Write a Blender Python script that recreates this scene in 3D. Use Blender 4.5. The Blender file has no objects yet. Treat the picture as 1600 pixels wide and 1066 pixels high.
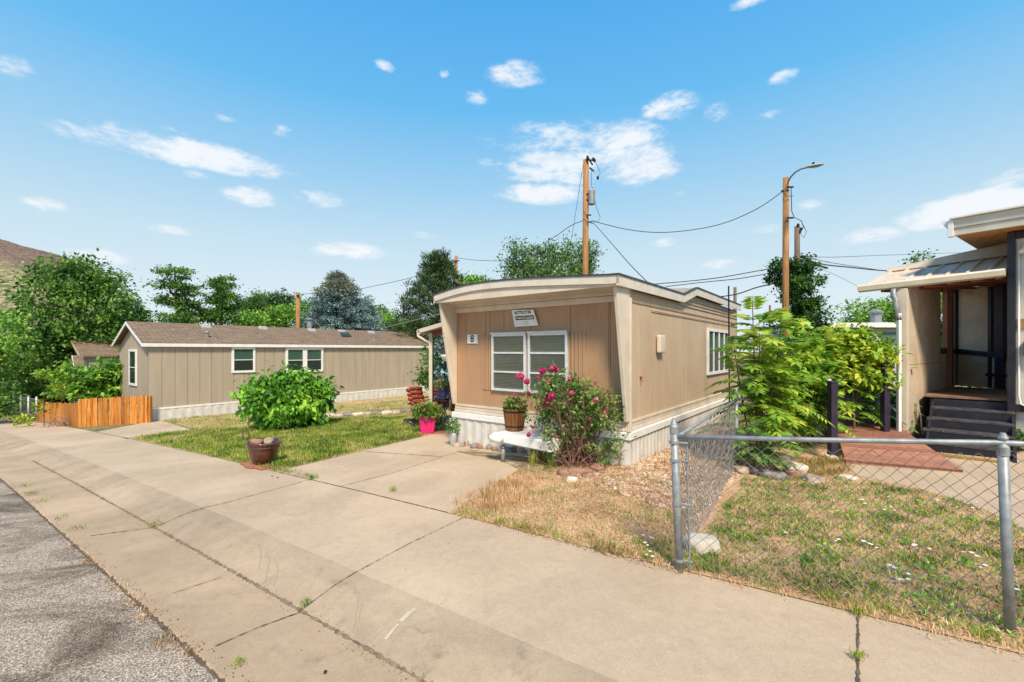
import bpy, bmesh, math, random
import numpy as np
from mathutils import Vector, Matrix, noise
random.seed(7)
R = math.radians
scene = bpy.context.scene
COL = scene.collection

# ------------------------------------------------------------ camera
F_PX, HX, HY, CAM_Z = 690.0, 800.0, 547.0, 1.7
cam = bpy.data.cameras.new('camera'); camo = bpy.data.objects.new('camera', cam); COL.objects.link(camo)
camo.location = (0, 0, CAM_Z); camo.rotation_euler = (R(90), 0, 0)
cam.sensor_width = 36; cam.lens = F_PX / 1600 * 36; cam.shift_y = 14 / 1600
cam.clip_start = 0.05; cam.clip_end = 6000
scene.camera = camo

# ------------------------------------------------------------ light
SUN_EL, SUN_AZ = 50.0, 172.0          # azimuth measured clockwise from +Y (towards +X)
sd = Vector((math.sin(R(SUN_AZ)) * math.cos(R(SUN_EL)), math.cos(R(SUN_AZ)) * math.cos(R(SUN_EL)), math.sin(R(SUN_EL))))
sl = bpy.data.lights.new('sun', 'SUN'); sl.energy = 4.7; sl.angle = R(11); sl.color = (1.0, 0.85, 0.66)
so = bpy.data.objects.new('sun', sl); COL.objects.link(so)
so.rotation_euler = sd.to_track_quat('Z', 'Y').to_euler()
scene.view_settings.view_transform = 'Standard'; scene.view_settings.look = 'None'
scene.view_settings.exposure = 0.33; scene.view_settings.gamma = 1

world = bpy.data.worlds.new('World'); scene.world = world; world.use_nodes = True
wn, wl = world.node_tree.nodes, world.node_tree.links
wn.clear()

def sky_world():
    out = wn.new('ShaderNodeOutputWorld'); bg = wn.new('ShaderNodeBackground')
    wl.new(bg.outputs[0], out.inputs[0])
    sky = wn.new('ShaderNodeTexSky'); sky.sky_type = 'NISHITA'; sky.sun_disc = False
    sky.sun_elevation = R(SUN_EL); sky.sun_rotation = R(SUN_AZ)
    sky.air_density = 1.0; sky.dust_density = 0.6; sky.ozone_density = 1.6; sky.altitude = 1700
    tc = wn.new('ShaderNodeTexCoord')
    sep = wn.new('ShaderNodeSeparateXYZ'); wl.new(tc.outputs['Generated'], sep.inputs[0])
    # a slight tint by elevation: milky near the horizon, deep blue overhead
    ramp = wn.new('ShaderNodeValToRGB'); wl.new(sep.outputs[2], ramp.inputs[0])
    cr = ramp.color_ramp
    cr.elements[0].position = 0.0; cr.elements[0].color = (6.0, 6.7, 7.2, 1)
    cr.elements[1].position = 1.0; cr.elements[1].color = (0.5, 2.3, 6.2, 1)
    for p, c in SKYSTOPS:
        e = cr.elements.new(p); e.color = (*c, 1)
    mix = wn.new('ShaderNodeMix'); mix.data_type = 'RGBA'; mix.inputs[0].default_value = 0.9
    wl.new(sky.outputs[0], mix.inputs[6]); wl.new(ramp.outputs[0], mix.inputs[7])
    # clouds: soft patches fixed to directions of the sky, broken by noise
    nrm = wn.new('ShaderNodeVectorMath'); nrm.operation = 'NORMALIZE'; wl.new(tc.outputs['Generated'], nrm.inputs[0])
    nz = wn.new('ShaderNodeTexNoise'); nz.inputs['Scale'].default_value = 11; nz.inputs['Detail'].default_value = 9; nz.inputs['Distortion'].default_value = .25
    nz.inputs['Roughness'].default_value = 0.66
    mp = wn.new('ShaderNodeMapping'); mp.inputs['Scale'].default_value = (1, 1, 2.4)
    wl.new(nrm.outputs[0], mp.inputs[0]); wl.new(mp.outputs[0], nz.inputs['Vector'])
    acc = None
    for (u, v, rw, rh, st) in CLOUDS:
        c = Vector(((u - HX) / F_PX, 1, (HY - v) / F_PX)); L = c.length; c.normalize()
        rt = Vector((c.y, -c.x, 0)).normalized(); up = rt.cross(c)
        sx, sz = rw / F_PX / L, rh / F_PX / L
        def dot(vec, s):
            d = wn.new('ShaderNodeVectorMath'); d.operation = 'DOT_PRODUCT'
            wl.new(nrm.outputs[0], d.inputs[0]); d.inputs[1].default_value = vec / s
            off = wn.new('ShaderNodeMath'); off.operation = 'POWER'; off.inputs[1].default_value = 2
            ab = wn.new('ShaderNodeMath'); ab.operation = 'ABSOLUTE'
            wl.new(d.outputs['Value'], ab.inputs[0]); wl.new(ab.outputs[0], off.inputs[0]); return off
        a, b = dot(rt, sx), dot(up, sz)
        s = wn.new('ShaderNodeMath'); s.operation = 'ADD'; wl.new(a.outputs[0], s.inputs[0]); wl.new(b.outputs[0], s.inputs[1])
        m = wn.new('ShaderNodeMath'); m.operation = 'MULTIPLY_ADD'; wl.new(s.outputs[0], m.inputs[0])
        m.inputs[1].default_value = -st; m.inputs[2].default_value = st
        mx = wn.new('ShaderNodeMath'); mx.operation = 'MAXIMUM'; wl.new(m.outputs[0], mx.inputs[0]); mx.inputs[1].default_value = 0
        f = wn.new('ShaderNodeVectorMath'); f.operation = 'DOT_PRODUCT'; wl.new(nrm.outputs[0], f.inputs[0]); f.inputs[1].default_value = c
        g = wn.new('ShaderNodeMath'); g.operation = 'GREATER_THAN'; wl.new(f.outputs['Value'], g.inputs[0]); g.inputs[1].default_value = 0.2
        h = wn.new('ShaderNodeMath'); h.operation = 'MULTIPLY'; wl.new(mx.outputs[0], h.inputs[0]); wl.new(g.outputs[0], h.inputs[1])
        if acc is None: acc = h
        else:
            n = wn.new('ShaderNodeMath'); n.operation = 'MAXIMUM'; wl.new(acc.outputs[0], n.inputs[0]); wl.new(h.outputs[0], n.inputs[1]); acc = n
    # cloud = smoothstep(blob*1.0 + noise)
    k = wn.new('ShaderNodeMath'); k.operation = 'MULTIPLY_ADD'; wl.new(nz.outputs['Fac'], k.inputs[0])
    k.inputs[1].default_value = 4.4; k.inputs[2].default_value = -2.25
    nz2 = wn.new('ShaderNodeTexNoise'); nz2.inputs['Scale'].default_value = 42; nz2.inputs['Detail'].default_value = 6; nz2.inputs['Roughness'].default_value = .6
    wl.new(mp.outputs[0], nz2.inputs['Vector']); k3 = wn.new('ShaderNodeMath'); k3.operation = 'MULTIPLY_ADD'; wl.new(nz2.outputs['Fac'], k3.inputs[0]); k3.inputs[1].default_value = 1.3
    wl.new(k.outputs[0], k3.inputs[2]); k = wn.new('ShaderNodeMath'); k.operation = 'SUBTRACT'; wl.new(k3.outputs[0], k.inputs[0]); k.inputs[1].default_value = .66
    k2 = wn.new('ShaderNodeMath'); k2.operation = 'ADD'; wl.new(k.outputs[0], k2.inputs[0]); wl.new(acc.outputs[0], k2.inputs[1])
    mr = wn.new('ShaderNodeMapRange'); mr.interpolation_type = 'SMOOTHSTEP'
    wl.new(k2.outputs[0], mr.inputs['Value']); mr.inputs['From Min'].default_value = 0.0; mr.inputs['From Max'].default_value = 1.55
    mr.inputs['To Max'].default_value = 0.92
    mk = wn.new('ShaderNodeMath'); mk.operation = 'MULTIPLY'; mk.use_clamp = True
    gt = wn.new('ShaderNodeMapRange'); wl.new(acc.outputs[0], gt.inputs['Value']); gt.inputs['From Max'].default_value = 0.5
    wl.new(mr.outputs[0], mk.inputs[0]); wl.new(gt.outputs[0], mk.inputs[1])
    cm = wn.new('ShaderNodeMix'); cm.data_type = 'RGBA'; wl.new(mk.outputs[0], cm.inputs[0])
    wl.new(mix.outputs[2], cm.inputs[6]); cm.inputs[7].default_value = (7.5, 7.7, 8.0, 1)
    wl.new(cm.outputs[2], bg.inputs[0]); bg.inputs[1].default_value = 0.1
# (u, v) on the photograph are only used to get the compass direction and height angle of each cloud
CLOUDS = [(290, 236, 170, 27, 1.35), (215, 222, 90, 22, .6), (400, 308, 55, 18, 1.1), (495, 309, 55, 17, 1.1), (870, 262, 105, 32, 1.4), (950, 215, 105, 26, 1.3),
          (890, 212, 150, 30, .9), (1000, 255, 75, 40, 1.2), (845, 303, 85, 20, 1.4), (808, 116, 55, 22, .9), (742, 152, 24, 16, .8), (1045, 165, 55, 26, 1.0),
          (1120, 175, 26, 16, .8), (1228, 120, 28, 13, .85), (1170, 3, 45, 10, .8), (1540, 325, 115, 34, 2.0), (1590, 285, 45, 26, .9),
          (72, 320, 34, 13, .8), (18, 102, 28, 22, .7), (540, 392, 75, 18, .7), (150, 400, 45, 14, .8), (600, 103, 22, 11, .75),
          (445, 206, 22, 14, .7), (1360, 368, 50, 15, .7), (1122, 412, 34, 10, .8), (1064, 302, 20, 13, .7), (275, 205, 30, 14, .6), (310, 275, 26, 10, .6),
          (100, 208, 16, 9, .6), (350, 184, 18, 8, .6), (1040, 380, 30, 10, .6), (1205, 356, 30, 10, .6), (270, 360, 40, 9, .55), (695, 115, 10, 10, .6),
          (660, 368, 26, 8, .6), (775, 256, 40, 12, .55), (1200, 180, 22, 8, .5), (1265, 322, 25, 12, .5)]
SKYSTOPS = [(0.10, (6.0, 6.9, 7.3)), (0.22, (4.8, 6.4, 7.3)), (0.34, (3.0, 5.4, 7.4)), (0.48, (1.2, 4.3, 7.5)), (0.62, (.75, 3.5, 7.2))]
sky_world()

# ------------------------------------------------------------ ground frame
SD = Vector((-.8135, .5815)); SN = Vector((.5815, .8135))       # along the street (downhill), away from it
KN = [-12, 0, 5, 10, 15, 20, 25, 30, 45]
def zq(s):
    return -.032 * s - (.0007 * s * s if s > 0 else 0)
KZ = [zq(s) for s in KN[:-1]] + [-1.9]
def zs(s):
    if s <= KN[0]: return KZ[0]
    for i in range(len(KN) - 1):
        if s <= KN[i + 1]:
            t = (s - KN[i]) / (KN[i + 1] - KN[i]); return KZ[i] * (1 - t) + KZ[i + 1] * t
    return KZ[-1]
PROF = [(-80, -.10), (1.1, -.10), (1.11, -.088), (1.72, -.108), (1.80, -.085), (2.0, -.03), (2.2, 0), (5000, 0)]
def prof(n):
    for i in range(len(PROF) - 1):
        if n <= PROF[i + 1][0]:
            a, b = PROF[i], PROF[i + 1]; t = (n - a[0]) / (b[0] - a[0]); return a[1] * (1 - t) + b[1] * t
    return 0
def sn(x, y): return x * SD.x + y * SD.y, x * SN.x + y * SN.y
def xy(s, n): return s * SD.x + n * SN.x, s * SD.y + n * SN.y
def G(x, y):
    s, n = sn(x, y); return zs(s) + prof(max(n, -79))
def hit(u, v, off=0.0):
    a, b = (u - HX) / F_PX, (v - HY) / F_PX
    lo, hi = .3, 200.
    Y = .5
    prev = Y
    while Y < 300:
        if CAM_Z - b * Y < G(a * Y, Y) + off: break
        prev = Y; Y *= 1.03
    lo, hi = prev, Y
    for _ in range(30):
        m = (lo + hi) / 2
        if CAM_Z - b * m < G(a * m, m) + off: hi = m
        else: lo = m
    return Vector((a * hi, hi, G(a * hi, hi) + off))
def P(u, v, Y): return Vector(((u - HX) / F_PX * Y, Y, CAM_Z + (HY - v) / F_PX * Y))

# ------------------------------------------------------------ materials
def nodes(name):
    m = bpy.data.materials.new(name); m.use_nodes = True
    nt = m.node_tree; b = nt.nodes['Principled BSDF']; return m, nt, b
def ramp_node(nt, stops):
    r = nt.nodes.new('ShaderNodeValToRGB'); cr = r.color_ramp
    cr.elements[0].position, cr.elements[0].color = stops[0][0], (*stops[0][1], 1)
    cr.elements[1].position, cr.elements[1].color = stops[-1][0], (*stops[-1][1], 1)
    for p, c in stops[1:-1]:
        e = cr.elements.new(p); e.color = (*c, 1)
    return r
def coord(nt, stretch=(1, 1, 1), rot=0):
    t = nt.nodes.new('ShaderNodeTexCoord'); mp = nt.nodes.new('ShaderNodeMapping')
    mp.inputs['Scale'].default_value = stretch; mp.inputs['Rotation'].default_value = (0, 0, rot)
    nt.links.new(t.outputs['Object'], mp.inputs[0]); return mp.outputs[0]
def noise_node(nt, vec, scale, detail=5, rough=.6, dist=0):
    n = nt.nodes.new('ShaderNodeTexNoise'); n.inputs['Scale'].default_value = scale; n.inputs['Detail'].default_value = detail
    n.inputs['Roughness'].default_value = rough; n.inputs['Distortion'].default_value = dist
    nt.links.new(vec, n.inputs['Vector']); return n
def mixc(nt, fac, a, b, mode='MIX'):
    m = nt.nodes.new('ShaderNodeMix'); m.data_type = 'RGBA'; m.blend_type = mode
    for k, s in ((0, fac), (6, a), (7, b)):
        if isinstance(s, (int, float)): m.inputs[k].default_value = s
        elif isinstance(s, tuple): m.inputs[k].default_value = (*s, 1)
        else: nt.links.new(s, m.inputs[k])
    return m.outputs[2]
def bump(nt, b, h, strength=.3, dist=.01):
    n = nt.nodes.new('ShaderNodeBump'); n.inputs['Strength'].default_value = strength; n.inputs['Distance'].default_value = dist
    nt.links.new(h, n.inputs['Height']); nt.links.new(n.outputs[0], b.inputs['Normal'])
def mat(name, c1, c2=None, scale=6, rough=.7, bmp=.15, bscale=60, metal=0, stretch=(1, 1, 1), rot=0, lo=.35, hi=.65, bd=.004, spec=.4, spots=None):
    m, nt, b = nodes(name); c2 = c2 or tuple(x * .8 for x in c1)
    v = coord(nt, stretch, rot); n = noise_node(nt, v, scale)
    r = ramp_node(nt, [(lo, c2), (hi, c1)]); nt.links.new(n.outputs['Fac'], r.inputs[0]); colr = r.outputs[0]
    if spots:                                   # (colour, scale, threshold)
        sc, ss, th = spots
        n3 = noise_node(nt, v, ss, 6, .7); r3 = ramp_node(nt, [(th, (0, 0, 0)), (min(th + .08, 1), (1, 1, 1))])
        nt.links.new(n3.outputs['Fac'], r3.inputs[0]); colr = mixc(nt, r3.outputs[0], colr, sc)
    nt.links.new(colr, b.inputs['Base Color'])
    b.inputs['Roughness'].default_value = rough; b.inputs['Metallic'].default_value = metal
    b.inputs['Specular IOR Level'].default_value = spec
    if bmp:
        n2 = noise_node(nt, v, bscale, 4); bump(nt, b, n2.outputs['Fac'], bmp, bd)
    return m
def leafmat(name, cols, trans=.35, scale=1.2, rough=.55):
    m, nt, b = nodes(name)
    g = nt.nodes.new('ShaderNodeNewGeometry')
    r = ramp_node(nt, [(i / (len(cols) - 1), c) for i, c in enumerate(cols)])
    v = coord(nt); n = noise_node(nt, v, scale, 3)
    ad = nt.nodes.new('ShaderNodeMath'); ad.operation = 'MULTIPLY_ADD'; ad.use_clamp = True
    nt.links.new(g.outputs['Random Per Island'], ad.inputs[0]); ad.inputs[1].default_value = .62
    m2 = nt.nodes.new('ShaderNodeMath'); m2.operation = 'MULTIPLY_ADD'
    nt.links.new(n.outputs['Fac'], m2.inputs[0]); m2.inputs[1].default_value = 2.6; m2.inputs[2].default_value = -1.13
    nt.links.new(m2.outputs[0], ad.inputs[2]); nt.links.new(ad.outputs[0], r.inputs[0])
    nt.links.new(r.outputs[0], b.inputs['Base Color']); b.inputs['Roughness'].default_value = rough
    b.inputs['Specular IOR Level'].default_value = .35
    t = nt.nodes.new('ShaderNodeBsdfTranslucent'); nt.links.new(r.outputs[0], t.inputs[0])
    mx = nt.nodes.new('ShaderNodeMixShader'); mx.inputs[0].default_value = trans
    nt.links.new(b.outputs[0], mx.inputs[1]); nt.links.new(t.outputs[0], mx.inputs[2])
    nt.links.new(mx.outputs[0], nt.nodes['Material Output'].inputs[0]); return m
def glassmat(name, tint=(.86, .87, .83), op=.14, rough=.03):
    m, nt, b = nodes(name); b.inputs['Base Color'].default_value = (*[c * .12 for c in tint], 1)
    b.inputs['Roughness'].default_value = rough; b.inputs['Specular IOR Level'].default_value = .9
    t = nt.nodes.new('ShaderNodeBsdfTransparent'); t.inputs[0].default_value = (*tint, 1)
    mx = nt.nodes.new('ShaderNodeMixShader'); mx.inputs[0].default_value = op
    nt.links.new(t.outputs[0], mx.inputs[1]); nt.links.new(b.outputs[0], mx.inputs[2])
    nt.links.new(mx.outputs[0], nt.nodes['Material Output'].inputs[0]); return m

ANG_L = math.atan2(.7856, .6188)
M = {}
M['cream'] = mat('cream_trim', (.66, .58, .47), (.56, .48, .38), 3, .5, .05, spots=((.42, .33, .24), 9, .66))
M['tan_front'] = None
M['white_skirt'] = mat('white_skirt', (.66, .64, .59), (.54, .51, .46), 4, .5, .05, spots=((.45, .40, .33), 7, .68))
M['fascia'] = mat('fascia_paint', (.66, .61, .53), (.56, .51, .43), 4, .5, .05, spots=((.42, .35, .26), 9, .66))
M['white'] = mat('white_paint', (.80, .79, .76), (.70, .69, .66), 5, .45, .05)
M['dark_edge'] = mat('dark_roof_edge', (.06, .065, .075), (.035, .035, .04), 8, .5, .2)
M['roof_tan'] = mat('coated_roof', (.36, .30, .24), (.28, .23, .18), 5, .8, .2)
M['wall_grey'] = mat('grey_beige_siding', (.40, .335, .25), (.35, .29, .215), 1.4, .7, .1, 90, stretch=(3, 3, .4), spots=((.25, .215, .165), 5, .70))
M['black'] = mat('black_paint', (.025, .024, .032), (.014, .013, .02), 6, .45, .2)
M['plum'] = mat('plum_paint', (.035, .022, .05), (.02, .015, .03), 6, .5, .15)
M['galv'] = mat('galvanised_steel', (.33, .35, .36), (.20, .22, .235), 14, .5, .1, 50, metal=.3, spots=((.25, .18, .12), 22, .66))
M['galv_wire'] = mat('galvanised_wire', (.24, .235, .23), (.14, .14, .14), 9, .55, 0, metal=.3)
M['brown_pot'] = mat('glazed_pot', (.14, .045, .03), (.05, .018, .016), 12, .18, .05, 20, spec=.7, stretch=(1, 1, .5))
M['pink'] = mat('pink_glaze', (.72, .02, .20), (.62, .015, .16), 6, .25, 0)
M['soil'] = mat('soil', (.07, .045, .03), (.035, .022, .015), 25, .95, .6, 60, bd=.02)
M['stone_tan'] = mat('tan_stone', (.52, .42, .32), (.30, .22, .17), 7, .9, .6, 18, bd=.02, spots=((.6, .55, .47), 11, .62))
M['stone_grey'] = mat('grey_stone', (.30, .27, .26), (.13, .11, .10), 8, .9, .6, 18, bd=.02)
M['stone_red'] = mat('red_stone', (.42, .24, .17), (.24, .12, .09), 8, .9, .6, 18, bd=.02)
M['stone_white'] = mat('white_stone', (.66, .60, .50), (.52, .45, .36), 5, .85, .5, 24, bd=.012, spots=((.42, .36, .28), 12, .64))
M['brick'] = mat('brick_paver', (.40, .17, .10), (.27, .11, .07), 12, .9, .4, 50)
M['bark'] = mat('bark', (.13, .09, .06), (.05, .035, .025), 9, .95, .8, 14, bd=.03, stretch=(1, 1, .25))
M['twig'] = mat('dry_twig', (.20, .13, .10), (.10, .06, .05), 20, .9, 0)
M['dark_metal'] = mat('dark_metal', (.03, .03, .032), (.018, .018, .02), 9, .4, .1, metal=.4)
M['rust_red'] = mat('rust_red_vinyl', (.33, .06, .03), (.22, .035, .02), 9, .4, .1)
M['rubber'] = mat('cable_black', (.03, .03, .035), (.02, .02, .02), 9, .6, 0)
M['grey_plastic'] = mat('grey_plastic', (.45, .46, .46), (.35, .36, .36), 9, .5, 0)
M['glass'] = glassmat('window_glass')
M['glass_dark'] = glassmat('dark_window_glass', (.62, .76, .70), .3)
M['purple'] = mat('purple_glaze', (.13, .10, .26), (.09, .06, .2), 6, .25, 0)
M['blind'] = mat('blind_slat', (.74, .76, .66), (.62, .64, .55), 3, .6, 0, stretch=(1, 1, 6))
M['curtain'] = mat('pale_curtain', (.70, .84, .76), (.58, .72, .65), 5, .8, 0, stretch=(4, 4, .3))
M['dark_room'] = mat('dark_interior', (.03, .03, .03), (.02, .02, .02), 5, .9, 0)
M['text'] = mat('black_lettering', (.012, .012, .012), (.01, .01, .01), 5, .5, 0)
M['sidebeige'] = mat('stucco_beige', (.56, .45, .33), (.44, .34, .23), 3.2, .9, .35, 70, bd=.006, spots=((.33, .24, .15), 6, .68))
M['trailer_pale'] = mat('pale_grey_panel', (.62, .58, .50), (.54, .50, .43), 3, .6, .08, spots=((.3, .27, .22), 6, .70))

def siding(name, c, c2, pitch, ang, stain):
    m, nt, b = nodes(name); v = coord(nt, (1, 1, .35)); n = noise_node(nt, v, 2.2, 6)
    r = ramp_node(nt, [(.35, c2), (.62, c)]); nt.links.new(n.outputs['Fac'], r.inputs[0])
    v2 = coord(nt, (9, 9, .5)); n2 = noise_node(nt, v2, 2.6, 5, .7)
    r2 = ramp_node(nt, [(.54, (0, 0, 0)), (.74, (.85, .85, .85))]); nt.links.new(n2.outputs['Fac'], r2.inputs[0])
    c3 = mixc(nt, r2.outputs[0], r.outputs[0], stain)
    w = nt.nodes.new('ShaderNodeTexWave'); w.wave_type = 'BANDS'; w.bands_direction = 'X'; w.inputs['Scale'].default_value = 1 / pitch / math.pi * 1.57 / 1
    w.inputs['Distortion'].default_value = 0
    rv = coord(nt, (1, 1, 1), -ang); nt.links.new(rv, w.inputs['Vector'])
    rw = ramp_node(nt, [(0, (.86, .86, .86)), (.25, (1, 1, 1))]); nt.links.new(w.outputs['Fac'], rw.inputs[0])
    c4 = mixc(nt, 1.0, c3, rw.outputs[0], 'MULTIPLY')
    nt.links.new(c4, b.inputs['Base Color']); b.inputs['Roughness'].default_value = .5; b.inputs['Specular IOR Level'].default_value = .35
    bump(nt, b, w.outputs['Fac'], .35, .004); return m
ANG_F = math.atan2(.6188, -.7856)
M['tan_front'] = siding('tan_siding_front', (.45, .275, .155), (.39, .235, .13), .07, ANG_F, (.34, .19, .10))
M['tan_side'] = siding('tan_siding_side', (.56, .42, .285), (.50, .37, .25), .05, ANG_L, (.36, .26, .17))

def concrete(name, c1, c2, stain):
    m, nt, b = nodes(name); v = coord(nt); n = noise_node(nt, v, .8, 9, .70)
    r = ramp_node(nt, [(.36, c2), (.60, c1)]); nt.links.new(n.outputs['Fac'], r.inputs[0])
    n2 = noise_node(nt, v, 170, 3, .8); r2 = ramp_node(nt, [(.30, (.66, .64, .6)), (.50, (1, 1, 1)), (.74, (1.1, 1.1, 1.1))]); nt.links.new(n2.outputs['Fac'], r2.inputs[0])
    c = mixc(nt, 1, r.outputs[0], r2.outputs[0], 'MULTIPLY')
    n3 = noise_node(nt, v, 3.1, 9, .72, .6); r3 = ramp_node(nt, [(.55, (0, 0, 0)), (.74, (.8, .8, .8))]); nt.links.new(n3.outputs['Fac'], r3.inputs[0])
    c = mixc(nt, r3.outputs[0], c, stain)
    n6 = noise_node(nt, v, .33, 3, .5, 1.5); r6 = ramp_node(nt, [(.40, (.90, .89, .88)), (.60, (1.06, 1.05, 1.04))]); nt.links.new(n6.outputs['Fac'], r6.inputs[0]); c = mixc(nt, 1, c, r6.outputs[0], 'MULTIPLY')
    n7 = noise_node(nt, v, 14, 6, .8); r7 = ramp_node(nt, [(.35, (.93, .92, .91)), (.65, (1.05, 1.05, 1.05))]); nt.links.new(n7.outputs['Fac'], r7.inputs[0]); c = mixc(nt, 1, c, r7.outputs[0], 'MULTIPLY')
    vo = nt.nodes.new('ShaderNodeTexVoronoi'); vo.inputs['Scale'].default_value = 2.3; nt.links.new(v, vo.inputs['Vector'])
    r4 = ramp_node(nt, [(.012, (.28, .24, .2)), (.022, (1, 1, 1))]); nt.links.new(vo.outputs['Distance'], r4.inputs[0])
    c = mixc(nt, 1, c, r4.outputs[0], 'MULTIPLY')
    nt.links.new(c, b.inputs['Base Color']); b.inputs['Roughness'].default_value = .88; b.inputs['Specular IOR Level'].default_value = .25
    n5 = noise_node(nt, v, 45, 7, .75); bump(nt, b, n5.outputs['Fac'], .35, .008); return m
M['concrete'] = concrete('concrete', (.54, .425, .30), (.485, .38, .265), (.40, .31, .215))
M['concrete_gutter'] = concrete('concrete_gutter', (.50, .38, .255), (.41, .31, .205), (.29, .22, .15))
M['concrete_kerb'] = concrete('concrete_kerb', (.46, .36, .25), (.345, .275, .195), (.16, .135, .105))
M['joint'] = mat('joint_dirt', (.16, .12, .08), (.07, .05, .035), 12, .95, .3)
M['sand'] = mat('sandy_dirt', (.28, .20, .13), (.12, .09, .06), 14, .95, .3)

def asphalt():
    m, nt, b = nodes('asphalt'); v = coord(nt)
    vo = nt.nodes.new('ShaderNodeTexVoronoi'); vo.inputs['Scale'].default_value = 130; nt.links.new(v, vo.inputs['Vector'])
    sp = nt.nodes.new('ShaderNodeSeparateColor'); nt.links.new(vo.outputs['Color'], sp.inputs[0])
    r = ramp_node(nt, [(0, (.16, .13, .10)), (.3, (.34, .285, .22)), (.75, (.50, .42, .33)), (1, (.80, .69, .56))]); nt.links.new(sp.outputs[0], r.inputs[0])
    d = ramp_node(nt, [(.3, (1, 1, 1)), (.75, (.45, .42, .4))]); nt.links.new(vo.outputs['Distance'], d.inputs[0])
    c = mixc(nt, 1, r.outputs[0], d.outputs[0], 'MULTIPLY')
    n = noise_node(nt, coord(nt, (1, 2.2, 1), R(35)), .9, 6, .6, .8); rr = ramp_node(nt, [(.38, (.42, .39, .35)), (.56, (1.06, 1.05, 1.04))]); nt.links.new(n.outputs['Fac'], rr.inputs[0])
    c = mixc(nt, 1, c, rr.outputs[0], 'MULTIPLY'); nt.links.new(c, b.inputs['Base Color']); b.inputs['Roughness'].default_value = .9
    b.inputs['Specular IOR Level'].default_value = .3
    bump(nt, b, vo.outputs['Distance'], -.9, .012); return m
M['asphalt'] = asphalt()

def groundmat(name, cols, scale=1.3, fine=26, bscale=40):
    m, nt, b = nodes(name); v = coord(nt); n = noise_node(nt, v, scale, 8, .68); n2 = noise_node(nt, v, fine, 6, .75)
    a = nt.nodes.new('ShaderNodeMath'); a.operation = 'MULTIPLY_ADD'; nt.links.new(n.outputs['Fac'], a.inputs[0]); a.inputs[1].default_value = 1.3; a.inputs[2].default_value = -.65
    a2 = nt.nodes.new('ShaderNodeMath'); a2.operation = 'MULTIPLY_ADD'; a2.use_clamp = True; nt.links.new(n2.outputs['Fac'], a2.inputs[0]); a2.inputs[1].default_value = 1.5
    a3 = nt.nodes.new('ShaderNodeMath'); a3.operation = 'SUBTRACT'; nt.links.new(a.outputs[0], a3.inputs[0]); a3.inputs[1].default_value = .25
    nt.links.new(a3.outputs[0], a2.inputs[2])
    r = ramp_node(nt, cols); nt.links.new(a2.outputs[0], r.inputs[0]); nt.links.new(r.outputs[0], b.inputs['Base Color'])
    b.inputs['Roughness'].default_value = .95; b.inputs['Specular IOR Level'].default_value = .15
    n3 = noise_node(nt, v, bscale, 6, .7); bump(nt, b, n3.outputs['Fac'], .8, .02); return m
M['lawn'] = groundmat('dry_lawn_soil', [(0, (.14, .14, .04)), (.35, (.30, .25, .09)), (.6, (.50, .38, .18)), (1, (.60, .46, .26))])
M['dirt'] = groundmat('straw_dirt', [(0, (.10, .07, .03)), (.3, (.34, .22, .11)), (.6, (.58, .38, .22)), (1, (.74, .54, .35))])
M['gravelbase'] = groundmat('gravel_soil', [(0, (.18, .11, .07)), (.5, (.36, .24, .16)), (1, (.50, .36, .25))], 3, 40)
M['yard'] = groundmat('yard', [(0, (.06, .08, .025)), (.4, (.14, .14, .05)), (.7, (.28, .22, .11)), (1, (.38, .29, .16))], .4, 9, 12)

def shingles(name, c1, c2, c3):
    m, nt, b = nodes(name); v = coord(nt, (1, 1, 1), -ANG_L)
    br = nt.nodes.new('ShaderNodeTexBrick'); br.inputs['Scale'].default_value = 1.0; nt.links.new(v, br.inputs['Vector'])
    br.inputs['Color1'].default_value = (*c1, 1); br.inputs['Color2'].default_value = (*c2, 1); br.inputs['Mortar'].default_value = (*c3, 1)
    br.inputs['Mortar Size'].default_value = .012; br.inputs['Brick Width'].default_value = .33; br.inputs['Row Height'].default_value = .13
    br.inputs['Mortar Smooth'].default_value = .2
    n = noise_node(nt, coord(nt, (1, 1, 1)), 7, 8, .75); r = ramp_node(nt, [(.3, (.62, .6, .58)), (.7, (1.2, 1.18, 1.15))]); nt.links.new(n.outputs['Fac'], r.inputs[0])
    c = mixc(nt, 1, br.outputs['Color'], r.outputs[0], 'MULTIPLY'); nt.links.new(c, b.inputs['Base Color']); b.inputs['Roughness'].default_value = .95
    b.inputs['Specular IOR Level'].default_value = .2
    bump(nt, b, br.outputs['Fac'], -.6, .02); return m
M['shingle'] = shingles('brown_shingles', (.27, .205, .145), (.205, .15, .105), (.115, .085, .06))

def wood(name, c1, c2, c3, scale=4):
    m, nt, b = nodes(name); g = nt.nodes.new('ShaderNodeNewGeometry')
    v = coord(nt, (6, 6, .5)); n = noise_node(nt, v, scale, 7, .7, .4)
    r = ramp_node(nt, [(.25, c3), (.45, c2), (.68, c1)]); nt.links.new(n.outputs['Fac'], r.inputs[0])
    rr = ramp_node(nt, [(0, (.55, .5, .48)), (.3, (.85, .83, .8)), (1, (1.15, 1.12, 1.05))]); nt.links.new(g.outputs['Random Per Island'], rr.inputs[0])
    c = mixc(nt, 1, r.outputs[0], rr.outputs[0], 'MULTIPLY'); nt.links.new(c, b.inputs['Base Color']); b.inputs['Roughness'].default_value = .75
    b.inputs['Specular IOR Level'].default_value = .25
    bump(nt, b, n.outputs['Fac'], .4, .01); return m
M['cedar'] = wood('orange_cedar', (.68, .32, .075), (.50, .185, .035), (.07, .03, .015), 3.4)
M['pole'] = wood('pole_wood', (.46, .25, .10), (.32, .16, .065), (.13, .065, .03), 3)
M['pole_grey'] = wood('old_pole_wood', (.22, .16, .12), (.15, .11, .08), (.07, .05, .04), 3)
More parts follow.
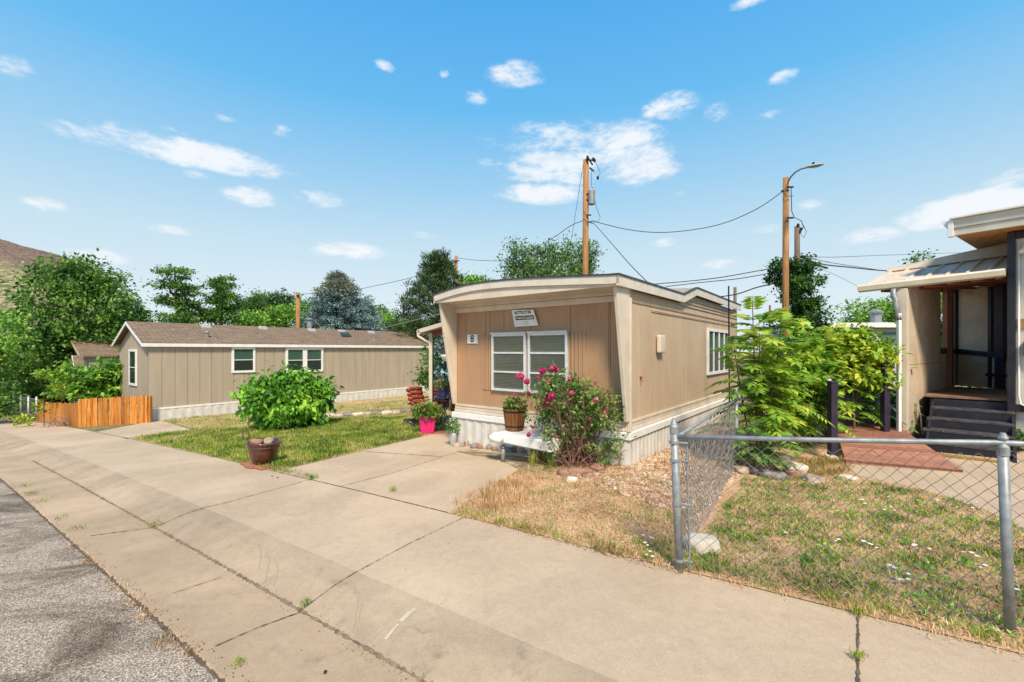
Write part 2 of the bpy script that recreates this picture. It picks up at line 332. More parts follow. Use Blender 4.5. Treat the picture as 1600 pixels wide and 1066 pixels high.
M['barrel'] = wood('barrel_staves', (.34, .16, .06), (.2, .085, .03), (.05, .025, .012), 3)
M['deck'] = wood('red_deck_boards', (.44, .22, .15), (.34, .16, .11), (.17, .085, .06), 2)
M['porchdeck'] = wood('brown_deck_boards', (.32, .20, .13), (.24, .14, .09), (.10, .06, .04), 2)
M['soffit'] = wood('bare_plywood', (.62, .33, .12), (.46, .21, .07), (.12, .05, .02), 1.6)
M['redwood'] = wood('reddish_beam', (.45, .19, .12), (.32, .12, .07), (.12, .05, .03), 2)
M['yellowwood'] = wood('yellow_lumber', (.55, .34, .12), (.4, .24, .08), (.2, .12, .04), 2)
M['metal_roof'] = mat('ribbed_metal_roof', (.60, .53, .44), (.50, .43, .35), 3, .7, .05, metal=0, spec=.1, spots=((.35, .27, .2), 9, .68))

M['leaf_big'] = leafmat('leaf_big_tree', [(.020, .076, .016), (.076, .190, .030), (.164, .328, .050), (.328, .529, .089)])
M['leaf_light'] = leafmat('leaf_light_green', [(.059, .156, .020), (.137, .313, .039), (.254, .489, .059), (.469, .704, .117)])
M['leaf_mid'] = leafmat('leaf_mid_green', [(.037, .102, .020), (.082, .204, .037), (.163, .326, .052), (.265, .449, .082)])
M['leaf_shrub'] = leafmat('leaf_shrub', [(.031, .116, .013), (.106, .297, .025), (.213, .489, .043), (.425, .722, .085)])
M['leaf_lime'] = leafmat('leaf_lime', [(.068, .179, .017), (.179, .359, .028), (.331, .524, .048), (.635, .662, .083)], .4)
M['leaf_rose'] = leafmat('leaf_rose', [(.034, .102, .020), (.102, .221, .043), (.221, .374, .085), (.476, .459, .170)], scale=4)
M['leaf_vine'] = leafmat('leaf_vine', [(.015, .05, .01), (.04, .12, .02), (.09, .20, .03), (.16, .30, .05)])
M['leaf_cotton'] = leafmat('leaf_cottonwood', [(.043, .106, .030), (.106, .213, .060), (.191, .340, .095), (.319, .468, .170)])
M['needle_blue'] = leafmat('needle_blue', [(.072, .133, .133), (.144, .240, .229), (.264, .395, .384), (.456, .624, .600)], .15)
M['needle_pine'] = leafmat('needle_pine', [(.015, .045, .015), (.04, .095, .03), (.085, .16, .05), (.15, .23, .09)], .15)
M['needle_top'] = leafmat('needle_brown_green', [(.09, .12, .08), (.18, .22, .15), (.28, .32, .23), (.38, .40, .32)], .15)
M['grass'] = leafmat('grass_blade', [(.07, .16, .015), (.17, .30, .025), (.32, .42, .05), (.55, .50, .12)], .4, 2)
M['straw'] = leafmat('straw_blade', [(.42, .25, .11), (.64, .40, .20), (.78, .54, .30), (.85, .66, .42)], .3, 2)
M['petal_pink'] = leafmat('petal_pink', [(.38, .01, .09), (.55, .03, .16), (.68, .08, .25), (.75, .2, .35)], .3)
M['petal_white'] = leafmat('petal_white', [(.7, .68, .64), (.78, .77, .74), (.82, .81, .79)], .2)
M['petal_purple'] = leafmat('petal_purple', [(.06, .02, .18), (.13, .06, .34), (.2, .10, .5)], .3)
M['petal_salmon'] = leafmat('petal_salmon', [(.6, .15, .14), (.7, .3, .26), (.75, .5, .42)], .3)
M['gravel'] = leafmat('gravel_stones', [(.24, .14, .10), (.44, .27, .18), (.55, .40, .29), (.66, .56, .46)], 0, 6, .9)
M['ivory'] = mat('ivory_post', (.6, .55, .45), (.5, .45, .36), 4, .5, 0)

# ------------------------------------------------------------ mesh helpers
class Fr:
    def __init__(s, o, ex, ey=None, ez=(0, 0, 1)):
        s.o = Vector(o); s.x = Vector(ex).normalized(); s.z = Vector(ez).normalized()
        s.y = Vector(ey).normalized() if ey is not None else s.z.cross(s.x).normalized()
    def __call__(s, x, y, z): return s.o + s.x * x + s.y * y + s.z * z
W = Fr((0, 0, 0), (1, 0, 0), (0, 1, 0))
class MB:
    def __init__(s): s.v, s.f = [], []
    def poly(s, pts):
        k = len(s.v); s.v += [tuple(p) for p in pts]; s.f.append(tuple(range(k, k + len(pts)))); return s
    def box(s, x0, x1, y0, y1, z0, z1, fr=W):
        k = len(s.v)
        s.v += [tuple(fr(x, y, z)) for x in (x0, x1) for y in (y0, y1) for z in (z0, z1)]
        s.f += [tuple(k + i for i in q) for q in ((0, 1, 3, 2), (4, 6, 7, 5), (0, 4, 5, 1), (2, 3, 7, 6), (0, 2, 6, 4), (1, 5, 7, 3))]; return s
    def hexa(s, a, b):                       # two loops of equal length joined, capped
        n = len(a); k = len(s.v); s.v += [tuple(p) for p in a] + [tuple(p) for p in b]
        s.f.append(tuple(range(k, k + n))[::-1]); s.f.append(tuple(range(k + n, k + 2 * n)))
        for i in range(n): j = (i + 1) % n; s.f.append((k + i, k + j, k + n + j, k + n + i))
        return s
    def tube(s, pts, r, sides=8, cap=True):
        pts = [Vector(p) for p in pts]; n = len(pts); rr = r if isinstance(r, (list, tuple)) else [r] * n
        k = len(s.v); up = None
        for i, p in enumerate(pts):
            d = (pts[min(i + 1, n - 1)] - pts[max(i - 1, 0)]).normalized()
            if up is None: up = d.orthogonal().normalized()
            up = (up - d * up.dot(d)); up = up.normalized() if up.length > 1e-6 else d.orthogonal().normalized()
            w = d.cross(up)
            for j in range(sides):
                a = 2 * math.pi * j / sides; s.v.append(tuple(p + (up * math.cos(a) + w * math.sin(a)) * rr[i]))
        for i in range(n - 1):
            for j in range(sides):
                j2 = (j + 1) % sides; a = k + i * sides
                s.f.append((a + j, a + j2, a + sides + j2, a + sides + j))
        if cap: s.f.append(tuple(range(k, k + sides))[::-1]); s.f.append(tuple(range(k + (n - 1) * sides, k + n * sides)))
        return s
    def lathe(s, prof, c, sides=28, tilt=None, sq=0):
        c = Vector(c); k = len(s.v); n = len(prof); T = tilt or Matrix.Identity(3)
        for r, z in prof:
            for j in range(sides):
                a = 2 * math.pi * j / sides
                q = 1.0
                if sq: q = 1 / max(abs(math.cos(a)), abs(math.sin(a))) ** sq
                s.v.append(tuple(c + T @ Vector((r * q * math.cos(a), r * q * math.sin(a), z))))
        for i in range(n - 1):
            for j in range(sides):
                j2 = (j + 1) % sides; a = k + i * sides; s.f.append((a + j, a + j2, a + sides + j2, a + sides + j))
        s.f.append(tuple(range(k, k + sides))[::-1]); s.f.append(tuple(range(k + (n - 1) * sides, k + n * sides))); return s
    def build(s, name, m, parent=None, smooth=False, bevel=0, label=None):
        me = bpy.data.meshes.new(name); me.from_pydata(s.v, [], s.f); me.materials.append(m); me.update()
        return link(name, me, parent, smooth, bevel, label)
def link(name, me, parent=None, smooth=False, bevel=0, label=None):
    o = bpy.data.objects.new(name, me); COL.objects.link(o)
    if smooth:
        for p in me.polygons: p.use_smooth = True
    if bevel:
        b = o.modifiers.new('bevel', 'BEVEL'); b.width = bevel; b.segments = 2; b.limit_method = 'ANGLE'; b.harden_normals = False
    if parent is not None:
        o.parent = parent; o.matrix_parent_inverse = Matrix.Translation(-root_loc(parent))
    if label: o['label'] = label
    return o
def root_loc(o):
    l = Vector((0, 0, 0))
    while o is not None: 
        if o.parent is None: l += Vector(o.location)
        o = o.parent
    return l
def tag(o, label, cat, group=None, kind=None):
    o['label'] = label; o['category'] = cat
    if group: o['group'] = group
    if kind: o['kind'] = kind
    return o
def thing(name, label, cat, loc, group=None):
    o = bpy.data.objects.new(name, None); COL.objects.link(o); o.location = loc; o.empty_display_size = .1
    return tag(o, label, cat, group)
def struct(o, kind='structure'): o['kind'] = kind; return o
def sub(mb_obj, parent_part):                      # attach as sub-part: same root frame
    mb_obj.parent = parent_part; mb_obj.matrix_parent_inverse = Matrix.Identity(4); return mb_obj
def leafmesh(name, C, size, m, parent=None, aspect=.5, down=0., out=None, jitter=.5, label=None, up=0.3, fold=.25):
    """C: Nx3 leaf positions; small folded leaf-shaped quads"""
    rng = np.random.default_rng(len(C) + 17); N = len(C)
    d = rng.normal(size=(N, 3)); d /= np.linalg.norm(d, axis=1)[:, None]
    if out is not None: d = d * jitter + out * (1 - jitter)
    d[:, 2] -= down; d /= np.linalg.norm(d, axis=1)[:, None] + 1e-9
    nr = rng.normal(size=(N, 3)); nr[:, 2] = np.abs(nr[:, 2]) + up * 3
    w = np.cross(d, nr); w /= np.linalg.norm(w, axis=1)[:, None] + 1e-9; nn = np.cross(w, d)
    L = (size * rng.uniform(.6, 1.35, N))[:, None]
    base = C; tip = C + d * L; mid = C + d * L * .45
    a = mid + w * L * aspect * .5 + nn * L * fold * .4; b = mid - w * L * aspect * .5 + nn * L * fold * .4
    V = np.stack([base, a, tip, b], 1).reshape(-1, 3)
    return rawquads(name, V, m, parent, label)
def rawquads(name, V, m, parent=None, label=None, k=4):
    n = len(V) // k; me = bpy.data.meshes.new(name)
    me.vertices.add(n * k); me.vertices.foreach_set('co', V.astype(np.float32).ravel())
    me.loops.add(n * k); me.loops.foreach_set('vertex_index', np.arange(n * k, dtype=np.int32))
    me.polygons.add(n); me.polygons.foreach_set('loop_start', np.arange(0, n * k, k, dtype=np.int32))
    me.polygons.foreach_set('loop_total', np.full(n, k, dtype=np.int32)); me.update(calc_edges=True); me.materials.append(m)
    return link(name, me, parent, False, 0, label)

def sheet(name, pts, m, off=0.004, kind='structure', parent=None, thick=0):
    """flat polygon draped on the ground (cut along the ground's folds)"""
    bm = bmesh.new(); vs = [bm.verts.new((p[0], p[1], 0)) for p in pts]; bm.faces.new(vs)
    for k in KN:
        x, y = xy(k, 0)
        bmesh.ops.bisect_plane(bm, geom=bm.verts[:] + bm.edges[:] + bm.faces[:], plane_co=(x, y, 0), plane_no=(SD.x, SD.y, 0))
    for v in bm.verts: v.co.z = G(v.co.x, v.co.y) + off
    bmesh.ops.triangulate(bm, faces=bm.faces[:]); bmesh.ops.recalc_face_normals(bm, faces=bm.faces[:])
    for f in bm.faces:
        if f.normal.z < 0: f.normal_flip()
    me = bpy.data.meshes.new(name); bm.to_mesh(me); bm.free(); me.materials.append(m)
    o = link(name, me, parent)
    if kind: o['kind'] = kind
    return o
def strip(name, n0s, m, s0=-120, s1=400, label=None):
    ks = [s0] + KN + [s1]; mb = MB()
    for i in range(len(ks) - 1):
        for j in range(len(n0s) - 1):
            q = []
            for (s, n) in ((ks[i], n0s[j]), (ks[i], n0s[j + 1]), (ks[i + 1], n0s[j + 1]), (ks[i + 1], n0s[j])):
                x, y = xy(s, n); q.append((x, y, zs(s) + prof(n)))
            mb.poly(q)
    o = mb.build(name, m); bm = bmesh.new(); bm.from_mesh(o.data); bmesh.ops.remove_doubles(bm, verts=bm.verts[:], dist=1e-4)
    bmesh.ops.recalc_face_normals(bm, faces=bm.faces[:])
    for f in bm.faces:
        if f.normal.z < 0: f.normal_flip()
    bm.to_mesh(o.data); bm.free(); return struct(o)

def inpoly(X, Y, pts):
    ins = np.zeros(len(X), bool); n = len(pts)
    for i in range(n):
        x1, y1 = pts[i][:2]; x2, y2 = pts[(i + 1) % n][:2]
        c = ((y1 > Y) != (y2 > Y)) & (X < (x2 - x1) * (Y - y1) / (y2 - y1 + 1e-12) + x1); ins ^= c
    return ins
def scatter(pts, N, rng, power=0.0):
    """N random points in polygon; power>0 = denser towards the camera"""
    xs = [p[0] for p in pts]; ys = [p[1] for p in pts]; out = []
    tot = 0
    while tot < N:
        X = rng.uniform(min(xs), max(xs), N * 3); Y = rng.uniform(min(ys), max(ys), N * 3)
        k = inpoly(X, Y, pts)
        if power:
            d = np.hypot(X, Y); dm = d[k].min() if k.any() else 1; k &= rng.uniform(size=len(X)) < (dm / d) ** power
        out.append(np.stack([X[k], Y[k]], 1)); tot += k.sum()
    return np.concatenate(out)[:N]
def Gv(A): return np.array([G(x, y) for x, y in A])
def blades(name, A, h, w, m, rng, lean=.6, flat=False, z0=0, zn=None):
    N = len(A); z = Gv(A) + z0; a = rng.uniform(0, 2 * math.pi, N); hh = h * rng.uniform(.4, 1.3, N)
    le = rng.uniform(.1, lean, N) if not flat else rng.uniform(1.2, 3.0, N)
    nrm = np.sqrt(1 + le ** 2); vert = hh / nrm; hor = hh * le / nrm
    if flat: z = z + rng.uniform(0.002, .02, N)
    dx, dy = np.cos(a), np.sin(a); px, py = -dy, dx; ww = w * rng.uniform(.6, 1.3, N)
    B = np.stack([A[:, 0], A[:, 1], z], 1)
    def off(t, s, k): return B + np.stack([dx * hor * t + px * ww * s, dy * hor * t + py * ww * s, vert * k], 1)
    V = np.stack([off(0, .5, 0), off(.35, .5, .6), off(1, 0, 1), off(.35, -.5, .6)], 1)
    V[:, 0] = off(0, 0, 0)
    return rawquads(name, V.reshape(-1, 3), m)
def clumps(pts, ncl, per, sig, rng, power=0.0):
    c = scatter(pts, ncl, rng, power); A = np.repeat(c, per, 0) + rng.normal(size=(ncl * per, 2)) * sig * np.repeat(rng.uniform(.4, 1.5, ncl), per)[:, None]
    k = inpoly(A[:, 0], A[:, 1], pts); return A[k]

def ico(sub_=1):
    bm = bmesh.new(); bmesh.ops.create_icosphere(bm, subdivisions=sub_, radius=1)
    V = np.array([v.co[:] for v in bm.verts]); Fc = np.array([[v.index for v in f.verts] for f in bm.faces]); bm.free(); return V, Fc
def rock(name, c, sz, m, seed=0, rotz=0, sink=.25, sub_=3):
    V, Fc = ico(sub_); out = []
    ca, sa = math.cos(rotz), math.sin(rotz)
    for v in V:
        p = Vector(v); n = 1 + .28 * noise.noise(p * 1.1 + Vector((seed * 7.3, seed, 3))) + .12 * noise.noise(p * 2.9 + Vector((seed, 9, 1)))
        q = Vector((max(-.8, min(.8, p.x)), max(-.8, min(.8, p.y)), max(-.75, min(.7, p.z)))) * n
        x, y, z = q.x * sz[0] / 1.6, q.y * sz[1] / 1.6, q.z * sz[2] / 1.45
        out.append((c[0] + x * ca - y * sa, c[1] + x * sa + y * ca, c[2] + z + sz[2] * (.5 - sink)))
    mb = MB(); mb.v = out; mb.f = [tuple(f) for f in Fc]; return mb.build(name, m, smooth=True)

# ------------------------------------------------------------ the setting
strip('road', [-79, 1.1], M['asphalt'])
strip('gutter_pan', [1.1, 1.11, 1.72], M['concrete_gutter'])
strip('kerb', [1.72, 1.80, 2.0, 2.2], M['concrete_kerb'])
strip('sidewalk', [2.2, 3.6], M['concrete'])
strip('yard_ground', [3.6, 900], M['yard'])

def gp(uvs): return [hit(u, v) for u, v in uvs]
BACK = lambda s: Vector((*xy(s, 3.6), 0))
def edge_s(u):                                     # where the sight line crosses the back edge of the sidewalk
    a = (u - HX) / F_PX; # n = Y*(SN.x*a+SN.y)=3.6
    Y = 3.6 / (SN.x * a + SN.y); return Vector((a * Y, Y, 0))
L2 = Vector((.6188, .7856)); F2 = Vector((-.7856, .6188))
drive = [edge_s(432)] + gp([(655, 684), (700, 671)]) + [Vector((-.9, 14, 0)), Vector((.5, 13, 0)), Vector((-1.0, 9.1, 0)), Vector((1.2, 7.3, 0))] + gp([(812, 733)]) + [edge_s(702)]
sheet('driveway', drive, M['concrete'], .004)
lawnL = [edge_s(200)] + gp([(302, 672), (262, 656)]) + [Vector((-13.1, 16.0, 0)), Vector((-4.7, 26.6, 0)), Vector((-.6, 22, 0)), Vector((-.9, 14, 0))] + gp([(700, 671), (655, 684)]) + [edge_s(432)]
sheet('lawn_soil', lawnL, M['lawn'], .006)
dirtR = [edge_s(702)] + gp([(812, 733)]) + [Vector((1.2, 7.3, 0)), Vector((2.2, 7.6, 0)), Vector((7.3, 12.5, 0)), Vector((6.6, 9.0, 0)), hit(1310, 714), hit(1340, 744), hit(1440, 765), hit(1545, 800), hit(1640, 850), Vector((*xy(-4.6, 3.6), 0))]
sheet('dirt_yard', dirtR, M['dirt'], .006)
walk = [hit(1310, 714), Vector((6.6, 9.0, 0)), Vector((9.2, 8.2, 0)), Vector((9.5, 4.0, 0)), Vector((*xy(-4.6, 3.6), 0)) + Vector((3, -1.2, 0)), Vector((*xy(-4.6, 3.6), 0)), hit(1640, 850), hit(1545, 800), hit(1440, 765), hit(1340, 744)]
sheet('walkway', walk, M['concrete'], .008)
drive2 = [edge_s(150), edge_s(202)] + gp([(300, 672), (252, 658)]) + [Vector((-13.6, 15.6, 0))] + gp([(236, 659)])
sheet('side_driveway', drive2, M['concrete'], .010)

def ribbon(mb, pts, w, off):
    P3 = []
    for i in range(len(pts) - 1):
        a, b = Vector(pts[i][:2]), Vector(pts[i + 1][:2]); n = max(2, min(900, int((b - a).length / .022)))
        for k in range(n): P3.append(a + (b - a) * k / n)
    P3.append(Vector(pts[-1][:2])); L, Rr = [], []
    rnd = random.Random(len(P3))
    for i, p in enumerate(P3):
        d = (P3[min(i + 1, len(P3) - 1)] - P3[max(0, i - 1)]).normalized(); q = Vector((-d.y, d.x)); j = rnd.uniform(-.25, .25) * w
        p = p + q * j * .6; ww = w * rnd.uniform(.12, .8)
        for LL, s in ((L, 1), (Rr, -1)):
            t = p + q * s * ww; LL.append((t.x, t.y, G(t.x, t.y) + off))
    for i in range(len(L) - 1): mb.poly([L[i], Rr[i], Rr[i + 1], L[i + 1]])
jm = MB()
for pts, w in (([hit(727, 808), hit(640, 850), hit(560, 893), hit(470, 955)], .006), ([hit(470, 957), hit(400, 983), hit(335, 1012)], .009),
               ([hit(484, 750), hit(350, 787), hit(250, 821)], .010), ([hit(250, 821), hit(140, 838)], .012),
               ([hit(1341, 955), hit(1341, 1120)], .013), ([edge_s(436), edge_s(700)], .010),
               ([hit(532, 761), hit(612, 740), hit(690, 715)], .010), ([hit(572, 706), hit(625, 710), hit(688, 714)], .018), ([hit(688, 714), hit(740, 702)], .014),
               ([hit(150, 672), hit(200, 686)], .03), ([hit(270, 928), hit(345, 903)], .006)):
    ribbon(jm, pts, w, .008)
struct(jm.build('pavement_joints', M['joint']))
gm = MB(); ribbon(gm, [Vector((*xy(s, 1.735), 0)) for s in (-3, 0, 3, 8, 14)], .022, .004)
struct(gm.build('gutter_dirt_line', M['sand']))
em = MB()
ribbon(em, [Vector((*xy(s, 1.09), 0)) for s in (-3, 0, 3, 8, 14)], .022, .004)
struct(em.build('road_edge_dirt', M['joint']))

tm = MB(); rr_ = random.Random(2)
for c0, c1, c2, w in (((545, 905), (560, 935), (552, 985), .012), ((550, 905), (566, 940), (556, 990), .010), ((415, 855), (420, 880), (414, 910), .010), ((428, 870), (434, 890), (428, 915), .009), ((402, 845), (408, 865), (404, 890), .008)):
    A_, B_, C2_ = hit(*c0), hit(*c1), hit(*c2); ribbon(tm, [A_, B_, C2_], w, .004)
struct(tm.build('tyre_marks', mat('tyre_smudge', (.38, .305, .21), (.33, .265, .185), 30, .9, 0)))
cm_ = MB(); ribbon(cm_, [hit(648, 952), hit(626, 972)], .03, .004); ribbon(cm_, [hit(622, 976), hit(602, 1000)], .018, .004); struct(cm_.build('chalk_mark', mat('pale_chalk', (.52, .46, .36), (.48, .41, .30), 30, .9, 0)))
wp = sheet('damp_dirt_patch', [hit(712, 706), hit(745, 704), hit(800, 712), hit(858, 722), hit(850, 742), hit(812, 735), hit(775, 716), hit(740, 712)], mat('damp_dirt', (.30, .24, .14), (.16, .12, .07), 5, .9, .4, spots=((.42, .34, .23), 4, .5)), .0095)

# ------------------------------------------------------------ left hill with a rimrock band
def hill():
    nx, ny = 150, 46; V = []; Fc = []
    for i in range(nx):
        u = -900 + 1400 * i / (nx - 1)              # runs along the skyline
        for j in range(ny):
            t = j / (ny - 1); Y = 380 + 420 * t
            a = (u - HX) / F_PX
            ridge = max(0, (547 - (373 + .27 * (u if u > -60 else -60 + (u + 60) * .1) + .006 * max(u - 115, 0) ** 2))) / F_PX * 800 if u < 420 else 0
            ridge = max(ridge, 0)
            h = t ** 1.25 if t < .80 else .757 + (t - .80) / .20 * .243
            z = -3 + (ridge + 4) * min(1, h)
            x = a * (560 + 240 * t)
            z += noise.noise(Vector((x * .012, Y * .02, 0))) * 7 * t + noise.noise(Vector((x * .06, Y * .05, 5))) * 2.5 * t + noise.noise(Vector((x * .2, Y * .2, 1))) * .9
            V.append((x, Y, z))
    for i in range(nx - 1):
        for j in range(ny - 1): a = i * ny + j; Fc.append((a, a + ny, a + ny + 1, a + 1))
    k = len(V)
    mb = MB(); mb.v = V; mb.f = Fc
    m, nt, b = nodes('hillside'); g = nt.nodes.new('ShaderNodeNewGeometry'); sp = nt.nodes.new('ShaderNodeSeparateXYZ')
    v = coord(nt); n = noise_node(nt, v, .11, 9, .78); r = ramp_node(nt, [(.42, (.08, .12, .05)), (.49, (.26, .25, .13)), (.60, (.55, .42, .26))]); nt.links.new(n.outputs['Fac'], r.inputs[0])
    n2 = noise_node(nt, coord(nt, (1, 1, .35)), .3, 7, .8); r2 = ramp_node(nt, [(.38, (.06, .05, .045)), (.60, (.30, .215, .165))]); nt.links.new(n2.outputs['Fac'], r2.inputs[0])
    nt.links.new(g.outputs['Position'], sp.inputs[0])
    # height relative to the tilted rim
    ma = nt.nodes.new('ShaderNodeMath'); ma.operation = 'MULTIPLY_ADD'; nt.links.new(sp.outputs[0], ma.inputs[0]); ma.inputs[1].default_value = .335; 
    nt.links.new(sp.outputs[2], ma.inputs[2])
    n3 = noise_node(nt, v, .05, 4); ad = nt.nodes.new('ShaderNodeMath'); ad.operation = 'MULTIPLY_ADD'; nt.links.new(n3.outputs['Fac'], ad.inputs[0]); ad.inputs[1].default_value = 30; nt.links.new(ma.outputs[0], ad.inputs[2])
    mr = nt.nodes.new('ShaderNodeMapRange'); nt.links.new(ad.outputs[0], mr.inputs['Value']); mr.inputs['From Min'].default_value = -122; mr.inputs['From Max'].default_value = -112
    c = mixc(nt, mr.outputs[0], r.outputs[0], r2.outputs[0]); nt.links.new(c, b.inputs['Base Color']); b.inputs['Roughness'].default_value = 1
    b.inputs['Specular IOR Level'].default_value = .1
    bump(nt, b, n2.outputs['Fac'], 1, 3)
    struct(mb.build('hill', m, smooth=True))
hill()

# ------------------------------------------------------------ mobile home number 8
CO = Vector((1.765, 6.78, 0)); LW, LL = 3.70, 7.75
FX = Fr(CO, (F2.x, F2.y, 0), (-L2.x, -L2.y, 0))       # front: x to the left along the facade, y towards the viewer
SX = Fr(CO, (L2.x, L2.y, 0), (-F2.x, -F2.y, 0))       # right side: x to the back, y outwards
h8 = thing('mobile_home', 'tan mobile home with number 8, rose bush in front and white skirting', 'mobile home', (CO.x, CO.y, G(CO.x, CO.y)))
def plan_wall(fr, x0, x1, z0, z1, grooves, gw=.012, gd=.008, back=.09):
    """sheet wall whose front face has vertical V grooves at the given x"""
    prof_ = [(x0, 0)]
    for g in sorted(grooves):
        if x0 + gw < g < x1 - gw: prof_ += [(g - gw / 2, 0), (g - gw / 4, -gd), (g + gw / 4, -gd), (g + gw / 2, 0)]
    prof_.append((x1, 0)); mb = MB()
    for i in range(len(prof_) - 1):
        (a, ya), (b, yb) = prof_[i], prof_[i + 1]; mb.poly([fr(a, ya, z0), fr(b, yb, z0), fr(b, yb, z1), fr(a, ya, z1)])
    mb.poly([fr(x0, -back, z0), fr(x0, 0, z0), fr(x0, 0, z1), fr(x0, -back, z1)])
    mb.poly([fr(x1, 0, z0), fr(x1, -back, z0), fr(x1, -back, z1), fr(x1, 0, z1)])
    mb.poly([fr(x1, -back, z0), fr(x0, -back, z0), fr(x0, -back, z1), fr(x1, -back, z1)])
    mb.poly([fr(x0, -back, z1), fr(x1, -back, z1), fr(x1, 0, z1), fr(x0, 0, z1)][::-1])
    mb.poly([fr(x0, -back, z0), fr(x1, -back, z0), fr(x1, 0, z0), fr(x0, 0, z0)])
    return mb
gr = [.27, .30, 1.0, 2.78, 2.9, 3.42, 1.83, 2.44]
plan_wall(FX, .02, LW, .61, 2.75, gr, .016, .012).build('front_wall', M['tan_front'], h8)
# raised trim strips either side of the windows (false shutters)
for x0, x1 in ((2.76, 2.99), (.70, .99)):
    n = 4; fs = MB()
    for k in range(n):
        a = x0 + (x1 - x0) * k / n; fs.box(a + .006, a + (x1 - x0) / n - .006, 0, .012, .93, 2.0, FX)
    fs.build('shutter_strip', M['tan_front'], h8)
sg = [.45, .95, 1.95, 2.9, 3.9, 4.44, 5.5, 6.7]
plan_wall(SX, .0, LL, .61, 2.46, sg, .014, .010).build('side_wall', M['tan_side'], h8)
# upper side band following the roof
band = [(0, 2.46), (LL, 2.46), (LL, 2.84), (3.37, 2.86), (2.5, 2.64), (0, 2.64)]
mb = MB(); mb.hexa([SX(x, -.1, z) for x, z in band], [SX(x, -.005, z) for x, z in band]); mb.build('upper_side_wall', M['tan_side'], h8)
bl = MB()
for z, x0, x1 in ((2.455, .0, LL), (2.475, .0, LL), (2.38, 1.0, LL), (2.36, 1.0, LL), (2.60, 2.35, LL), (2.67, 2.9, LL), (2.74, 3.2, LL)):
    bl.box(x0, x1, 0, .016, z - .006, z + .006, SX)
bl.build('siding_rib', M['tan_side'], h8, bevel=.002)
# other walls
mb = MB(); mb.box(.09, LL - .05, -LW + .1, -LW, .5, 2.7, Fr(CO, SX.x, SX.y)); mb.box(LL - .1, LL, -LW + .1, -.1, .5, 2.7, SX)
mb.build('rear_walls', M['tan_side'], h8)
# soffit band and beam above the front wall
mb = MB(); mb.box(.02, LW + .02, 0, .035, 2.45, 2.55, FX); mb.box(.02, LW + .02, .0, .05, 2.555, 2.76, FX); mb.build('front_beam', M['cream'], h8, bevel=.006)
fas = lambda x: float(np.interp(x, [0, .35, .71, 1.4, 1.95, 2.43, 2.75, 3.0, 3.3, 3.55, 3.8], [0, .026, .05, .095, .122, .131, .125, .110, .078, .042, 0]))
xs = [-.10 + (LW + .20) * i / 24 for i in range(25)]
def fb(x): return max(0, fas(x))
def arch(mb, y0, y1, zlo, zhi, fr=FX, xs=xs):
    for i in range(len(xs) - 1):
        a, b = xs[i], xs[i + 1]
        lo = [fr(a, y0, zlo + fb(a)), fr(b, y0, zlo + fb(b)), fr(b, y1, zlo + fb(b)), fr(a, y1, zlo + fb(a))]
        hi = [fr(a, y0, zhi + fb(a)), fr(b, y0, zhi + fb(b)), fr(b, y1, zhi + fb(b)), fr(a, y1, zhi + fb(a))]
        mb.hexa(lo, hi)
    return mb
arch(MB(), .50, .53, 2.655, 2.775).build('front_fascia', M['fascia'], h8)
mb = arch(MB(), .50, .545, 2.776, 2.80); mb.build('front_drip_edge', M['dark_edge'], h8)
# ceiling of the overhang (cream) slopes down from the fascia to the beam
mb = MB(); mb.hexa([FX(-.06, .03, 2.60), FX(LW + .06, .03, 2.60), FX(LW + .06, .03, 2.64), FX(-.06, .03, 2.64)], [FX(-.06, .495, 2.64), FX(LW + .06, .495, 2.64), FX(LW + .06, .495, 2.70), FX(-.06, .495, 2.70)])
mb.build('overhang_ceiling', M['cream'], h8)
vb = MB()
for i in range(len(xs) - 1):
    a, b = max(-.06, xs[i]), min(LW + .06, xs[i + 1])
    vb.hexa([FX(a, .480, 2.625), FX(b, .480, 2.625), FX(b, .498, 2.625), FX(a, .498, 2.625)], [FX(a, .480, 2.665 + fb(a)), FX(b, .480, 2.665 + fb(b)), FX(b, .498, 2.665 + fb(b)), FX(a, .498, 2.665 + fb(a))])
vb.build('overhang_valance', M['cream'], h8)
# side fascia zigzag
def side_fascia(y0, y1, d0, d1, nm, m, fr):
    pts = [(-.53, 2.775), (2.5, 2.785), (3.37, 3.01), (LL + .02, 2.99)]
    mb = MB()
    for i in range(3):
        (a, za), (b, zb) = pts[i], pts[i + 1]
        mb.hexa([fr(a, y0, za + d0), fr(b, y0, zb + d0), fr(b, y1, zb + d0), fr(a, y1, za + d0)], [fr(a, y0, za + d1), fr(b, y0, zb + d1), fr(b, y1, zb + d1), fr(a, y1, za + d1)])
    return mb.build(nm, m, h8)
side_fascia(.07, .10, -.15, 0, 'side_fascia', M['fascia'], SX)
side_fascia(.05, .115, .001, .026, 'side_drip_edge', M['dark_edge'], SX)
SXl = Fr(CO + Vector((F2.x, F2.y, 0)) * LW, SX.x, -SX.y)
side_fascia(.07, .10, -.15, 0, 'side_fascia', M['fascia'], SXl)
side_fascia(.05, .115, .001, .026, 'side_drip_edge', M['dark_edge'], SXl)
# bowed roof skin
rb = MB()
tt = [(-.5, 2.79), (2.5, 2.80), (3.37, 3.02), (LL, 3.0)]
for i in range(3):
    for j in range(len(xs) - 1):
        a, b = xs[j], xs[j + 1]; (t0, z0), (t1, z1) = tt[i], tt[i + 1]
        rb.poly([FX(a, -t0, z0 + fb(a)), FX(b, -t0, z0 + fb(b)), FX(b, -t1, z1 + fb(b)), FX(a, -t1, z1 + fb(a))])
rb.build('roof', M['roof_tan'], h8, smooth=False)
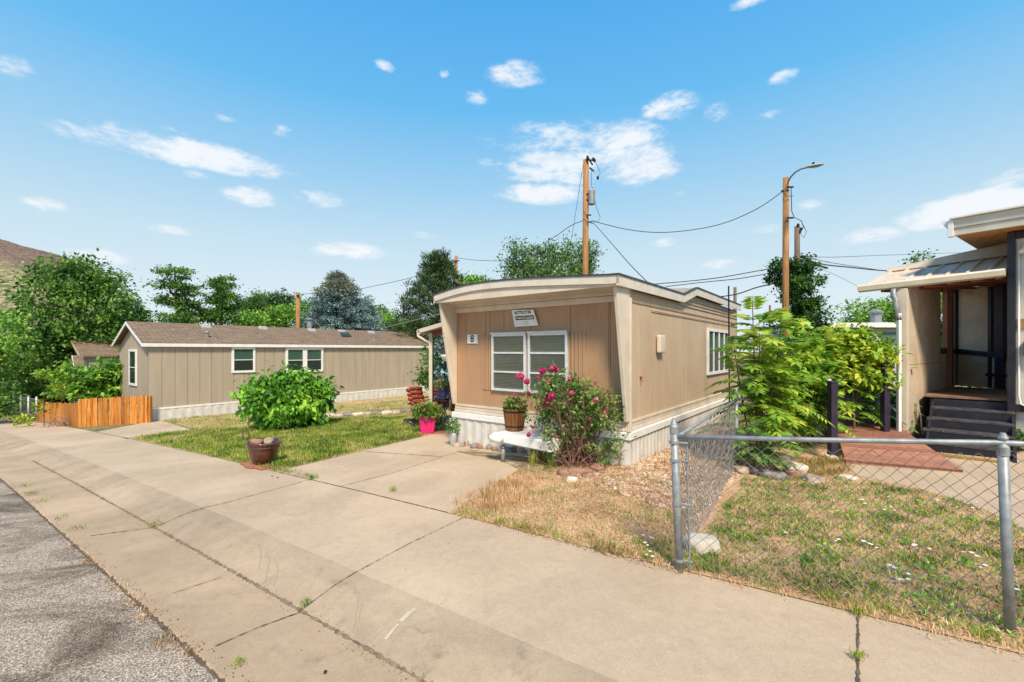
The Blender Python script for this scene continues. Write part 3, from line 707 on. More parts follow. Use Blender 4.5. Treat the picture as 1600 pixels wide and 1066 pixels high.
# slanted wing walls at both ends of the facade
def wing(x0, x1, nm='wing_wall'):
    pr = [(.0, .60), (.0, 2.72), (.47, 2.72), (.08, .60)]
    mb = MB(); mb.hexa([FX(x0, y, z) for y, z in pr], [FX(x1, y, z) for y, z in pr]); return mb.build(nm, M['cream'], h8, bevel=.01)
wing(-.045, .02); wing(LW - .02, LW + .045)
mb = MB(); mb.box(-.06, .02, -.06, .0, .44, 2.50, FX); mb.build('corner_trim', M['cream'], h8, bevel=.008)
mb = MB(); mb.box(.0, .12, 0.0, .014, .44, 2.66, SX); mb.build('corner_strip', M['cream'], h8, bevel=.004)
# rails under the siding
mb = MB()
for z0, z1, y in ((.565, .608, .03), (.505, .562, .02), (.445, .50, .034)):
    mb.box(.0, LW + .02, 0, y, z0, z1, FX)
mb.build('front_rail', M['cream'], h8, bevel=.004)
mb = MB()
for z0, z1, y in ((.565, .608, .03), (.505, .562, .02), (.445, .50, .034)):
    mb.box(.12, LL, 0, y, z0, z1, SX)
mb.build('side_rail', M['cream'], h8, bevel=.004)
# skirting: corrugated white sheet + flashing
def skirt(fr, x0, x1, zt, zb, nm, par, m, pitch=.1, y=.05):
    pr = []; x = x0; k = 0
    while x < x1:
        pr.append((x, y + (.012 if k % 4 in (1, 2) else 0))); x += pitch / 4; k += 1
    pr.append((x1, y)); mb = MB()
    for (a, ya), (b, yb) in zip(pr[:-1], pr[1:]): mb.poly([fr(a, ya, zb), fr(b, yb, zb), fr(b, yb, zt), fr(a, ya, zt)])
    mb.box(x0, x1, -.02, y - .004, zb, zt, fr)
    return mb.build(nm, m, par)
skirt(FX, -.05, LW + .05, .36, -.9, 'front_skirting', h8, M['white_skirt'], .22)
skirt(SX, -.05, LL, .36, -.9, 'side_skirting', h8, M['white_skirt'], .16)
mb = MB(); mb.box(-.09, LW + .06, 0, .085, .33, .438, FX); mb.build('front_skirt_cap', M['white'], h8, bevel=.006)
mb = MB(); mb.box(-.05, LL, 0, .085, .33, .438, SX); mb.build('side_skirt_cap', M['white'], h8, bevel=.006)

def window(par, fr, x0, x1, z0, z1, rows=1, cols=1, fw=.05, y=.0, frame=None, back='blind', hood=False, glass='glass', fy=.05, bar=.03, label=None):
    frame = frame or M['white']; mb = MB()
    mb.box(x0, x1, y, y + fy, z0, z0 + fw, fr); mb.box(x0, x1, y, y + fy, z1 - fw, z1, fr)
    mb.box(x0, x0 + fw, y, y + fy - .002, z0 + fw, z1 - fw, fr); mb.box(x1 - fw, x1, y, y + fy - .002, z0 + fw, z1 - fw, fr)
    for i in range(1, rows):
        zc = z0 + (z1 - z0) * i / rows; mb.box(x0 + fw, x1 - fw, y, y + fy * .8, zc - bar / 2, zc + bar / 2, fr)
    for i in range(1, cols):
        xc = x0 + (x1 - x0) * i / cols; mb.box(xc - bar / 2, xc + bar / 2, y, y + fy * .78, z0 + fw, z1 - fw, fr)
    if hood:
        k = int((x1 - x0) / .045)
        mb.hexa([fr(x0 - .01, y, z1), fr(x1 + .01, y, z1), fr(x1 + .01, y, z1 + .035), fr(x0 - .01, y, z1 + .035)], [fr(x0 - .01, y + .09, z1), fr(x1 + .01, y + .09, z1), fr(x1 + .01, y + .09, z1 + .012), fr(x0 - .01, y + .09, z1 + .012)])
        for i in range(k):
            a = x0 + (x1 - x0) * i / k; mb.box(a, a + .02, y + .0, y + .094, z1 + .012, z1 + .030, fr)
    w = mb.build('window', frame, par, bevel=.003, label=label)
    g = MB(); g.box(x0 + fw, x1 - fw, y + fy * .45, y + fy * .45 + .004, z0 + fw, z1 - fw, fr); sub(g.build('pane', M[glass]), w)
    b = MB()
    if back == 'blind':
        z = z0 + fw + .01
        while z < z1 - fw - .01:
            b.hexa([fr(x0 + fw, y + .006, z), fr(x1 - fw, y + .006, z), fr(x1 - fw, y + .008, z + .002), fr(x0 + fw, y + .008, z + .002)], [fr(x0 + fw, y + .018, z + .022), fr(x1 - fw, y + .018, z + .022), fr(x1 - fw, y + .019, z + .024), fr(x0 + fw, y + .019, z + .024)])
            z += .027
        sub(b.build('blind', M['blind']), w)
    elif back == 'curtain':
        zt = z0 + (z1 - z0) * .52; b.box(x0 + fw, x1 - fw, y + .004, y + .008, zt, z1 - fw, fr); sub(b.build('curtain', M['curtain']), w)
    d = MB(); d.box(x0 + fw - .002, x1 - fw + .002, y + .001, y + .003, z0 + fw - .002, z1 - fw + .002, fr); sub(d.build('dark_backing', M['dark_room']), w)
    return w
alu = mat('white_window_frame', (.72, .74, .76), (.6, .62, .64), 12, .35, .05, metal=.2)
window(h8, FX, 1.905, 2.715, .935, 2.0, rows=3, fw=.045, frame=alu, hood=True)
window(h8, FX, 1.037, 1.857, .935, 2.0, rows=3, fw=.045, frame=alu, hood=True)
window(h8, SX, 4.48, 6.58, 1.11, 2.21, rows=1, cols=4, fw=.07, frame=M['white'], fy=.05, bar=.09, back='curtain', glass='glass_dark')
# utility box, screws, outlet on the side wall
mb = MB(); mb.box(1.2, 1.46, 0.016, .09, 1.65, 1.96, SX); mb.build('utility_box', M['cream'], h8, bevel=.02)
mb = MB(); mb.box(.50, .53, 0, .03, 1.23, 1.27, SX); mb.tube([SX(.51, .02, 1.25), SX(.52, .04, 1.2), SX(.49, .03, 1.16)], .006); mb.build('spigot', M['rust_red'], h8)

def text_mesh(s, size, fr, x, z, y, m, parent, name, flip=-1, bold=0, sx=1):
    """letters read from the viewer's left; fr.x runs to the viewer's left, hence flip"""
    cu = bpy.data.curves.new(name, 'FONT'); cu.body = s; cu.size = size; cu.extrude = .0015; cu.offset = bold; cu.align_x = 'CENTER'; cu.align_y = 'CENTER'
    to = bpy.data.objects.new(name, cu); COL.objects.link(to); bpy.context.view_layer.update()
    me = bpy.data.meshes.new_from_object(to); bpy.data.objects.remove(to)
    for v in me.vertices: c = v.co.copy(); v.co = fr(x + flip * c.x * sx, y + c.z, z + c.y)
    me.materials.clear(); me.materials.append(m); me.name = name
    bm = bmesh.new(); bm.from_mesh(me); bmesh.ops.recalc_face_normals(bm, faces=bm.faces[:]); bm.to_mesh(me); bm.free()
    o = link(name, me); return sub(o, parent)
mb = MB(); mb.box(3.10, 3.38, .0, .018, 1.825, 2.01, FX); pl = mb.build('number_plate', M['white'], h8, bevel=.006)
text_mesh('8', .20, FX, 3.24, 1.918, .020, M['text'], pl, 'digit', bold=.003)
# leaning name board
q = [(2.216, 2.432), (1.727, 2.415), (1.62, 2.13), (2.142, 2.12)]
mb = MB(); mb.hexa([FX(x, .038, z) for x, z in q], [FX(x, .052, z) for x, z in q]); sb = mb.build('name_board', M['white'], h8, bevel=.003)
def shear(x, z): return (x - (2.42 - z) * .30, z)
mb = MB()
for (xa, xb, za, zb) in ((1.80, 2.155, 2.353, 2.403), (1.755, 2.165, 2.243, 2.315)):
    pts = [shear(xa, za), shear(xb, za), shear(xb, zb), shear(xa, zb)]; mb.hexa([FX(x, .0521, z) for x, z in pts], [FX(x, .0535, z) for x, z in pts])
sub(mb.build('black_bar', M['text']), sb)
class Sh:                                            # sheared frame so the lettering leans with the board
    def __init__(s, fr): s.fr = fr
    def __call__(s, x, y, z): a, b = shear(x, z); return s.fr(a, y, b)
SHF = Sh(FX)
text_mesh('Town House', .062, SHF, 1.978, 2.378, .0555, M['white'], sb, 'lettering', bold=.002, sx=.95)
text_mesh('Town & Country', .062, SHF, 1.96, 2.279, .0555, M['white'], sb, 'lettering', bold=.002, sx=.88)
mb = MB()
for k in range(7):
    a = math.pi * 2 * k / 7; cx, cz = 1.955 + .035 * math.cos(a), 2.185 + .028 * math.sin(a); x_, z_ = shear(cx, cz)
    mb.box(x_ - .009, x_ + .006, .0525, .0545, z_ - .004, z_ + .005, FX)
sub(mb.build('emblem', M['text']), sb)

# ------------------------------------------------------------ neighbour mobile home on the left
CB = Vector((-13.25, 16.1, 0)); BW, BL = 4.5, 13.6
BS = Fr(CB, (L2.x, L2.y, 0), (-F2.x, -F2.y, 0)); BF = Fr(CB, (F2.x, F2.y, 0), (-L2.x, -L2.y, 0))
hb = thing('mobile_home', 'long grey-beige mobile home with brown shingle roof behind the lawn', 'mobile home', (CB.x, CB.y, G(CB.x, CB.y)))
g1 = [k * .40 for k in range(1, 34)]
plan_wall(BS, 0, BL, -.43, 1.86, g1, .03, .02).build('long_wall', M['wall_grey'], hb)
plan_wall(BF, .02, BW, -.43, 1.86, [1.1, 2.2, 3.3], .02, .012).build('end_wall', M['wall_grey'], hb)
mb = MB(); mb.hexa([BF(.02, 0, 1.863), BF(BW, 0, 1.863), BF(BW / 2, 0, 2.72)], [BF(.02, -.08, 1.863), BF(BW, -.08, 1.863), BF(BW / 2, -.08, 2.72)]); mb.build('gable', M['wall_grey'], hb); mb = MB()
mb.hexa([BF(.02, -BL, 1.863), BF(BW, -BL, 1.863), BF(BW / 2, -BL, 2.72)], [BF(.02, -BL + .08, 1.863), BF(BW, -BL + .08, 1.863), BF(BW / 2, -BL + .08, 2.72)]); mb.build('gable', M['wall_grey'], hb)
mb = MB(); mb.box(0.02, .1, -BL + .05, -.1, -.43, 1.86, Fr(CB + Vector((F2.x, F2.y, 0)) * (BW - .1), BF.x, BF.y)); mb.box(0.1, BW, -BL, -BL + .08, -.43, 1.86, BF); mb.build('rear_wall', M['wall_grey'], hb)
mb = MB()
e, og, zr, ze = .12, .22, 2.80, 1.93
for s in (0, 1):
    xo, xi = (-e, BW / 2) if s == 0 else (BW + e, BW / 2)
    mb.hexa([BF(xo, og, ze), BF(xi, og, zr), BF(xi, og, zr + .03), BF(xo, og, ze + .03)], [BF(xo, -BL - .15, ze), BF(xi, -BL - .15, zr), BF(xi, -BL - .15, zr + .03), BF(xo, -BL - .15, ze + .03)])
rf = mb.build('roof', M['shingle'], hb)
mb = MB()
for s in (0, 1):
    xo, xi = (-e, BW / 2) if s == 0 else (BW + e, BW / 2)
    for yy in (og, -BL - .15):
        mb.hexa([BF(xo, yy - .02, ze - .10), BF(xi, yy - .02, zr - .10), BF(xi, yy - .02, zr + .015), BF(xo, yy - .02, ze + .015)], [BF(xo, yy + .012, ze - .10), BF(xi, yy + .012, zr - .10), BF(xi, yy + .012, zr + .015), BF(xo, yy + .012, ze + .015)])
    x1 = -e if s == 0 else BW + e; x0 = x1 + (-.02 if s == 0 else .02)
    mb.box(min(x0, x1), max(x0, x1), -BL - .15, og + .012, ze - .11, ze + .012, BF)
mb.build('fascia', M['white'], hb, bevel=.004)
mb = MB(); mb.box(-.1, -.0, -BL, og - .03, ze - .10, ze - .085, BF); mb.box(BW, BW + .1, -BL, og - .03, ze - .10, ze - .085, BF); mb.build('eave_soffit', M['white'], hb)
mb = MB(); mb.box(.0, BL, .0, .02, 1.78, 1.84, BS); mb.build('frieze_board', M['wall_grey'], hb)
skirt(BS, -.02, BL, -.48, -1.8, 'side_skirting', hb, M['white_skirt'], .3, .03)
skirt(BF, -.02, BW, -.48, -1.8, 'end_skirting', hb, M['white_skirt'], .3, .03)
mb = MB(); mb.box(-.02, BL, 0, .05, -.50, -.435, BS); mb.box(-.04, BW, 0, .05, -.50, -.437, BF); mb.build('skirt_cap', M['white'], hb, bevel=.005)
def tx(u): a = (u - HX) / F_PX; return (a * CB.y - CB.x) / (L2.x - a * L2.y)
def zx(t, v): return CAM_Z + (HY - v) / F_PX * (CB.y + L2.y * t)
a, b = tx(361.5), tx(398.5); window(hb, BS, a, b, zx(a, 583), zx(a, 542.5), rows=2, fw=.09, back='curtain', glass='glass_dark', fy=.05)
a, c2_ = tx(446), tx(504.5); zt, zb_ = zx(a, 543.5), zx(a, 583)
mid = tx(476); window(hb, BS, a, mid, zb_, zt, rows=2, fw=.10, back='curtain', glass='glass_dark'); window(hb, BS, mid + .003, c2_, zb_, zt, rows=2, fw=.10, back='curtain', glass='glass_dark')
def txe(u): a = (u - HX) / F_PX; return (CB.x - a * CB.y) / (-F2.x + a * F2.y) if False else (a * CB.y - CB.x) / (F2.x - a * F2.y)
a, b = txe(214.2), txe(203); window(hb, BF, a, b, zx(.0, 607) , zx(0, 545) - .02, rows=2, fw=.09, back='none', glass='glass_dark')
# roof vents, pipes, skylight
slope = (zr - ze) / (BW / 2 + e)
def roofpt(t, xw): return BF(xw, -t, ze + (xw + e) * slope + .03)
RF = Fr((0, 0, 0), BS.x, None)
for u, xw in ((340, 1.95), (428, 2.0), (502, 1.95), (548, 1.95), (593, 1.95)):
    t = tx(u) * 1.08; p = roofpt(t, xw); f_ = Fr(p, BS.x, BS.y)
    mb = MB(); mb.hexa([f_(-.2, -.16, -.12), f_(.2, -.16, -.12), f_(.2, .16, -.12), f_(-.2, .16, -.12)], [f_(-.16, -.12, .1), f_(.16, -.12, .1), f_(.16, .12, .08), f_(-.16, .12, .08)])
    mb.build('roof_vent', M['grey_plastic'], hb, bevel=.02)
for u, xw, r_, hh in ((328.5, .6, .06, .16), (512, 2.3, .13, .42), (592, 1.0, .04, .18)):
    t = tx(u) * 1.04; p = roofpt(t, xw); mb = MB(); mb.tube([p - Vector((0, 0, .1)), p + Vector((0, 0, hh))], r_, 12); mb.lathe([(r_ * 1.5, 0), (r_ * 1.6, .05), (r_ * .3, .12)], p + Vector((0, 0, hh)), 12)
    mb.build('vent_pipe', M['galv'], hb)
p = roofpt(tx(560) * 1.05, 1.4); mb = MB(); q0 = [roofpt(tx(552), 1.0), roofpt(tx(566), 1.0), roofpt(tx(566) + .2, 1.6), roofpt(tx(552) + .2, 1.6)]
mb.hexa([x_ + Vector((0, 0, .01)) for x_ in q0], [x_ + Vector((0, 0, .09)) for x_ in q0]); mb.build('skylight', M['glass_dark'], hb)

# ------------------------------------------------------------ third home, further left, with a small blue-grey gable
H3 = P(139, 560, 24); h3 = thing('mobile_home', 'small beige home with brown roof half hidden behind the cedar fence and shrub', 'mobile home', (H3.x, H3.y, G(H3.x, H3.y)))
f3 = Fr((H3.x, H3.y, 0), (F2.x, F2.y, 0), (-L2.x, -L2.y, 0)); w3 = 5.4
bx = MB(); bx.box(0, w3, -9, 0, -2.0, 1.35, f3); bx.hexa([f3(0, 0, 1.35), f3(w3, 0, 1.35), f3(w3 / 2, 0, 2.1)], [f3(0, -9, 1.35), f3(w3, -9, 1.35), f3(w3 / 2, -9, 2.1)]); bx.build('wall', mat('beige_wall', (.45, .39, .28), (.4, .34, .24), 3, .7, .1), h3)
mb = MB()
for xo in (-.2, w3 + .2):
    mb.hexa([f3(xo, .35, 1.32), f3(w3 / 2, .35, 2.22), f3(w3 / 2, .35, 2.3), f3(xo, .35, 1.4)], [f3(xo, -9.3, 1.32), f3(w3 / 2, -9.3, 2.22), f3(w3 / 2, -9.3, 2.3), f3(xo, -9.3, 1.4)])
mb.build('roof', M['shingle'], h3)
mb = MB()
for xo in (-.2, w3 + .2):
    mb.hexa([f3(xo, .36, 1.22), f3(w3 / 2, .36, 2.12), f3(w3 / 2, .36, 2.27), f3(xo, .36, 1.37)], [f3(xo, .39, 1.22), f3(w3 / 2, .39, 2.12), f3(w3 / 2, .39, 2.27), f3(xo, .39, 1.37)])
mb.build('gable_trim', mat('pink_tan_trim', (.55, .42, .32), (.5, .38, .28), 4, .6, 0), h3)
window(h3, f3, .5, 1.3, .1, 1.1, rows=1, cols=2, fw=.08, back='none', glass='glass_dark')
skirtc = M['white']
g0 = P(117, 575, 22); pz = thing('porch_gable', 'small blue-grey porch gable beside the beige home', 'porch', (g0.x, g0.y, G(g0.x, g0.y)))
f4 = Fr((g0.x, g0.y, 0), (F2.x, F2.y, 0), (-L2.x, -L2.y, 0))
mb = MB(); mb.hexa([f4(0, 0, .88), f4(.95, 0, .88), f4(.475, 0, 1.36)], [f4(0, -.3, .88), f4(.95, -.3, .88), f4(.475, -.3, 1.36)]); mb.build('gable_panel', mat('blue_grey_paint', (.20, .27, .33), (.17, .23, .28), 4, .6, 0), pz)
mb = MB()
for xo in (-.08, 1.03): mb.hexa([f4(xo, .03, .83), f4(.475, .03, 1.37), f4(.475, .03, 1.44), f4(xo, .03, .90)], [f4(xo, .06, .83), f4(.475, .06, 1.37), f4(.475, .06, 1.44), f4(xo, .06, .90)])
mb.build('roof_board', M['fascia'], pz)
mb = MB()
for xo in (-.08, 1.03): mb.hexa([f4(xo, .029, .84), f4(.475, .029, 1.38), f4(.475, .029, 1.43), f4(xo, .029, .89)], [f4(xo, -.35, .84), f4(.475, -.35, 1.38), f4(.475, -.35, 1.43), f4(xo, -.35, .89)])
mb.build('roof', M['shingle'], pz)
for x_ in (.04, .83):
    mb = MB(); mb.box(x_, x_ + .08, -.14, -.04, -2.0, .88, f4); mb.build('post', M['grey_plastic'], pz)

# ------------------------------------------------------------ cedar fence, wire gate panels on its left
A0, A1, A2 = hit(231, 661), hit(123, 668), hit(58, 656)
cf = thing('picket_fence', 'low orange cedar board fence in front of the grey-beige home', 'fence', tuple(A1))
def board_run(p0, p1, h, n, nm, par):
    d = (p1 - p0); d.z = 0; L = d.length; fr = Fr((p0.x, p0.y, 0), d); mb = MB(); rnd = random.Random(n)
    for i in range(n):
        x0 = L * i / n; z = G(*fr(x0, 0, 0)[:2]); hh = h + rnd.uniform(-.02, .02); yy = rnd.uniform(-.012, .012)
        t = rnd.uniform(-.02, .02); w = L / n - .006
        mb.hexa([fr(x0, yy, z + .0), fr(x0 + w, yy, z), fr(x0 + w, yy + .018, z), fr(x0, yy + .018, z)], [fr(x0 + t, yy, z + hh), fr(x0 + w + t, yy, z + hh), fr(x0 + w + t, yy + .018, z + hh), fr(x0 + t, yy + .018, z + hh)])
    return mb.build(nm, M['cedar'], par)
board_run(A1, A0, .98, 26, 'board_panel', cf); board_run(A2, A1, .86, 11, 'board_panel', cf)
mb = MB(); z0 = A1.z
for p, q in ((A1, A0), (A2, A1)):
    d = (q - p).normalized(); f_ = Fr((p.x, p.y, 0), (d.x, d.y, 0)); L = (q - p).length; 
    for zz in (.2, .7): mb.hexa([f_(0, .03, p.z + zz), f_(0, .07, p.z + zz), f_(0, .07, p.z + zz + .09), f_(0, .03, p.z + zz + .09)], [f_(L, .03, q.z + zz), f_(L, .07, q.z + zz), f_(L, .07, q.z + zz + .09), f_(L, .03, q.z + zz + .09)])
mb.build('rail', M['cedar'], cf)
for p in (A0, A1, A2):
    mb = MB(); mb.box(p.x - .05, p.x + .05, p.y + .04, p.y + .14, p.z - .2, p.z + .95); mb.build('post', M['cedar'], cf, bevel=.005)
B0, B1 = hit(57, 652), hit(21, 647)
wf = thing('wire_fence', 'low grey wire mesh fence with white posts left of the cedar fence', 'fence', tuple(B0))
d = (B1 - B0); wL = d.length; fw_ = Fr(tuple(B0), (d.x, d.y, 0))
mb = MB(); mb.box(0, wL, -.01, .01, .86, .90, fw_); mb.box(0, wL, -.01, .01, .05, .09, fw_); mb.build('rail', M['galv'], wf)
mb = MB()
for i in range(40): x_ = wL * i / 40; mb.box(x_, x_ + .006, -.004, .004, .09, .86, fw_)
for i in range(12): mb.box(0, wL, -.003, .003, .09 + .064 * i, .094 + .064 * i, fw_)
mb.build('wire_mesh', M['galv_wire'], wf)
for i in range(4): x_ = wL * i / 3; mb = MB(); mb.tube([fw_(x_, 0, 0), fw_(x_, 0, .98)], .035, 10); mb.lathe([(.04, 0), (.045, .03), (.01, .06)], fw_(x_, 0, .96), 10); mb.build('post', M['white'], wf, smooth=True)

# ------------------------------------------------------------ chain link fences
FH = 1.07
p1 = Vector((1.315, 3.46, 0)); p1.z = G(p1.x, p1.y); p2 = Vector((2.935, 2.60, 0)); p2.z = G(p2.x, p2.y)
dirf = (p2 - p1); dirf.z = 0; dirf.normalize(); p3 = p2 + dirf * 2.4; p3.z = G(p3.x, p3.y)
s2 = Vector((3.30, 6.50, 0)); s2.z = G(s2.x, s2.y)
def chain(a, b, za, zb, ha, hb_, nm, par, pitch=.085, wr=.0023):
    d = b - a; d.z = 0; L = d.length; d.normalize(); nrm = Vector((-d.y, d.x, 0)); mb = MB()
    n = int(L / (pitch / 2)); rnd = random.Random(3)
    rows = int(round((ha) / (pitch / 2)))
    for i in range(n):
        x0 = i * pitch / 2; s = 1 if i % 2 == 0 else -1
        # each zigzag wire runs down between columns i and i+1
        pts = []
        for k in range(rows + 1):
            x = x0 + (pitch / 2 if (k + i) % 2 else 0)
            t = min(1, x / L); zb0 = za * (1 - t) + zb * t; h = ha * (1 - t) + hb_ * t
            z = zb0 + .03 + (h - .07) * (1 - k / rows)
            wob = .007 * math.sin(x * 3.1 + z * 4) + .006 * math.sin(x * 11 + k)
            pts.append(a.xy.to_3d() + d * (x + .004 * math.sin(k * 1.3 + x * 2)) + nrm * (wob + .004 * (1 if k % 2 else -1)) + Vector((0, 0, z)))
        mb.tube(pts, wr, 4, cap=False)
    return mb.build(nm, M['galv_wire'], par)
def post(base, top, r, par, cap='dome', nm='post'):
    mb = MB(); mb.tube([base, top], r, 18); o = mb.build(nm, M['galv'], par, smooth=True)
    c = MB(); T = (top - base).normalized().to_track_quat('Z', 'Y').to_matrix()
    if cap == 'acorn': c.lathe([(r * 1.12, -.02), (r * 1.14, .035), (r * .95, .045), (r * .8, .06), (r * .15, .105)], top, 16, T)
    else: c.lathe([(r * 1.15, -.04), (r * 1.15, .012), (r * .5, .04), (r * .2, .05)], top, 16, T)
    sub(c.build('post_cap', M['galv'], smooth=False, bevel=.002), o); return o
cf1 = thing('chain_link_fence', 'galvanised chain link fence running along the sidewalk at right', 'fence', tuple(p1))
T1 = p1 + Vector((-.045, 0, 1.10)); T2 = p2 + Vector((-.045, 0, 1.09))
post(p1 - Vector((0, 0, .05)), T1, .030, cf1, 'acorn'); post(p2 - Vector((0, 0, .05)), T2, .025, cf1, 'dome'); post(p3, p3 + Vector((0, 0, 1.09)), .025, cf1, 'dome')
mb = MB(); ra, rb_, rc = T1 + Vector((0, 0, -.045)), T2 + Vector((0, 0, .035)), p3 + Vector((0, 0, 1.12)); mb.tube([ra, (ra + rb_) / 2 - Vector((0, 0, .004)), rb_, rc], .0175, 14); mb.build('top_rail', M['galv'], cf1, smooth=True)
chain(p1, p2, p1.z, p2.z, 1.04, 1.10, 'chain_mesh', cf1); chain(p2, p3, p2.z, p3.z, 1.10, 1.12, 'chain_mesh', cf1)
tb = MB(); o_ = dirf * .075; tb.tube([p1 + o_ + Vector((0, 0, .03)), T1 + o_ + Vector((.02, 0, -.12))], .008, 8); tb.build('tension_bar', M['galv'], cf1)
for h_ in (.08, .52, .86, 1.0):
    mb = MB(); c = p1 + Vector((-.045 * h_, 0, h_)); mb.lathe([(.036, 0), (.036, .022)], c, 16); mb.tube([c + Vector((0, 0, .011)), c + o_ * 1.35 + Vector((0, 0, .011))], .009, 6); mb.build('brace_band', M['galv'], cf1)
mb = MB(); lp = T2 + Vector((0, 0, .035)); mb.lathe([(.028, -.05), (.028, -.02), (.012, .0), (.026, .03), (.012, .06)], lp, 12); mb.build('loop_cap', M['galv'], cf1)
cf2 = thing('chain_link_fence', 'galvanised chain link fence running back beside house number 8', 'fence', tuple(s2))
post(s2 - Vector((0, 0, .05)), s2 + Vector((-.0, 0, 1.08)), .028, cf2, 'acorn')
mb = MB(); mb.tube([T1 + Vector((.02, .02, -.06)), (T1 + s2 + Vector((0, 0, 1.0))) / 2 - Vector((0, 0, .02)), s2 + Vector((0, 0, 1.0))], .017, 12); mb.build('top_rail', M['galv'], cf2, smooth=True)
dd = (s2 - p1).normalized(); chain(p1 + dd * .05, s2, p1.z, s2.z, 1.04, 1.0, 'chain_mesh', cf2)
s3 = Vector((5.0, 8.0, 0)); s3.z = G(5.0, 8.0); post(s3, s3 + Vector((0, 0, .98)), .026, cf2); chain(s2, s3, s2.z, s3.z, 1.0, .98, 'chain_mesh', cf2)
mb = MB(); mb.tube([s2 + Vector((0, 0, 1.0)), s3 + Vector((0, 0, .97))], .017, 10); mb.build('top_rail', M['galv'], cf2, smooth=True)

# ------------------------------------------------------------ right-hand home with porch and stairs
rh = thing('mobile_home', 'pale home at the right edge with black trim, metal porch roof and dark stairs', 'mobile home', (8.13, 7.2, G(8.13, 7.2)))
LR = Vector((.819, .573, 0)).normalized(); FR_ = Vector((-.573, .819, 0)).normalized()
MC = Vector((8.16, 7.2, 0)); mg = G(8.1, 7.2)
mf = Fr(MC, tuple(-FR_), tuple(-LR))          # x runs nearer/right along the street-side wall, y out towards the viewer
mb = MB(); mb.box(0.0, 3.4, -6.5, -.01, .72, 3.62, mf); mb.build('wall', M['trailer_pale'], rh)
mb = MB(); mb.box(0.02, 3.4, -6.5, -.04, -.2, .70, mf); mb.build('skirting', M['white_skirt'], rh)
mb = MB(); mb.box(-.055, .035, -.05, .045, -.1, 3.62, mf); mb.build('black_post', M['black'], rh, bevel=.006)
for za, zb in ((.70, .82), (3.50, 3.62)): mb = MB(); mb.box(.036, 3.4, .0, .03, za, zb, mf); mb.build('black_trim', M['black'], rh, bevel=.004)
# main roof: box eave, fascia, gutter tip and bare plywood soffit
rz = 3.63
mb = MB(); mb.box(-.62, 3.4, -7.0, .395, rz + .02, rz + .28, mf); mb.build('main_roof', M['metal_roof'], rh)
mb = MB(); mb.box(-.62, 3.4, .397, .43, rz, rz + .12, mf); mb.build('lower_fascia', M['trailer_pale'], rh, bevel=.004)
mb = MB(); mb.box(-.62, 3.4, .397, .45, rz + .123, rz + .27, mf); mb.build('upper_fascia', M['trailer_pale'], rh, bevel=.004)
mb = MB(); mb.box(-.66, 3.4, .40, .50, rz + .275, rz + .31, mf); mb.build('drip_edge', M['white'], rh, bevel=.004)
mb = MB(); mb.box(-.60, 3.4, -6.8, .39, rz + .004, rz + .016, mf); mb.build('soffit', M['soffit'], rh)
mb = MB(); mb.box(-.68, -.61, .38, .47, rz - .02, rz + .25, mf); mb.build('gutter_end_cap', M['white'], rh, bevel=.006)
mb = MB(); mb.hexa([mf(-.74, .42, rz + .20), mf(-.62, .42, rz + .03), mf(-.62, .42, rz + .27), mf(-.76, .42, rz + .27)], [mf(-.74, -7, rz + .20), mf(-.62, -7, rz + .03), mf(-.62, -7, rz + .27), mf(-.76, -7, rz + .27)]); mb.build('side_gutter', M['white'], rh)
# conduit, lamp, letter box on the pale wall
mb = MB(); mb.tube([mf(.07, .02, 3.45), mf(.07, .02, .95), mf(.09, .03, .83), mf(.18, .05, .78), mf(.35, .05, .76)], .014, 8); mb.build('conduit', M['white'], rh, smooth=True)
mb = MB(); mb.lathe([(.02, .1), (.10, .0), (.085, -.04)], mf(.17, .10, 3.28), 16); mb.build('wall_lamp', M['white'], rh)
mb = MB(); mb.box(.13, .45, .0, .10, 1.60, 1.78, mf); mb.hexa([mf(.12, .0, 1.78), mf(.46, 0, 1.78), mf(.46, .12, 1.78), mf(.12, .12, 1.78)], [mf(.12, .0, 1.84), mf(.46, 0, 1.84), mf(.46, .02, 1.84), mf(.12, .02, 1.84)]); mb.build('letter_box', M['black'], rh, bevel=.006)
mb = MB(); mb.box(.04, .9, 0.0, .012, 2.05, 2.2, mf); mb.build('bare_patch', M['yellowwood'], rh)

# porch: solid end wall, low wall, rails, floor
W0, W1, W2, W3 = Vector((7.02, 7.80, 0)), Vector((8.95, 9.22, 0)), Vector((10.4, 10.3, 0)), Vector((10.42, 9.0, 0))
def wallseg(a, b, z0, z1, th, nm, m, par=rh, z1b=None, z0b=None, bevel=.004):
    d = (b - a).normalized(); n = Vector((-d.y, d.x, 0)) * th; z1b = z1 if z1b is None else z1b; z0b = z0 if z0b is None else z0b; mb = MB()
    u = lambda p, z: Vector((p.x, p.y, z))
    mb.hexa([u(a, z0), u(a + n, z0), u(a + n, z1), u(a, z1)], [u(b, z0b), u(b + n, z0b), u(b + n, z1b), u(b, z1b)]); return mb.build(nm, m, par, bevel=bevel)
dz = .88
dW = (W1 - W0).normalized(); nW = Vector((-dW.y, dW.x, 0))
wallseg(W0, W1, 1.44, 2.95, .12, 'stucco_panel', M['sidebeige'], z1b=3.2); wallseg(W0, W1, 0.0, 1.433, .12, 'stucco_panel', M['sidebeige'])
wallseg(W0 - dW * .155, W0 - dW * .003, 0, 2.78, .135, 'porch_end_post', M['cream'])
wallseg(W1, W2, dz, 1.62, .10, 'low_wall', M['sidebeige']); wallseg(W2 + Vector((-.1, -.02, 0)), W3 + Vector((-.1, .50, 0)), dz, 3.1, .08, 'stucco_panel', M['sidebeige'])
wallseg(W2 + Vector((-.12, -.05, 0)), W3 + Vector((-.12, 0, 0)), dz, 1.60, .06, 'low_wall', M['sidebeige'], z1b=1.50)
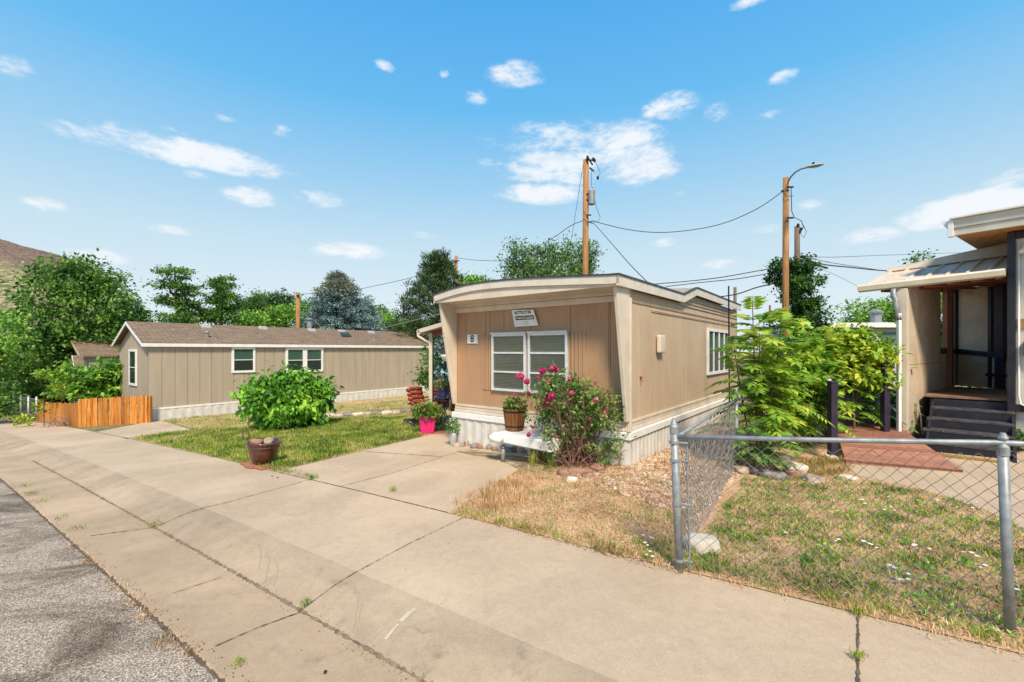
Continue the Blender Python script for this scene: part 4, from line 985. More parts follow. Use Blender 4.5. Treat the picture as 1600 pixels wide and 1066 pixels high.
mid = W3 + Vector((-.13, .55, 0)); wallseg(mid, W3 + Vector((-.13, -.02, 0)), dz + .02, 1.44, .03, 'pale_low_panel', M['trailer_pale'])
wallseg(W1 - Vector((0, .02, 0)), W2 - Vector((0, .02, 0)), 1.62, 1.74, .12, 'porch_rail', M['black'])
wallseg(W2 + Vector((-.16, 0, 0)), W3 + Vector((-.16, 0, 0)), 1.64, 1.74, .1, 'porch_rail', M['black'], z1b=1.60, z0b=1.50)
wallseg(mid + Vector((-.06, 0, 0)), W3 + Vector((-.19, 0, 0)), 1.14, 1.20, .08, 'porch_rail', M['black'])
for p, m_, w_ in ((W1 + dW * .62, 'redwood', .11), (W2 + Vector((-.12, -.06, 0)), 'black', .1), (W3 + Vector((-.12, .50, 0)), 'black', .07), (W3 + Vector((-.12, .28, 0)), 'plum', .16), (W1 + dW * 1.0, 'black', .05)):
    mb = MB(); mb.box(p.x - w_ / 2, p.x + w_ / 2, p.y - w_ / 2, p.y + w_ / 2, dz if m_ != 'black' or w_ < .095 else dz, 3.1); mb.build('porch_post', M[m_], rh, bevel=.004)
# deck floor boards
SA, SB = Vector((7.66, 7.98, 0)), Vector((8.30, 7.28, 0))
mb = MB(); e1 = (SB - SA).normalized(); e2 = Vector((-e1.y, e1.x, 0)); e2 = e2 if e2.y > 0 else -e2
fd = Fr(SA, tuple(e1), tuple(e2)); 
for i in range(20): mb.box(-.15, 2.6, .0 + i * .142, .0 + i * .142 + .136, dz - .035, dz - .001, fd)
mb.build('porch_floor', M['porchdeck'], rh)
mb = MB(); mb.box(-.15, 2.6, 2.86, 2.9, .3, dz, fd); mb.box(-.1, .9, .2, 2.7, .0, dz - .05, fd); mb.build('porch_base', M['black'], rh)
# stairs
mb = MB(); TB = MB(); ns = 5; run = .285; rise = (dz - .07) / ns
for k in range(ns):
    z1 = dz - .02 - rise * k; y1 = -.02 - run * k
    mb.box(-.03 - .028 * k, .93 - .005 * k, y1 - .025, y1, z1 - rise, z1 - .04, fd)
    if k < ns: TB.box(-.05 - .028 * k, .94 - .005 * k, y1 - run - .03, y1 - .005, z1 - rise - .038, z1 - rise, fd)
stairs = mb.build('riser', M['black'], rh, bevel=.003)
m_step = mat('dark_step_tread', (.085, .08, .085), (.03, .028, .033), 9, .6, .3, 40, spots=((.22, .18, .14), 16, .62)); TB.build('tread', m_step, rh, bevel=.006)
mb = MB()
for x_ in (-.05, .90): mb.hexa([fd(x_, -.03, dz - .08), fd(x_, -run * ns - .02, .08), fd(x_, -run * ns - .02, .0), fd(x_, -.03, 0)], [fd(x_ + .035, -.03, dz - .08), fd(x_ + .035, -run * ns - .02, .08), fd(x_ + .035, -run * ns - .02, .0), fd(x_ + .035, -.03, 0)])
mb.build('stringer', M['black'], rh)
yl = thing('lumber_beam', 'yellow lumber piece lying at the foot of the dark stairs', 'lumber', tuple(fd(.4, -run * ns - .1, G(6.7, 6.9))))
mb = MB(); zz = G(6.7, 6.9); mb.box(-.12, .86, -run * ns - .16, -run * ns - .06, zz + .012, zz + .055, fd); mb.build('beam', M['yellowwood'], yl, bevel=.004)
# porch roof of ribbed metal
GA, GB = Vector((6.40, 8.06, 2.80)), Vector((8.02, 7.17, 2.94)); RA, RB = Vector((7.47, 8.80, 3.17)), Vector((9.10, 7.93, 3.34))
mb = MB(); n = 7; 
def lerp(a, b, t): return a + (b - a) * t
pro = []
for i in range(n):
    for t, z in ((0, 0), (.12, .0), (.17, .035), (.26, .035), (.31, 0), (.66, 0)): pro.append(((i + t) / n, z))
pro.append((1, 0))
for (a, za), (b, zb) in zip(pro[:-1], pro[1:]):
    A, B, C, D = lerp(GA, GB, a), lerp(GA, GB, b), lerp(RA, RB, b), lerp(RA, RB, a); u = Vector((0, 0, 1))
    mb.poly([A + u * (za + .06), B + u * (zb + .06), C + u * (zb + .06), D + u * (za + .06)])
mb.build('porch_roof_sheet', M['metal_roof'], rh)
mb = MB(); u = Vector((0, 0, 1)); mb.hexa([GA + u * .0, GB + u * .0, RB + u * .02, RA + u * .02], [GA + u * .045, GB + u * .045, RB + u * .05, RA + u * .05]); mb.build('porch_ceiling', M['redwood'], rh)
mb = MB(); CA_, CB_ = W2 + Vector((.2, .5, 3.15)), W3 + Vector((.3, -1, 3.2)); mb.hexa([RA + u * .02, RB + u * .02, CB_, CA_], [RA + u * .09, RB + u * .09, CB_ + u * .07, CA_ + u * .07]); mb.build('porch_rear_roof', M['redwood'], rh)
for k in range(6):
    t = .12 + k * .16; a_, b_ = lerp(GA, GB, t) - u * .0, lerp(CA_, CB_, t) - u * .03; mb = MB(); mb.tube([a_ + (b_ - a_) * .04 - u * .05, a_ + (b_ - a_) * .97 - u * .03], .035, 4); mb.build('rafter', M['redwood'], rh)
mb = MB(); mb.hexa([RA + u * .05, RB + u * .06, RB + u * .30, RA + u * .13], [RA + LR * .05 + u * .05, RB + LR * .05 + u * .06, RB + LR * .05 + u * .30, RA + LR * .05 + u * .13]); mb.build('roof_flashing', M['trailer_pale'], rh)
mb = MB(); RC, RD = RA + LR * 2.4 + u * .15, RB + LR * 2.4 + u * .3; mb.hexa([RA + u * .13, RB + u * .30, RD, RC], [RA + u * .15, RB + u * .33, RD + u * .03, RC + u * .03]); mb.build('upper_porch_roof', M['metal_roof'], rh)
dG = (GB - GA).normalized(); nG = Vector((-LR.x, -LR.y, 0))
mb = MB(); gp_ = [(0, .07), (.09, .08), (.105, .05), (.08, -.03), (0, -.05)]
mb.hexa([GA - dG * .05 + nG * y + u * z for y, z in gp_], [GB + nG * y + u * z for y, z in gp_]); mb.build('gutter', M['ivory'], rh, bevel=.004)
dq = W0 - dW * .17 + Vector((-.12, .02, 0)); q0 = lerp(GA, GB, .24) + nG * .04
mb = MB(); mb.tube([q0 - u * .05, q0 - u * .16, q0 - u * .24 + (dq - q0).xy.to_3d() * .35, Vector((dq.x, dq.y, 2.22)), Vector((dq.x, dq.y, 2.3))], .042, 10); mb.build('gutter_elbow', M['galv'], rh, smooth=True)
mb = MB(); mb.box(dq.x - .026, dq.x + .026, dq.y - .03, dq.y + .03, .05, 2.34); mb.build('downspout', M['white'], rh, bevel=.008)

# ramp of red boards, posts and picket railing
rz0 = G(5, 6.5) + .03
ra_, rb2, rc2, rd2 = Vector((4.95, 6.55, rz0)), Vector((6.05, 5.92, rz0)), Vector((9.4, 11.0, .62)), Vector((7.75, 11.0, .58))
rc2 = Vector((6.78, 7.55, .30)); rmp = thing('ramp', 'red board ramp rising from the walkway beside the dark stairs', 'ramp', tuple(ra_))
mb = MB(); N = 30
far0, far1 = Vector((7.75, 11.0, .60)), Vector((9.6, 11.2, .60))
for i in range(N):
    t0, t1 = i / N, (i + .94) / N; A, B = lerp(ra_, far0, t0), lerp(ra_, far0, t1)
    Rn0, Rn1 = (lerp(rb2, rc2, min(1, t0 * 3)) if t0 < .333 else lerp(rc2, far1, (t0 - .333) / .667)), (lerp(rb2, rc2, min(1, t1 * 3)) if t1 < .333 else lerp(rc2, far1, (t1 - .333) / .667))
    A = Vector(A); B = Vector(B); Rn0 = Vector((Rn0.x, Rn0.y, A.z + .02)); Rn1 = Vector((Rn1.x, Rn1.y, B.z + .02))
    mb.hexa([A, B, Rn1, Rn0], [A + u * .03, B + u * .03, Rn1 + u * .03, Rn0 + u * .03])
mb.build('boards', M['deck'], rmp)
mb = MB(); mb.hexa([ra_ + u * -.02, rb2 + u * .0, rb2 + Vector((.02, .14, .0)), ra_ + Vector((.03, .14, -.02))], [ra_ + u * .033, rb2 + u * .053, rb2 + Vector((.02, .14, .055)), ra_ + Vector((.03, .14, .035))]); mb.build('edge_board', M['deck'], rmp)
pk = thing('picket_railing', 'dark plum picket railing with pale zigzag top along the red ramp', 'railing', (4.97, 6.9, G(5, 6.9)))
pp0, pp1 = Vector((4.97, 6.85, 0)), Vector((7.0, 10.0, 0)); pp2 = Vector((9.0, 11.6, 0))
for p, h_, z_ in ((pp0, 1.22, -.05), (lerp(pp0, pp1, .5), 1.42, -.05), (pp1, 1.55, 0), (pp2, 1.6, 0), (Vector((6.55, 7.75, 0)), 1.5, 0)):
    mb = MB(); mb.box(p.x - .05, p.x + .05, p.y - .05, p.y + .05, z_, h_); mb.box(p.x - .06, p.x + .06, p.y - .06, p.y + .06, h_ - .03, h_ - .005); mb.build('post', M['plum'], pk, bevel=.006)
def pickets(a, b, za, zb, n):
    mb = MB(); mt = MB(); d = (b - a).normalized()
    fr = Fr((a.x, a.y, 0), tuple(d)); L = (b - a).length
    for i in range(n):
        x = L * (i + .5) / n; zt = za + (zb - za) * i / n; w = L / n * .32
        mb.box(x - w, x + w, -.01, .01, zt - .85, zt - .05, fr)
        mt.hexa([fr(x - w * 1.4, -.02, zt - .05), fr(x + w * 1.4, -.02, zt - .05), fr(x, -.02, zt + .02)], [fr(x - w * 1.4, .02, zt - .05), fr(x + w * 1.4, .02, zt - .05), fr(x, .02, zt + .02)])
    mb.box(0, L, .011, .045, min(za, zb) - .25, min(za, zb) - .18, fr); mb.build('pickets', M['plum'], pk); mt.build('picket_tips', mat('pink_white_tip', (.62, .50, .48), (.5, .38, .36), 8, .6, 0), pk)
pickets(pp0, pp1, 1.15, 1.42, 30); pickets(pp1, pp2, 1.42, 1.5, 22)

# ------------------------------------------------------------ white shed far behind the right-hand shrubs
sh = P(1290, 520, 20); shd = thing('shed', 'low white building with flat roof behind the ailanthus shrubs', 'shed', (sh.x, sh.y, G(sh.x, sh.y)))
mb = MB(); mb.box(sh.x + .1, sh.x + 6, 20, 25, -.5, 2.68); mb.build('wall', mat('shed_white', (.5, .5, .5), (.42, .42, .42), 3, .7, .05), shd)
mb = MB(); mb.box(sh.x, sh.x + 6.2, 19.7, 25.2, 2.70, 2.92); mb.build('roof', M['white'], shd, bevel=.02)
mb = MB(); mb.box(sh.x + 2.4, sh.x + 3.4, 19.97, 20.02, 1.9, 2.5); mb.build('window', M['glass_dark'], shd)
mb = MB(); mb.tube([(17.3, 21, 2.9), (17.3, 21, 3.45)], .22, 14); mb.lathe([(.30, 0), (.32, .06), (.05, .2)], (17.3, 21, 3.45), 14); mb.build('chimney_pipe', M['galv'], shd)
# roofs seen among the distant trees
for (u_, v_, Y_, w_, nm) in ((420, 497, 60, 3.3, 'small distant house with pink roof below the trees behind the long home'), (655, 512, 62, 3, 'pale distant house between the blue spruce and the pine')):
    p = P(u_, v_, Y_); t = thing('house', nm, 'house', (p.x, p.y, -1.9)); f_ = Fr((p.x, p.y, 0), (1, .12, 0)); zt = p.z
    mb = MB(); mb.box(-w_, w_, -2, 2, -2, zt - .5, f_); mb.hexa([f_(-w_, -2, zt - .5), f_(-w_, 2, zt - .5), f_(-w_, 0, zt + .5)], [f_(w_, -2, zt - .5), f_(w_, 2, zt - .5), f_(w_, 0, zt + .5)]); mb.build('wall', M['white'], t)
    mb = MB()
    for s in (-1, 1): mb.hexa([f_(-w_ - .3, 2.3 * s, zt - .6), f_(w_ + .3, 2.3 * s, zt - .6), f_(w_ + .3, 0, zt + .58), f_(-w_ - .3, 0, zt + .58)], [f_(-w_ - .3, 2.3 * s, zt - .45), f_(w_ + .3, 2.3 * s, zt - .45), f_(w_ + .3, 0, zt + .73), f_(-w_ - .3, 0, zt + .73)])
    mb.build('roof', M['brick'] if w_ > 3.1 else M['roof_tan'], t)
    for k in (-1.5, .2, 1.6): mb = MB(); mb.box(k, k + .7, -2.05, -2.0, zt - 1.6, zt - .8, f_); mb.build('window', M['dark_room'], t)

# ------------------------------------------------------------ poles, lamp, wires
def pole(name, u, vtop, Y, r, m, label, cat='utility pole', lean=0, group=None):
    t = P(u, vtop, Y); b = Vector((t.x + lean, Y, G(t.x, Y) - .3)); th_ = thing(name, label, cat, (b.x, b.y, b.z + .3), group)
    mb = MB(); mb.tube([b, lerp(b, t, .5), t], [r * 1.22, r * 1.1, r], 14); mb.build('pole', M[m], th_, smooth=True); return th_, t
up, UT = pole('utility_pole', 915.5, 250, 20, .125, 'pole', 'tall wooden utility pole with grey transformer rising behind number 8 home', lean=-.05)
mb = MB(); tc_ = P(924.5, 309, 19.8); mb.lathe([(.10, -.32), (.15, -.30), (.155, .28), (.13, .32)], tc_, 18); tf = mb.build('transformer', M['galv'], up, smooth=False)
for dx in (-.07, .07): mb = MB(); mb.lathe([(.03, .3), (.05, .36), (.03, .42), (.05, .46), (.02, .52)], tc_ + Vector((dx, 0, 0)), 10); sub(mb.build('bushing', M['grey_plastic']), tf)
mb = MB(); mb.box(UT.x, tc_.x, 19.85, 19.95, tc_.z - .1, tc_.z - .04); mb.box(UT.x, tc_.x, 19.85, 19.95, tc_.z + .16, tc_.z + .22); mb.build('bracket', M['dark_metal'], up)
mb = MB()
for (a, b) in (((919, 247), (926, 258)), ((921, 262), (928, 268)), ((918, 250), (931, 251))): mb.tube([P(*a, 19.8), P(*b, 19.8)], .035, 6)
for c_ in ((918, 246), (927, 249), (929, 251), (934, 278)): mb.lathe([(.02, -.08), (.055, -.05), (.055, .05), (.02, .08)], P(*c_, 19.8), 8)
mb.build('insulators', M['dark_metal'], up)
mb = MB()
for pts in (((924, 262), (924, 292)), ((930, 252), (938, 270), (934, 278)), ((928, 306), (932, 325), (938, 340), (934, 347), (926, 345)), ((912, 330), (921, 348), (929, 350))): mb.tube([P(*q_, 19.75) for q_ in pts], .012, 4)
mb.build('drop_wires', M['rubber'], up)
mb = MB(); 
for c_ in ((922, 347), (921, 336)): mb.box(P(*c_, 19.8).x - .12, P(*c_, 19.8).x + .08, 19.8, 19.84, P(*c_, 19.8).z - .03, P(*c_, 19.8).z + .03)
mb.build('cable_clamps', M['dark_metal'], up)

sl_, ST = pole('street_lamp', 1228, 278, 17.4, .105, 'pole', 'wooden street lamp pole with curved metal arm above the lime green shrubs', 'street lamp', lean=-.03)
mb = MB(); mb.tube([P(1232, 283, 17.3), P(1236, 276, 17.1), P(1243, 269, 16.8), P(1252, 264, 16.4), P(1261, 262, 16.1)], .03, 8); mb.build('arm', M['galv'], sl_, smooth=True)
lhp = P(1273, 259.5, 15.9); 
mb = MB(); V_, F_c = ico(3)
mb.v = [(lhp.x + v[0] * .33, lhp.y + v[1] * .15, lhp.z + v[2] * (.055 if v[2] > 0 else .03) + v[0] * .045) for v in V_]; mb.f = [tuple(f) for f in F_c]; lh = mb.build('lamp_head', M['grey_plastic'], sl_, smooth=True)
mb = MB(); mb.v = [(lhp.x + .04 + v[0] * .2, lhp.y + v[1] * .11, lhp.z - .025 + v[2] * .04 + v[0] * .03) for v in V_]; mb.f = [tuple(f) for f in F_c]; sub(mb.build('lens', M['glass'], smooth=True), lh)
mb = MB(); mb.lathe([(.04, 0), (.045, .06), (.02, .09)], lhp + Vector((-.05, 0, .05)), 10); sub(mb.build('photocell', M['dark_metal']), lh)
mb = MB()
for c_, w_ in (((1234, 293), .12), ((1234, 341), .12), ((1222, 299), .05)): p = P(*c_, 17.25); mb.box(p.x - w_, p.x + w_, 17.2, 17.24, p.z - .03, p.z + .03)
mb.tube([P(1236, 293, 17.2), P(1237, 330, 17.2), P(1241, 340, 17.2), P(1252, 345, 17.6), P(1256, 356, 18)], .014, 4); mb.tube([P(1222, 299, 17.25), P(1229, 307, 17.2), P(1240, 306, 17.2)], .012, 4)
mb.build('cable_clamps', M['dark_metal'], sl_)
vp, VT = pole('utility_pole', 1245.5, 354, 20.5, .11, 'pole_grey', 'dark weathered utility pole wrapped in green vine behind the street lamp')
mb = MB()
for c_ in ((1247, 352), (1252, 358), (1250, 362)): mb.lathe([(.02, -.08), (.06, -.05), (.06, .05), (.02, .08)], P(*c_, 20.4), 8)
mb.build('insulators', M['dark_metal'], vp)
mb = MB(); mb.tube([P(1254, 350, 20.4), P(1260, 362, 20.4), P(1256, 372, 20.4), P(1250, 364, 20.4)], .012, 4); mb.build('drop_wires', M['rubber'], vp)
mb = MB(); p = P(1247, 449, 20); mb.box(p.x - .13, p.x + .13, 19.9, 20.1, p.z - .25, p.z + .25); mb.build('meter_box', M['white'], vp, bevel=.02)
q4, T4 = pole('utility_pole', 712.5, 400, 34, .12, 'pole', 'wooden utility pole beside the dark pine')
mb = MB(); mb.box(T4.x - .3, T4.x + .3, 33.8, 33.86, T4.z - .45, T4.z - .38); mb.build('crossbar', M['dark_metal'], q4)
q5, T5 = pole('utility_pole', 465.5, 457, 31, .13, 'pole', 'short yellow wooden pole standing behind the brown shingle roof')
mb = MB(); mb.box(T5.x, T5.x + .18, 30.8, 30.86, T5.z - .3, T5.z - .2); mb.build('bracket', M['dark_metal'], q5)
q6, T6 = pole('utility_pole', 1148.5, 449, 30, .10, 'pole_grey', 'thin distant wooden pole just above the end of number 8 roof')
q7, T7 = pole('utility_pole', 1203, 477, 45, .10, 'pole_grey', 'tiny distant pole left of the vine covered pole')
rt = P(1138.5, 447, 9.4); rd = thing('metal_pole', 'slim dark metal pole standing by the side window of number 8', 'pole', (rt.x, 9.4, G(rt.x, 9.4)))
mb = MB(); mb.tube([(rt.x + .02, 9.4, G(rt.x, 9.4) - .05), rt], .016, 8); mb.build('rod', M['rust_red'] if False else M['dark_metal'], rd)

def wire(name, pts, r, label, group=None, sag=0):
    P3 = [P(*p) for p in pts]; out = []
    # smooth through control points
    n = len(P3)
    for i in range(n - 1):
        p0, p1_, p2_, p3_ = P3[max(i - 1, 0)], P3[i], P3[i + 1], P3[min(i + 2, n - 1)]
        for k in range(8):
            t = k / 8; out.append(.5 * ((2 * p1_) + (-p0 + p2_) * t + (2 * p0 - 5 * p1_ + 4 * p2_ - p3_) * t * t + (-p0 + 3 * p1_ - 3 * p2_ + p3_) * t ** 3))
    out.append(P3[-1]); mb = MB(); mb.tube(out, r, 5); o = mb.build(name, M['rubber']); return tag(o, label, 'cable', group)
wire('power_cable', [(924, 345, 19.8), (985, 359.5, 19), (1045, 363, 18.5), (1120, 352, 18), (1180, 328, 17.6), (1222, 300, 17.3)], .016, 'black cable sagging between the transformer pole and the street lamp pole')
wire('power_cable', [(926, 347, 19.8), (950, 374, 17), (985, 414, 14), (1017, 446, 11.5)], .013, 'black service cable dropping from the transformer pole to number 8 roof')
wire('power_cable', [(911, 345, 20), (890, 354, 21), (860, 374, 23), (800, 405, 28), (750, 407, 31), (714, 403, 34)], .016, 'cable running left from the transformer pole behind the cottonwood tree')
wire('power_cable', [(712, 404, 34), (655, 430, 33.5), (590, 446, 33), (540, 455, 32), (468, 460, 31)], .018, 'long cable between the pine side pole and the short yellow pole')
wire('guy_wire', [(912, 252, 20), (903, 310, 21), (895, 360, 22), (888, 400, 23)], .010, 'thin guy wire slanting left from the tall transformer pole')
for k, (pts, lb) in enumerate(((((1022, 444, 22), (1080, 439, 22), (1130, 433, 21), (1192, 422, 20.5), (1240, 415, 20.4)), 'upper thin cable from number 8 roof to the vine covered pole'),
                        (((1040, 448, 22), (1100, 441, 22), (1150, 436, 21), (1192, 429, 20.5), (1240, 419, 20.4)), 'lower thin cable from number 8 roof to the vine covered pole'),
                        (((1115, 465, 24), (1150, 460, 23), (1180, 450, 22), (1205, 444, 20.5), (1243, 435, 20.4)), 'thick dark cable reaching the middle of the vine covered pole'),
                        (((1250, 402, 20.4), (1285, 413, 21), (1330, 418, 22), (1381, 423, 24), (1500, 430, 27)), 'thick dark cable bundle leaving the vine covered pole to the right'),
                        (((1252, 400, 20.4), (1300, 402, 24), (1380, 399, 30), (1500, 395, 40)), 'high thin cable running right above the porch roof'),
                        (((1250, 398, 20.4), (1290, 409, 21), (1340, 417, 22), (1385, 424, 24)), 'slack thin cable just above the dark bundle at right'),
                        (((1280, 419, 21), (1310, 432, 22), (1345, 450, 24)), 'faint drop wire falling right from the dark cable bundle'))):
    wire('power_cable', pts, (.022, .02, .03, .03, .014, .014, .008)[k], lb)
mb = MB()
for a_ in ((1255, 403), (1268, 412), (1280, 416)): mb.tube([P(a_[0] - 5, a_[1] - 2, 20.6), P(a_[0] + 12, a_[1] + 3, 20.7)], .05, 6)
tag(mb.build('splice_case', M['rubber']), 'dark cable splice cases on the bundle right of the vine covered pole', 'splice case')

# ------------------------------------------------------------ awning and patio
aw = thing('awning', 'cream patio awning with wooden underside on the left side of number 8', 'awning', (-2.1, 10.45, G(-2.1, 10.45)))
WP = lambda t, p, z: Vector((CO.x + F2.x * (LW + p) + L2.x * t, CO.y + F2.y * (LW + p) + L2.y * t, z))
mb = MB(); mb.hexa([WP(.7, .02, 2.48), WP(.7, 1.9, 2.16), WP(5.2, 1.9, 2.14), WP(5.2, .02, 2.46)], [WP(.7, .02, 2.52), WP(.7, 1.9, 2.20), WP(5.2, 1.9, 2.18), WP(5.2, .02, 2.50)]); mb.build('roof_panel', M['metal_roof'], aw)
mb = MB(); mb.hexa([WP(.64, .02, 2.43), WP(.64, 2.0, 2.10), WP(.69, 2.0, 2.10), WP(.69, .02, 2.43)], [WP(.64, .02, 2.53), WP(.64, 2.0, 2.20), WP(.69, 2.0, 2.20), WP(.69, .02, 2.53)]); mb.hexa([WP(.64, 1.91, 2.08), WP(5.2, 1.91, 2.06), WP(5.2, 2.03, 2.06), WP(.64, 2.03, 2.08)], [WP(.64, 1.91, 2.19), WP(5.2, 1.91, 2.17), WP(5.2, 2.03, 2.17), WP(.64, 2.03, 2.19)]); mb.build('edge_gutter', M['cream'], aw, bevel=.006)
for k in range(5):
    t = 1.0 + k * .95; mb = MB(); mb.hexa([WP(t, .05, 2.36), WP(t, 1.85, 2.06), WP(t + .06, 1.85, 2.06), WP(t + .06, .05, 2.36)], [WP(t, .05, 2.465), WP(t, 1.85, 2.155), WP(t + .06, 1.85, 2.155), WP(t + .06, .05, 2.465)]); mb.build('rafter', M['redwood'], aw)
for t in (.85, 3.0, 5.0):
    b_ = WP(t, 1.75, 0); mb = MB(); mb.box(b_.x - .04, b_.x + .04, b_.y - .04, b_.y + .04, G(b_.x, b_.y), 2.12); mb.build('post', M['ivory'], aw, bevel=.004)
mb = MB(); e_ = WP(.64, 1.98, 2.1); b_ = WP(.85, 1.75, 1.85); mb.tube([e_, e_ - u * .06, b_, b_ - u * .1], .03, 8); mb.build('downspout', M['cream'], aw)
mb = MB(); mb.tube([WP(.7, -.2, 2.72), WP(1.5, 4.5, 2.36)], .012, 5); mb.tube([WP(.7, .9, 2.35), WP(.7, .9, 2.62)], .015, 5); mb.build('support_cable', M['galv'], aw)
sc = thing('metal_screen', 'dark scrolled metal screen under the patio awning', 'screen', tuple(WP(3.0, 1.6, G(-1, 12))))
mb = MB(); c0 = P(686, 560, 12.2); zg = G(c0.x, c0.y)
for dx in (-.16, .16): mb.tube([(c0.x + dx, 12.2, zg), (c0.x + dx, 12.2, 2.1)], .014, 6)
for k in range(9):
    z_ = zg + .25 + k * .27
    mb.tube([(c0.x - .16, 12.2, z_), (c0.x - .05, 12.2, z_ + .07), (c0.x + .05, 12.2, z_ + .18), (c0.x + .16, 12.2, z_ + .25)], .010, 5); mb.tube([(c0.x + .16, 12.2, z_), (c0.x + .05, 12.2, z_ + .07), (c0.x - .05, 12.2, z_ + .18), (c0.x - .16, 12.2, z_ + .25)], .010, 5)
mb.build('scroll_bars', M['dark_metal'], sc)
ow = thing('orange_plank', 'orange wooden plank leaning upright behind the patio table', 'plank', tuple(hit(708, 612)))
pz_ = P(708, 612, 12.6); mb = MB(); mb.hexa([(pz_.x - .08, 12.6, -.5), (pz_.x + .09, 12.6, -.5), (pz_.x + .09, 12.64, -.5), (pz_.x - .08, 12.64, -.5)], [(pz_.x - .03, 12.75, 1.45), (pz_.x + .05, 12.75, 1.45), (pz_.x + .05, 12.79, 1.45), (pz_.x - .03, 12.79, 1.45)]); mb.build('plank', M['cedar'], ow)

# patio chair (rust-red, rows of curved slats) on a black rocker base
def chair(loc, rz, label):
    t = thing('patio_chair', label, 'chair', tuple(loc)); c, s = math.cos(rz), math.sin(rz)
    fr = Fr(loc, (c, s, 0), (-s, c, 0))
    mb = MB()
    for k in range(5):                                # back: stacked rolls, leaning back
        z = .50 + k * .115; y = .26 + k * .035
        mb.tube([fr(-.26, y - .05, z), fr(-.12, y + .02, z + .01), fr(.12, y + .02, z + .01), fr(.26, y - .05, z)], .058, 10)
    mb.build('backrest', M['rust_red'], t, smooth=True)
    mb = MB()
    for k in range(4): y = -.24 + k * .125; mb.tube([fr(-.27, y, .46), fr(-.1, y, .42), fr(.1, y, .42), fr(.27, y, .46)], .06, 10)
    mb.build('seat', M['rust_red'], t, smooth=True)
    for sgn in (-1, 1):
        mb = MB(); x = .30 * sgn
        mb.tube([fr(x, .32, .60), fr(x, .1, .68), fr(x, -.2, .67), fr(x, -.33, .6), fr(x, -.30, .5), fr(x, -.2, .45)], .02, 7); mb.build('armrest', M['rust_red'], t, smooth=True)
        mb = MB(); arc = [fr(x * .85, -.38 + .76 * i / 12, .03 + .10 * ((i - 6) / 6) ** 2) for i in range(13)]; mb.tube(arc, .014, 6)
        mb.tube([fr(x * .85, -.25, .07), fr(x * .85, -.1, .25), fr(x * .85, -.22, .4)], .013, 6); mb.tube([fr(x * .85, .25, .07), fr(x * .85, .1, .25), fr(x * .85, .22, .4)], .013, 6)
        mb.build('rocker', M['dark_metal'], t, smooth=True)
    return t
ch1 = hit(668, 655); chair(P(664, 0, 11.6).xy.to_3d() + Vector((0, 0, G(-2.28, 11.6) + .02)), R(60), 'rust-red patio chair nearest the awning post')
chair(P(681, 0, 12.6).xy.to_3d() + Vector((0, 0, G(-2.1, 12.6) + .02)), R(-15), 'rust-red patio chair behind the glass table')
tb_ = P(700, 0, 11.2); tz = G(tb_.x, 11.2); tt_ = thing('patio_table', 'blue glass patio table on curled black iron legs', 'table', (tb_.x, 11.2, tz))
zt_ = CAM_Z + (HY - 620) / F_PX * 11.2
mb = MB(); mb.lathe([(.46, 0), (.47, .006), (.46, .014)], (tb_.x, 11.2, zt_), 36); mb.build('tabletop', mat('blue_glass', (.03, .09, .16), (.02, .07, .12), 4, .08, 0), tt_)
for k in range(4):
    a = math.pi / 4 + k * math.pi / 2; mb = MB(); cx, sx_ = math.cos(a), math.sin(a)
    pts = [(.36, zt_ - tz - .01), (.40, .45), (.30, .30), (.16, .26), (.12, .34), (.2, .38), (.30, .2), (.36, .05), (.42, .01)]
    mb.tube([(tb_.x + r_ * cx, 11.2 + r_ * sx_, tz + z_) for r_, z_ in pts], .014, 6); mb.build('leg', M['dark_metal'], tt_, smooth=True)

rng = np.random.default_rng(5)
def blob(c, r, n, pw=.6):
    d = rng.normal(size=(n, 3)); d /= np.linalg.norm(d, axis=1)[:, None]; return np.array(c) + d * np.array(r) * (rng.uniform(.15, 1, n) ** pw)[:, None], d
def flowers(c, r, n, size, m, par, nm='blooms', petals=6):
    P_, d = blob(c, r, n, .3); P_ = P_[P_[:, 2] > c[2] - r[2] * .3]; V = []
    for p in P_:
        for k in range(petals):
            a = 2 * math.pi * k / petals + rng.uniform(0, 1); s = size * rng.uniform(.7, 1.2); t = np.array([math.cos(a), math.sin(a), .5 + rng.uniform(-.3, .5)]); w = np.array([-math.sin(a), math.cos(a), 0]); V += [p, p + t * s * .5 + w * s * .35, p + t * s, p + t * s * .5 - w * s * .35]
    return rawquads(nm, np.array(V), m, par)
# hanging basket
hbp = P(698.5, 556, 10.4); bk = thing('hanging_basket', 'white hanging bowl of purple petunias under the awning edge', 'hanging basket', tuple(hbp))
mb = MB(); mb.lathe([(.02, -.14), (.09, -.12), (.15, -.02), (.16, .03)], hbp, 20); mb.build('bowl', M['white'], bk, smooth=True)
mb = MB(); 
for a in (0, 2.1, 4.2): mb.tube([hbp + Vector((.15 * math.cos(a), .15 * math.sin(a), .03)), hbp + Vector((0, 0, .55)), hbp + Vector((0, 0, .82))], .005, 4)
mb.build('hanger', M['dark_metal'], bk)
C_, d_ = blob(hbp + Vector((0, 0, .07)), (.2, .2, .11), 200); leafmesh('leaves', C_, .05, M['leaf_mid'], bk, out=d_); flowers(hbp + Vector((0, 0, .1)), (.21, .21, .13), 60, .035, M['petal_purple'], bk); flowers(hbp + Vector((-.12, 0, .2)), (.1, .1, .08), 14, .03, M['petal_pink'], bk)
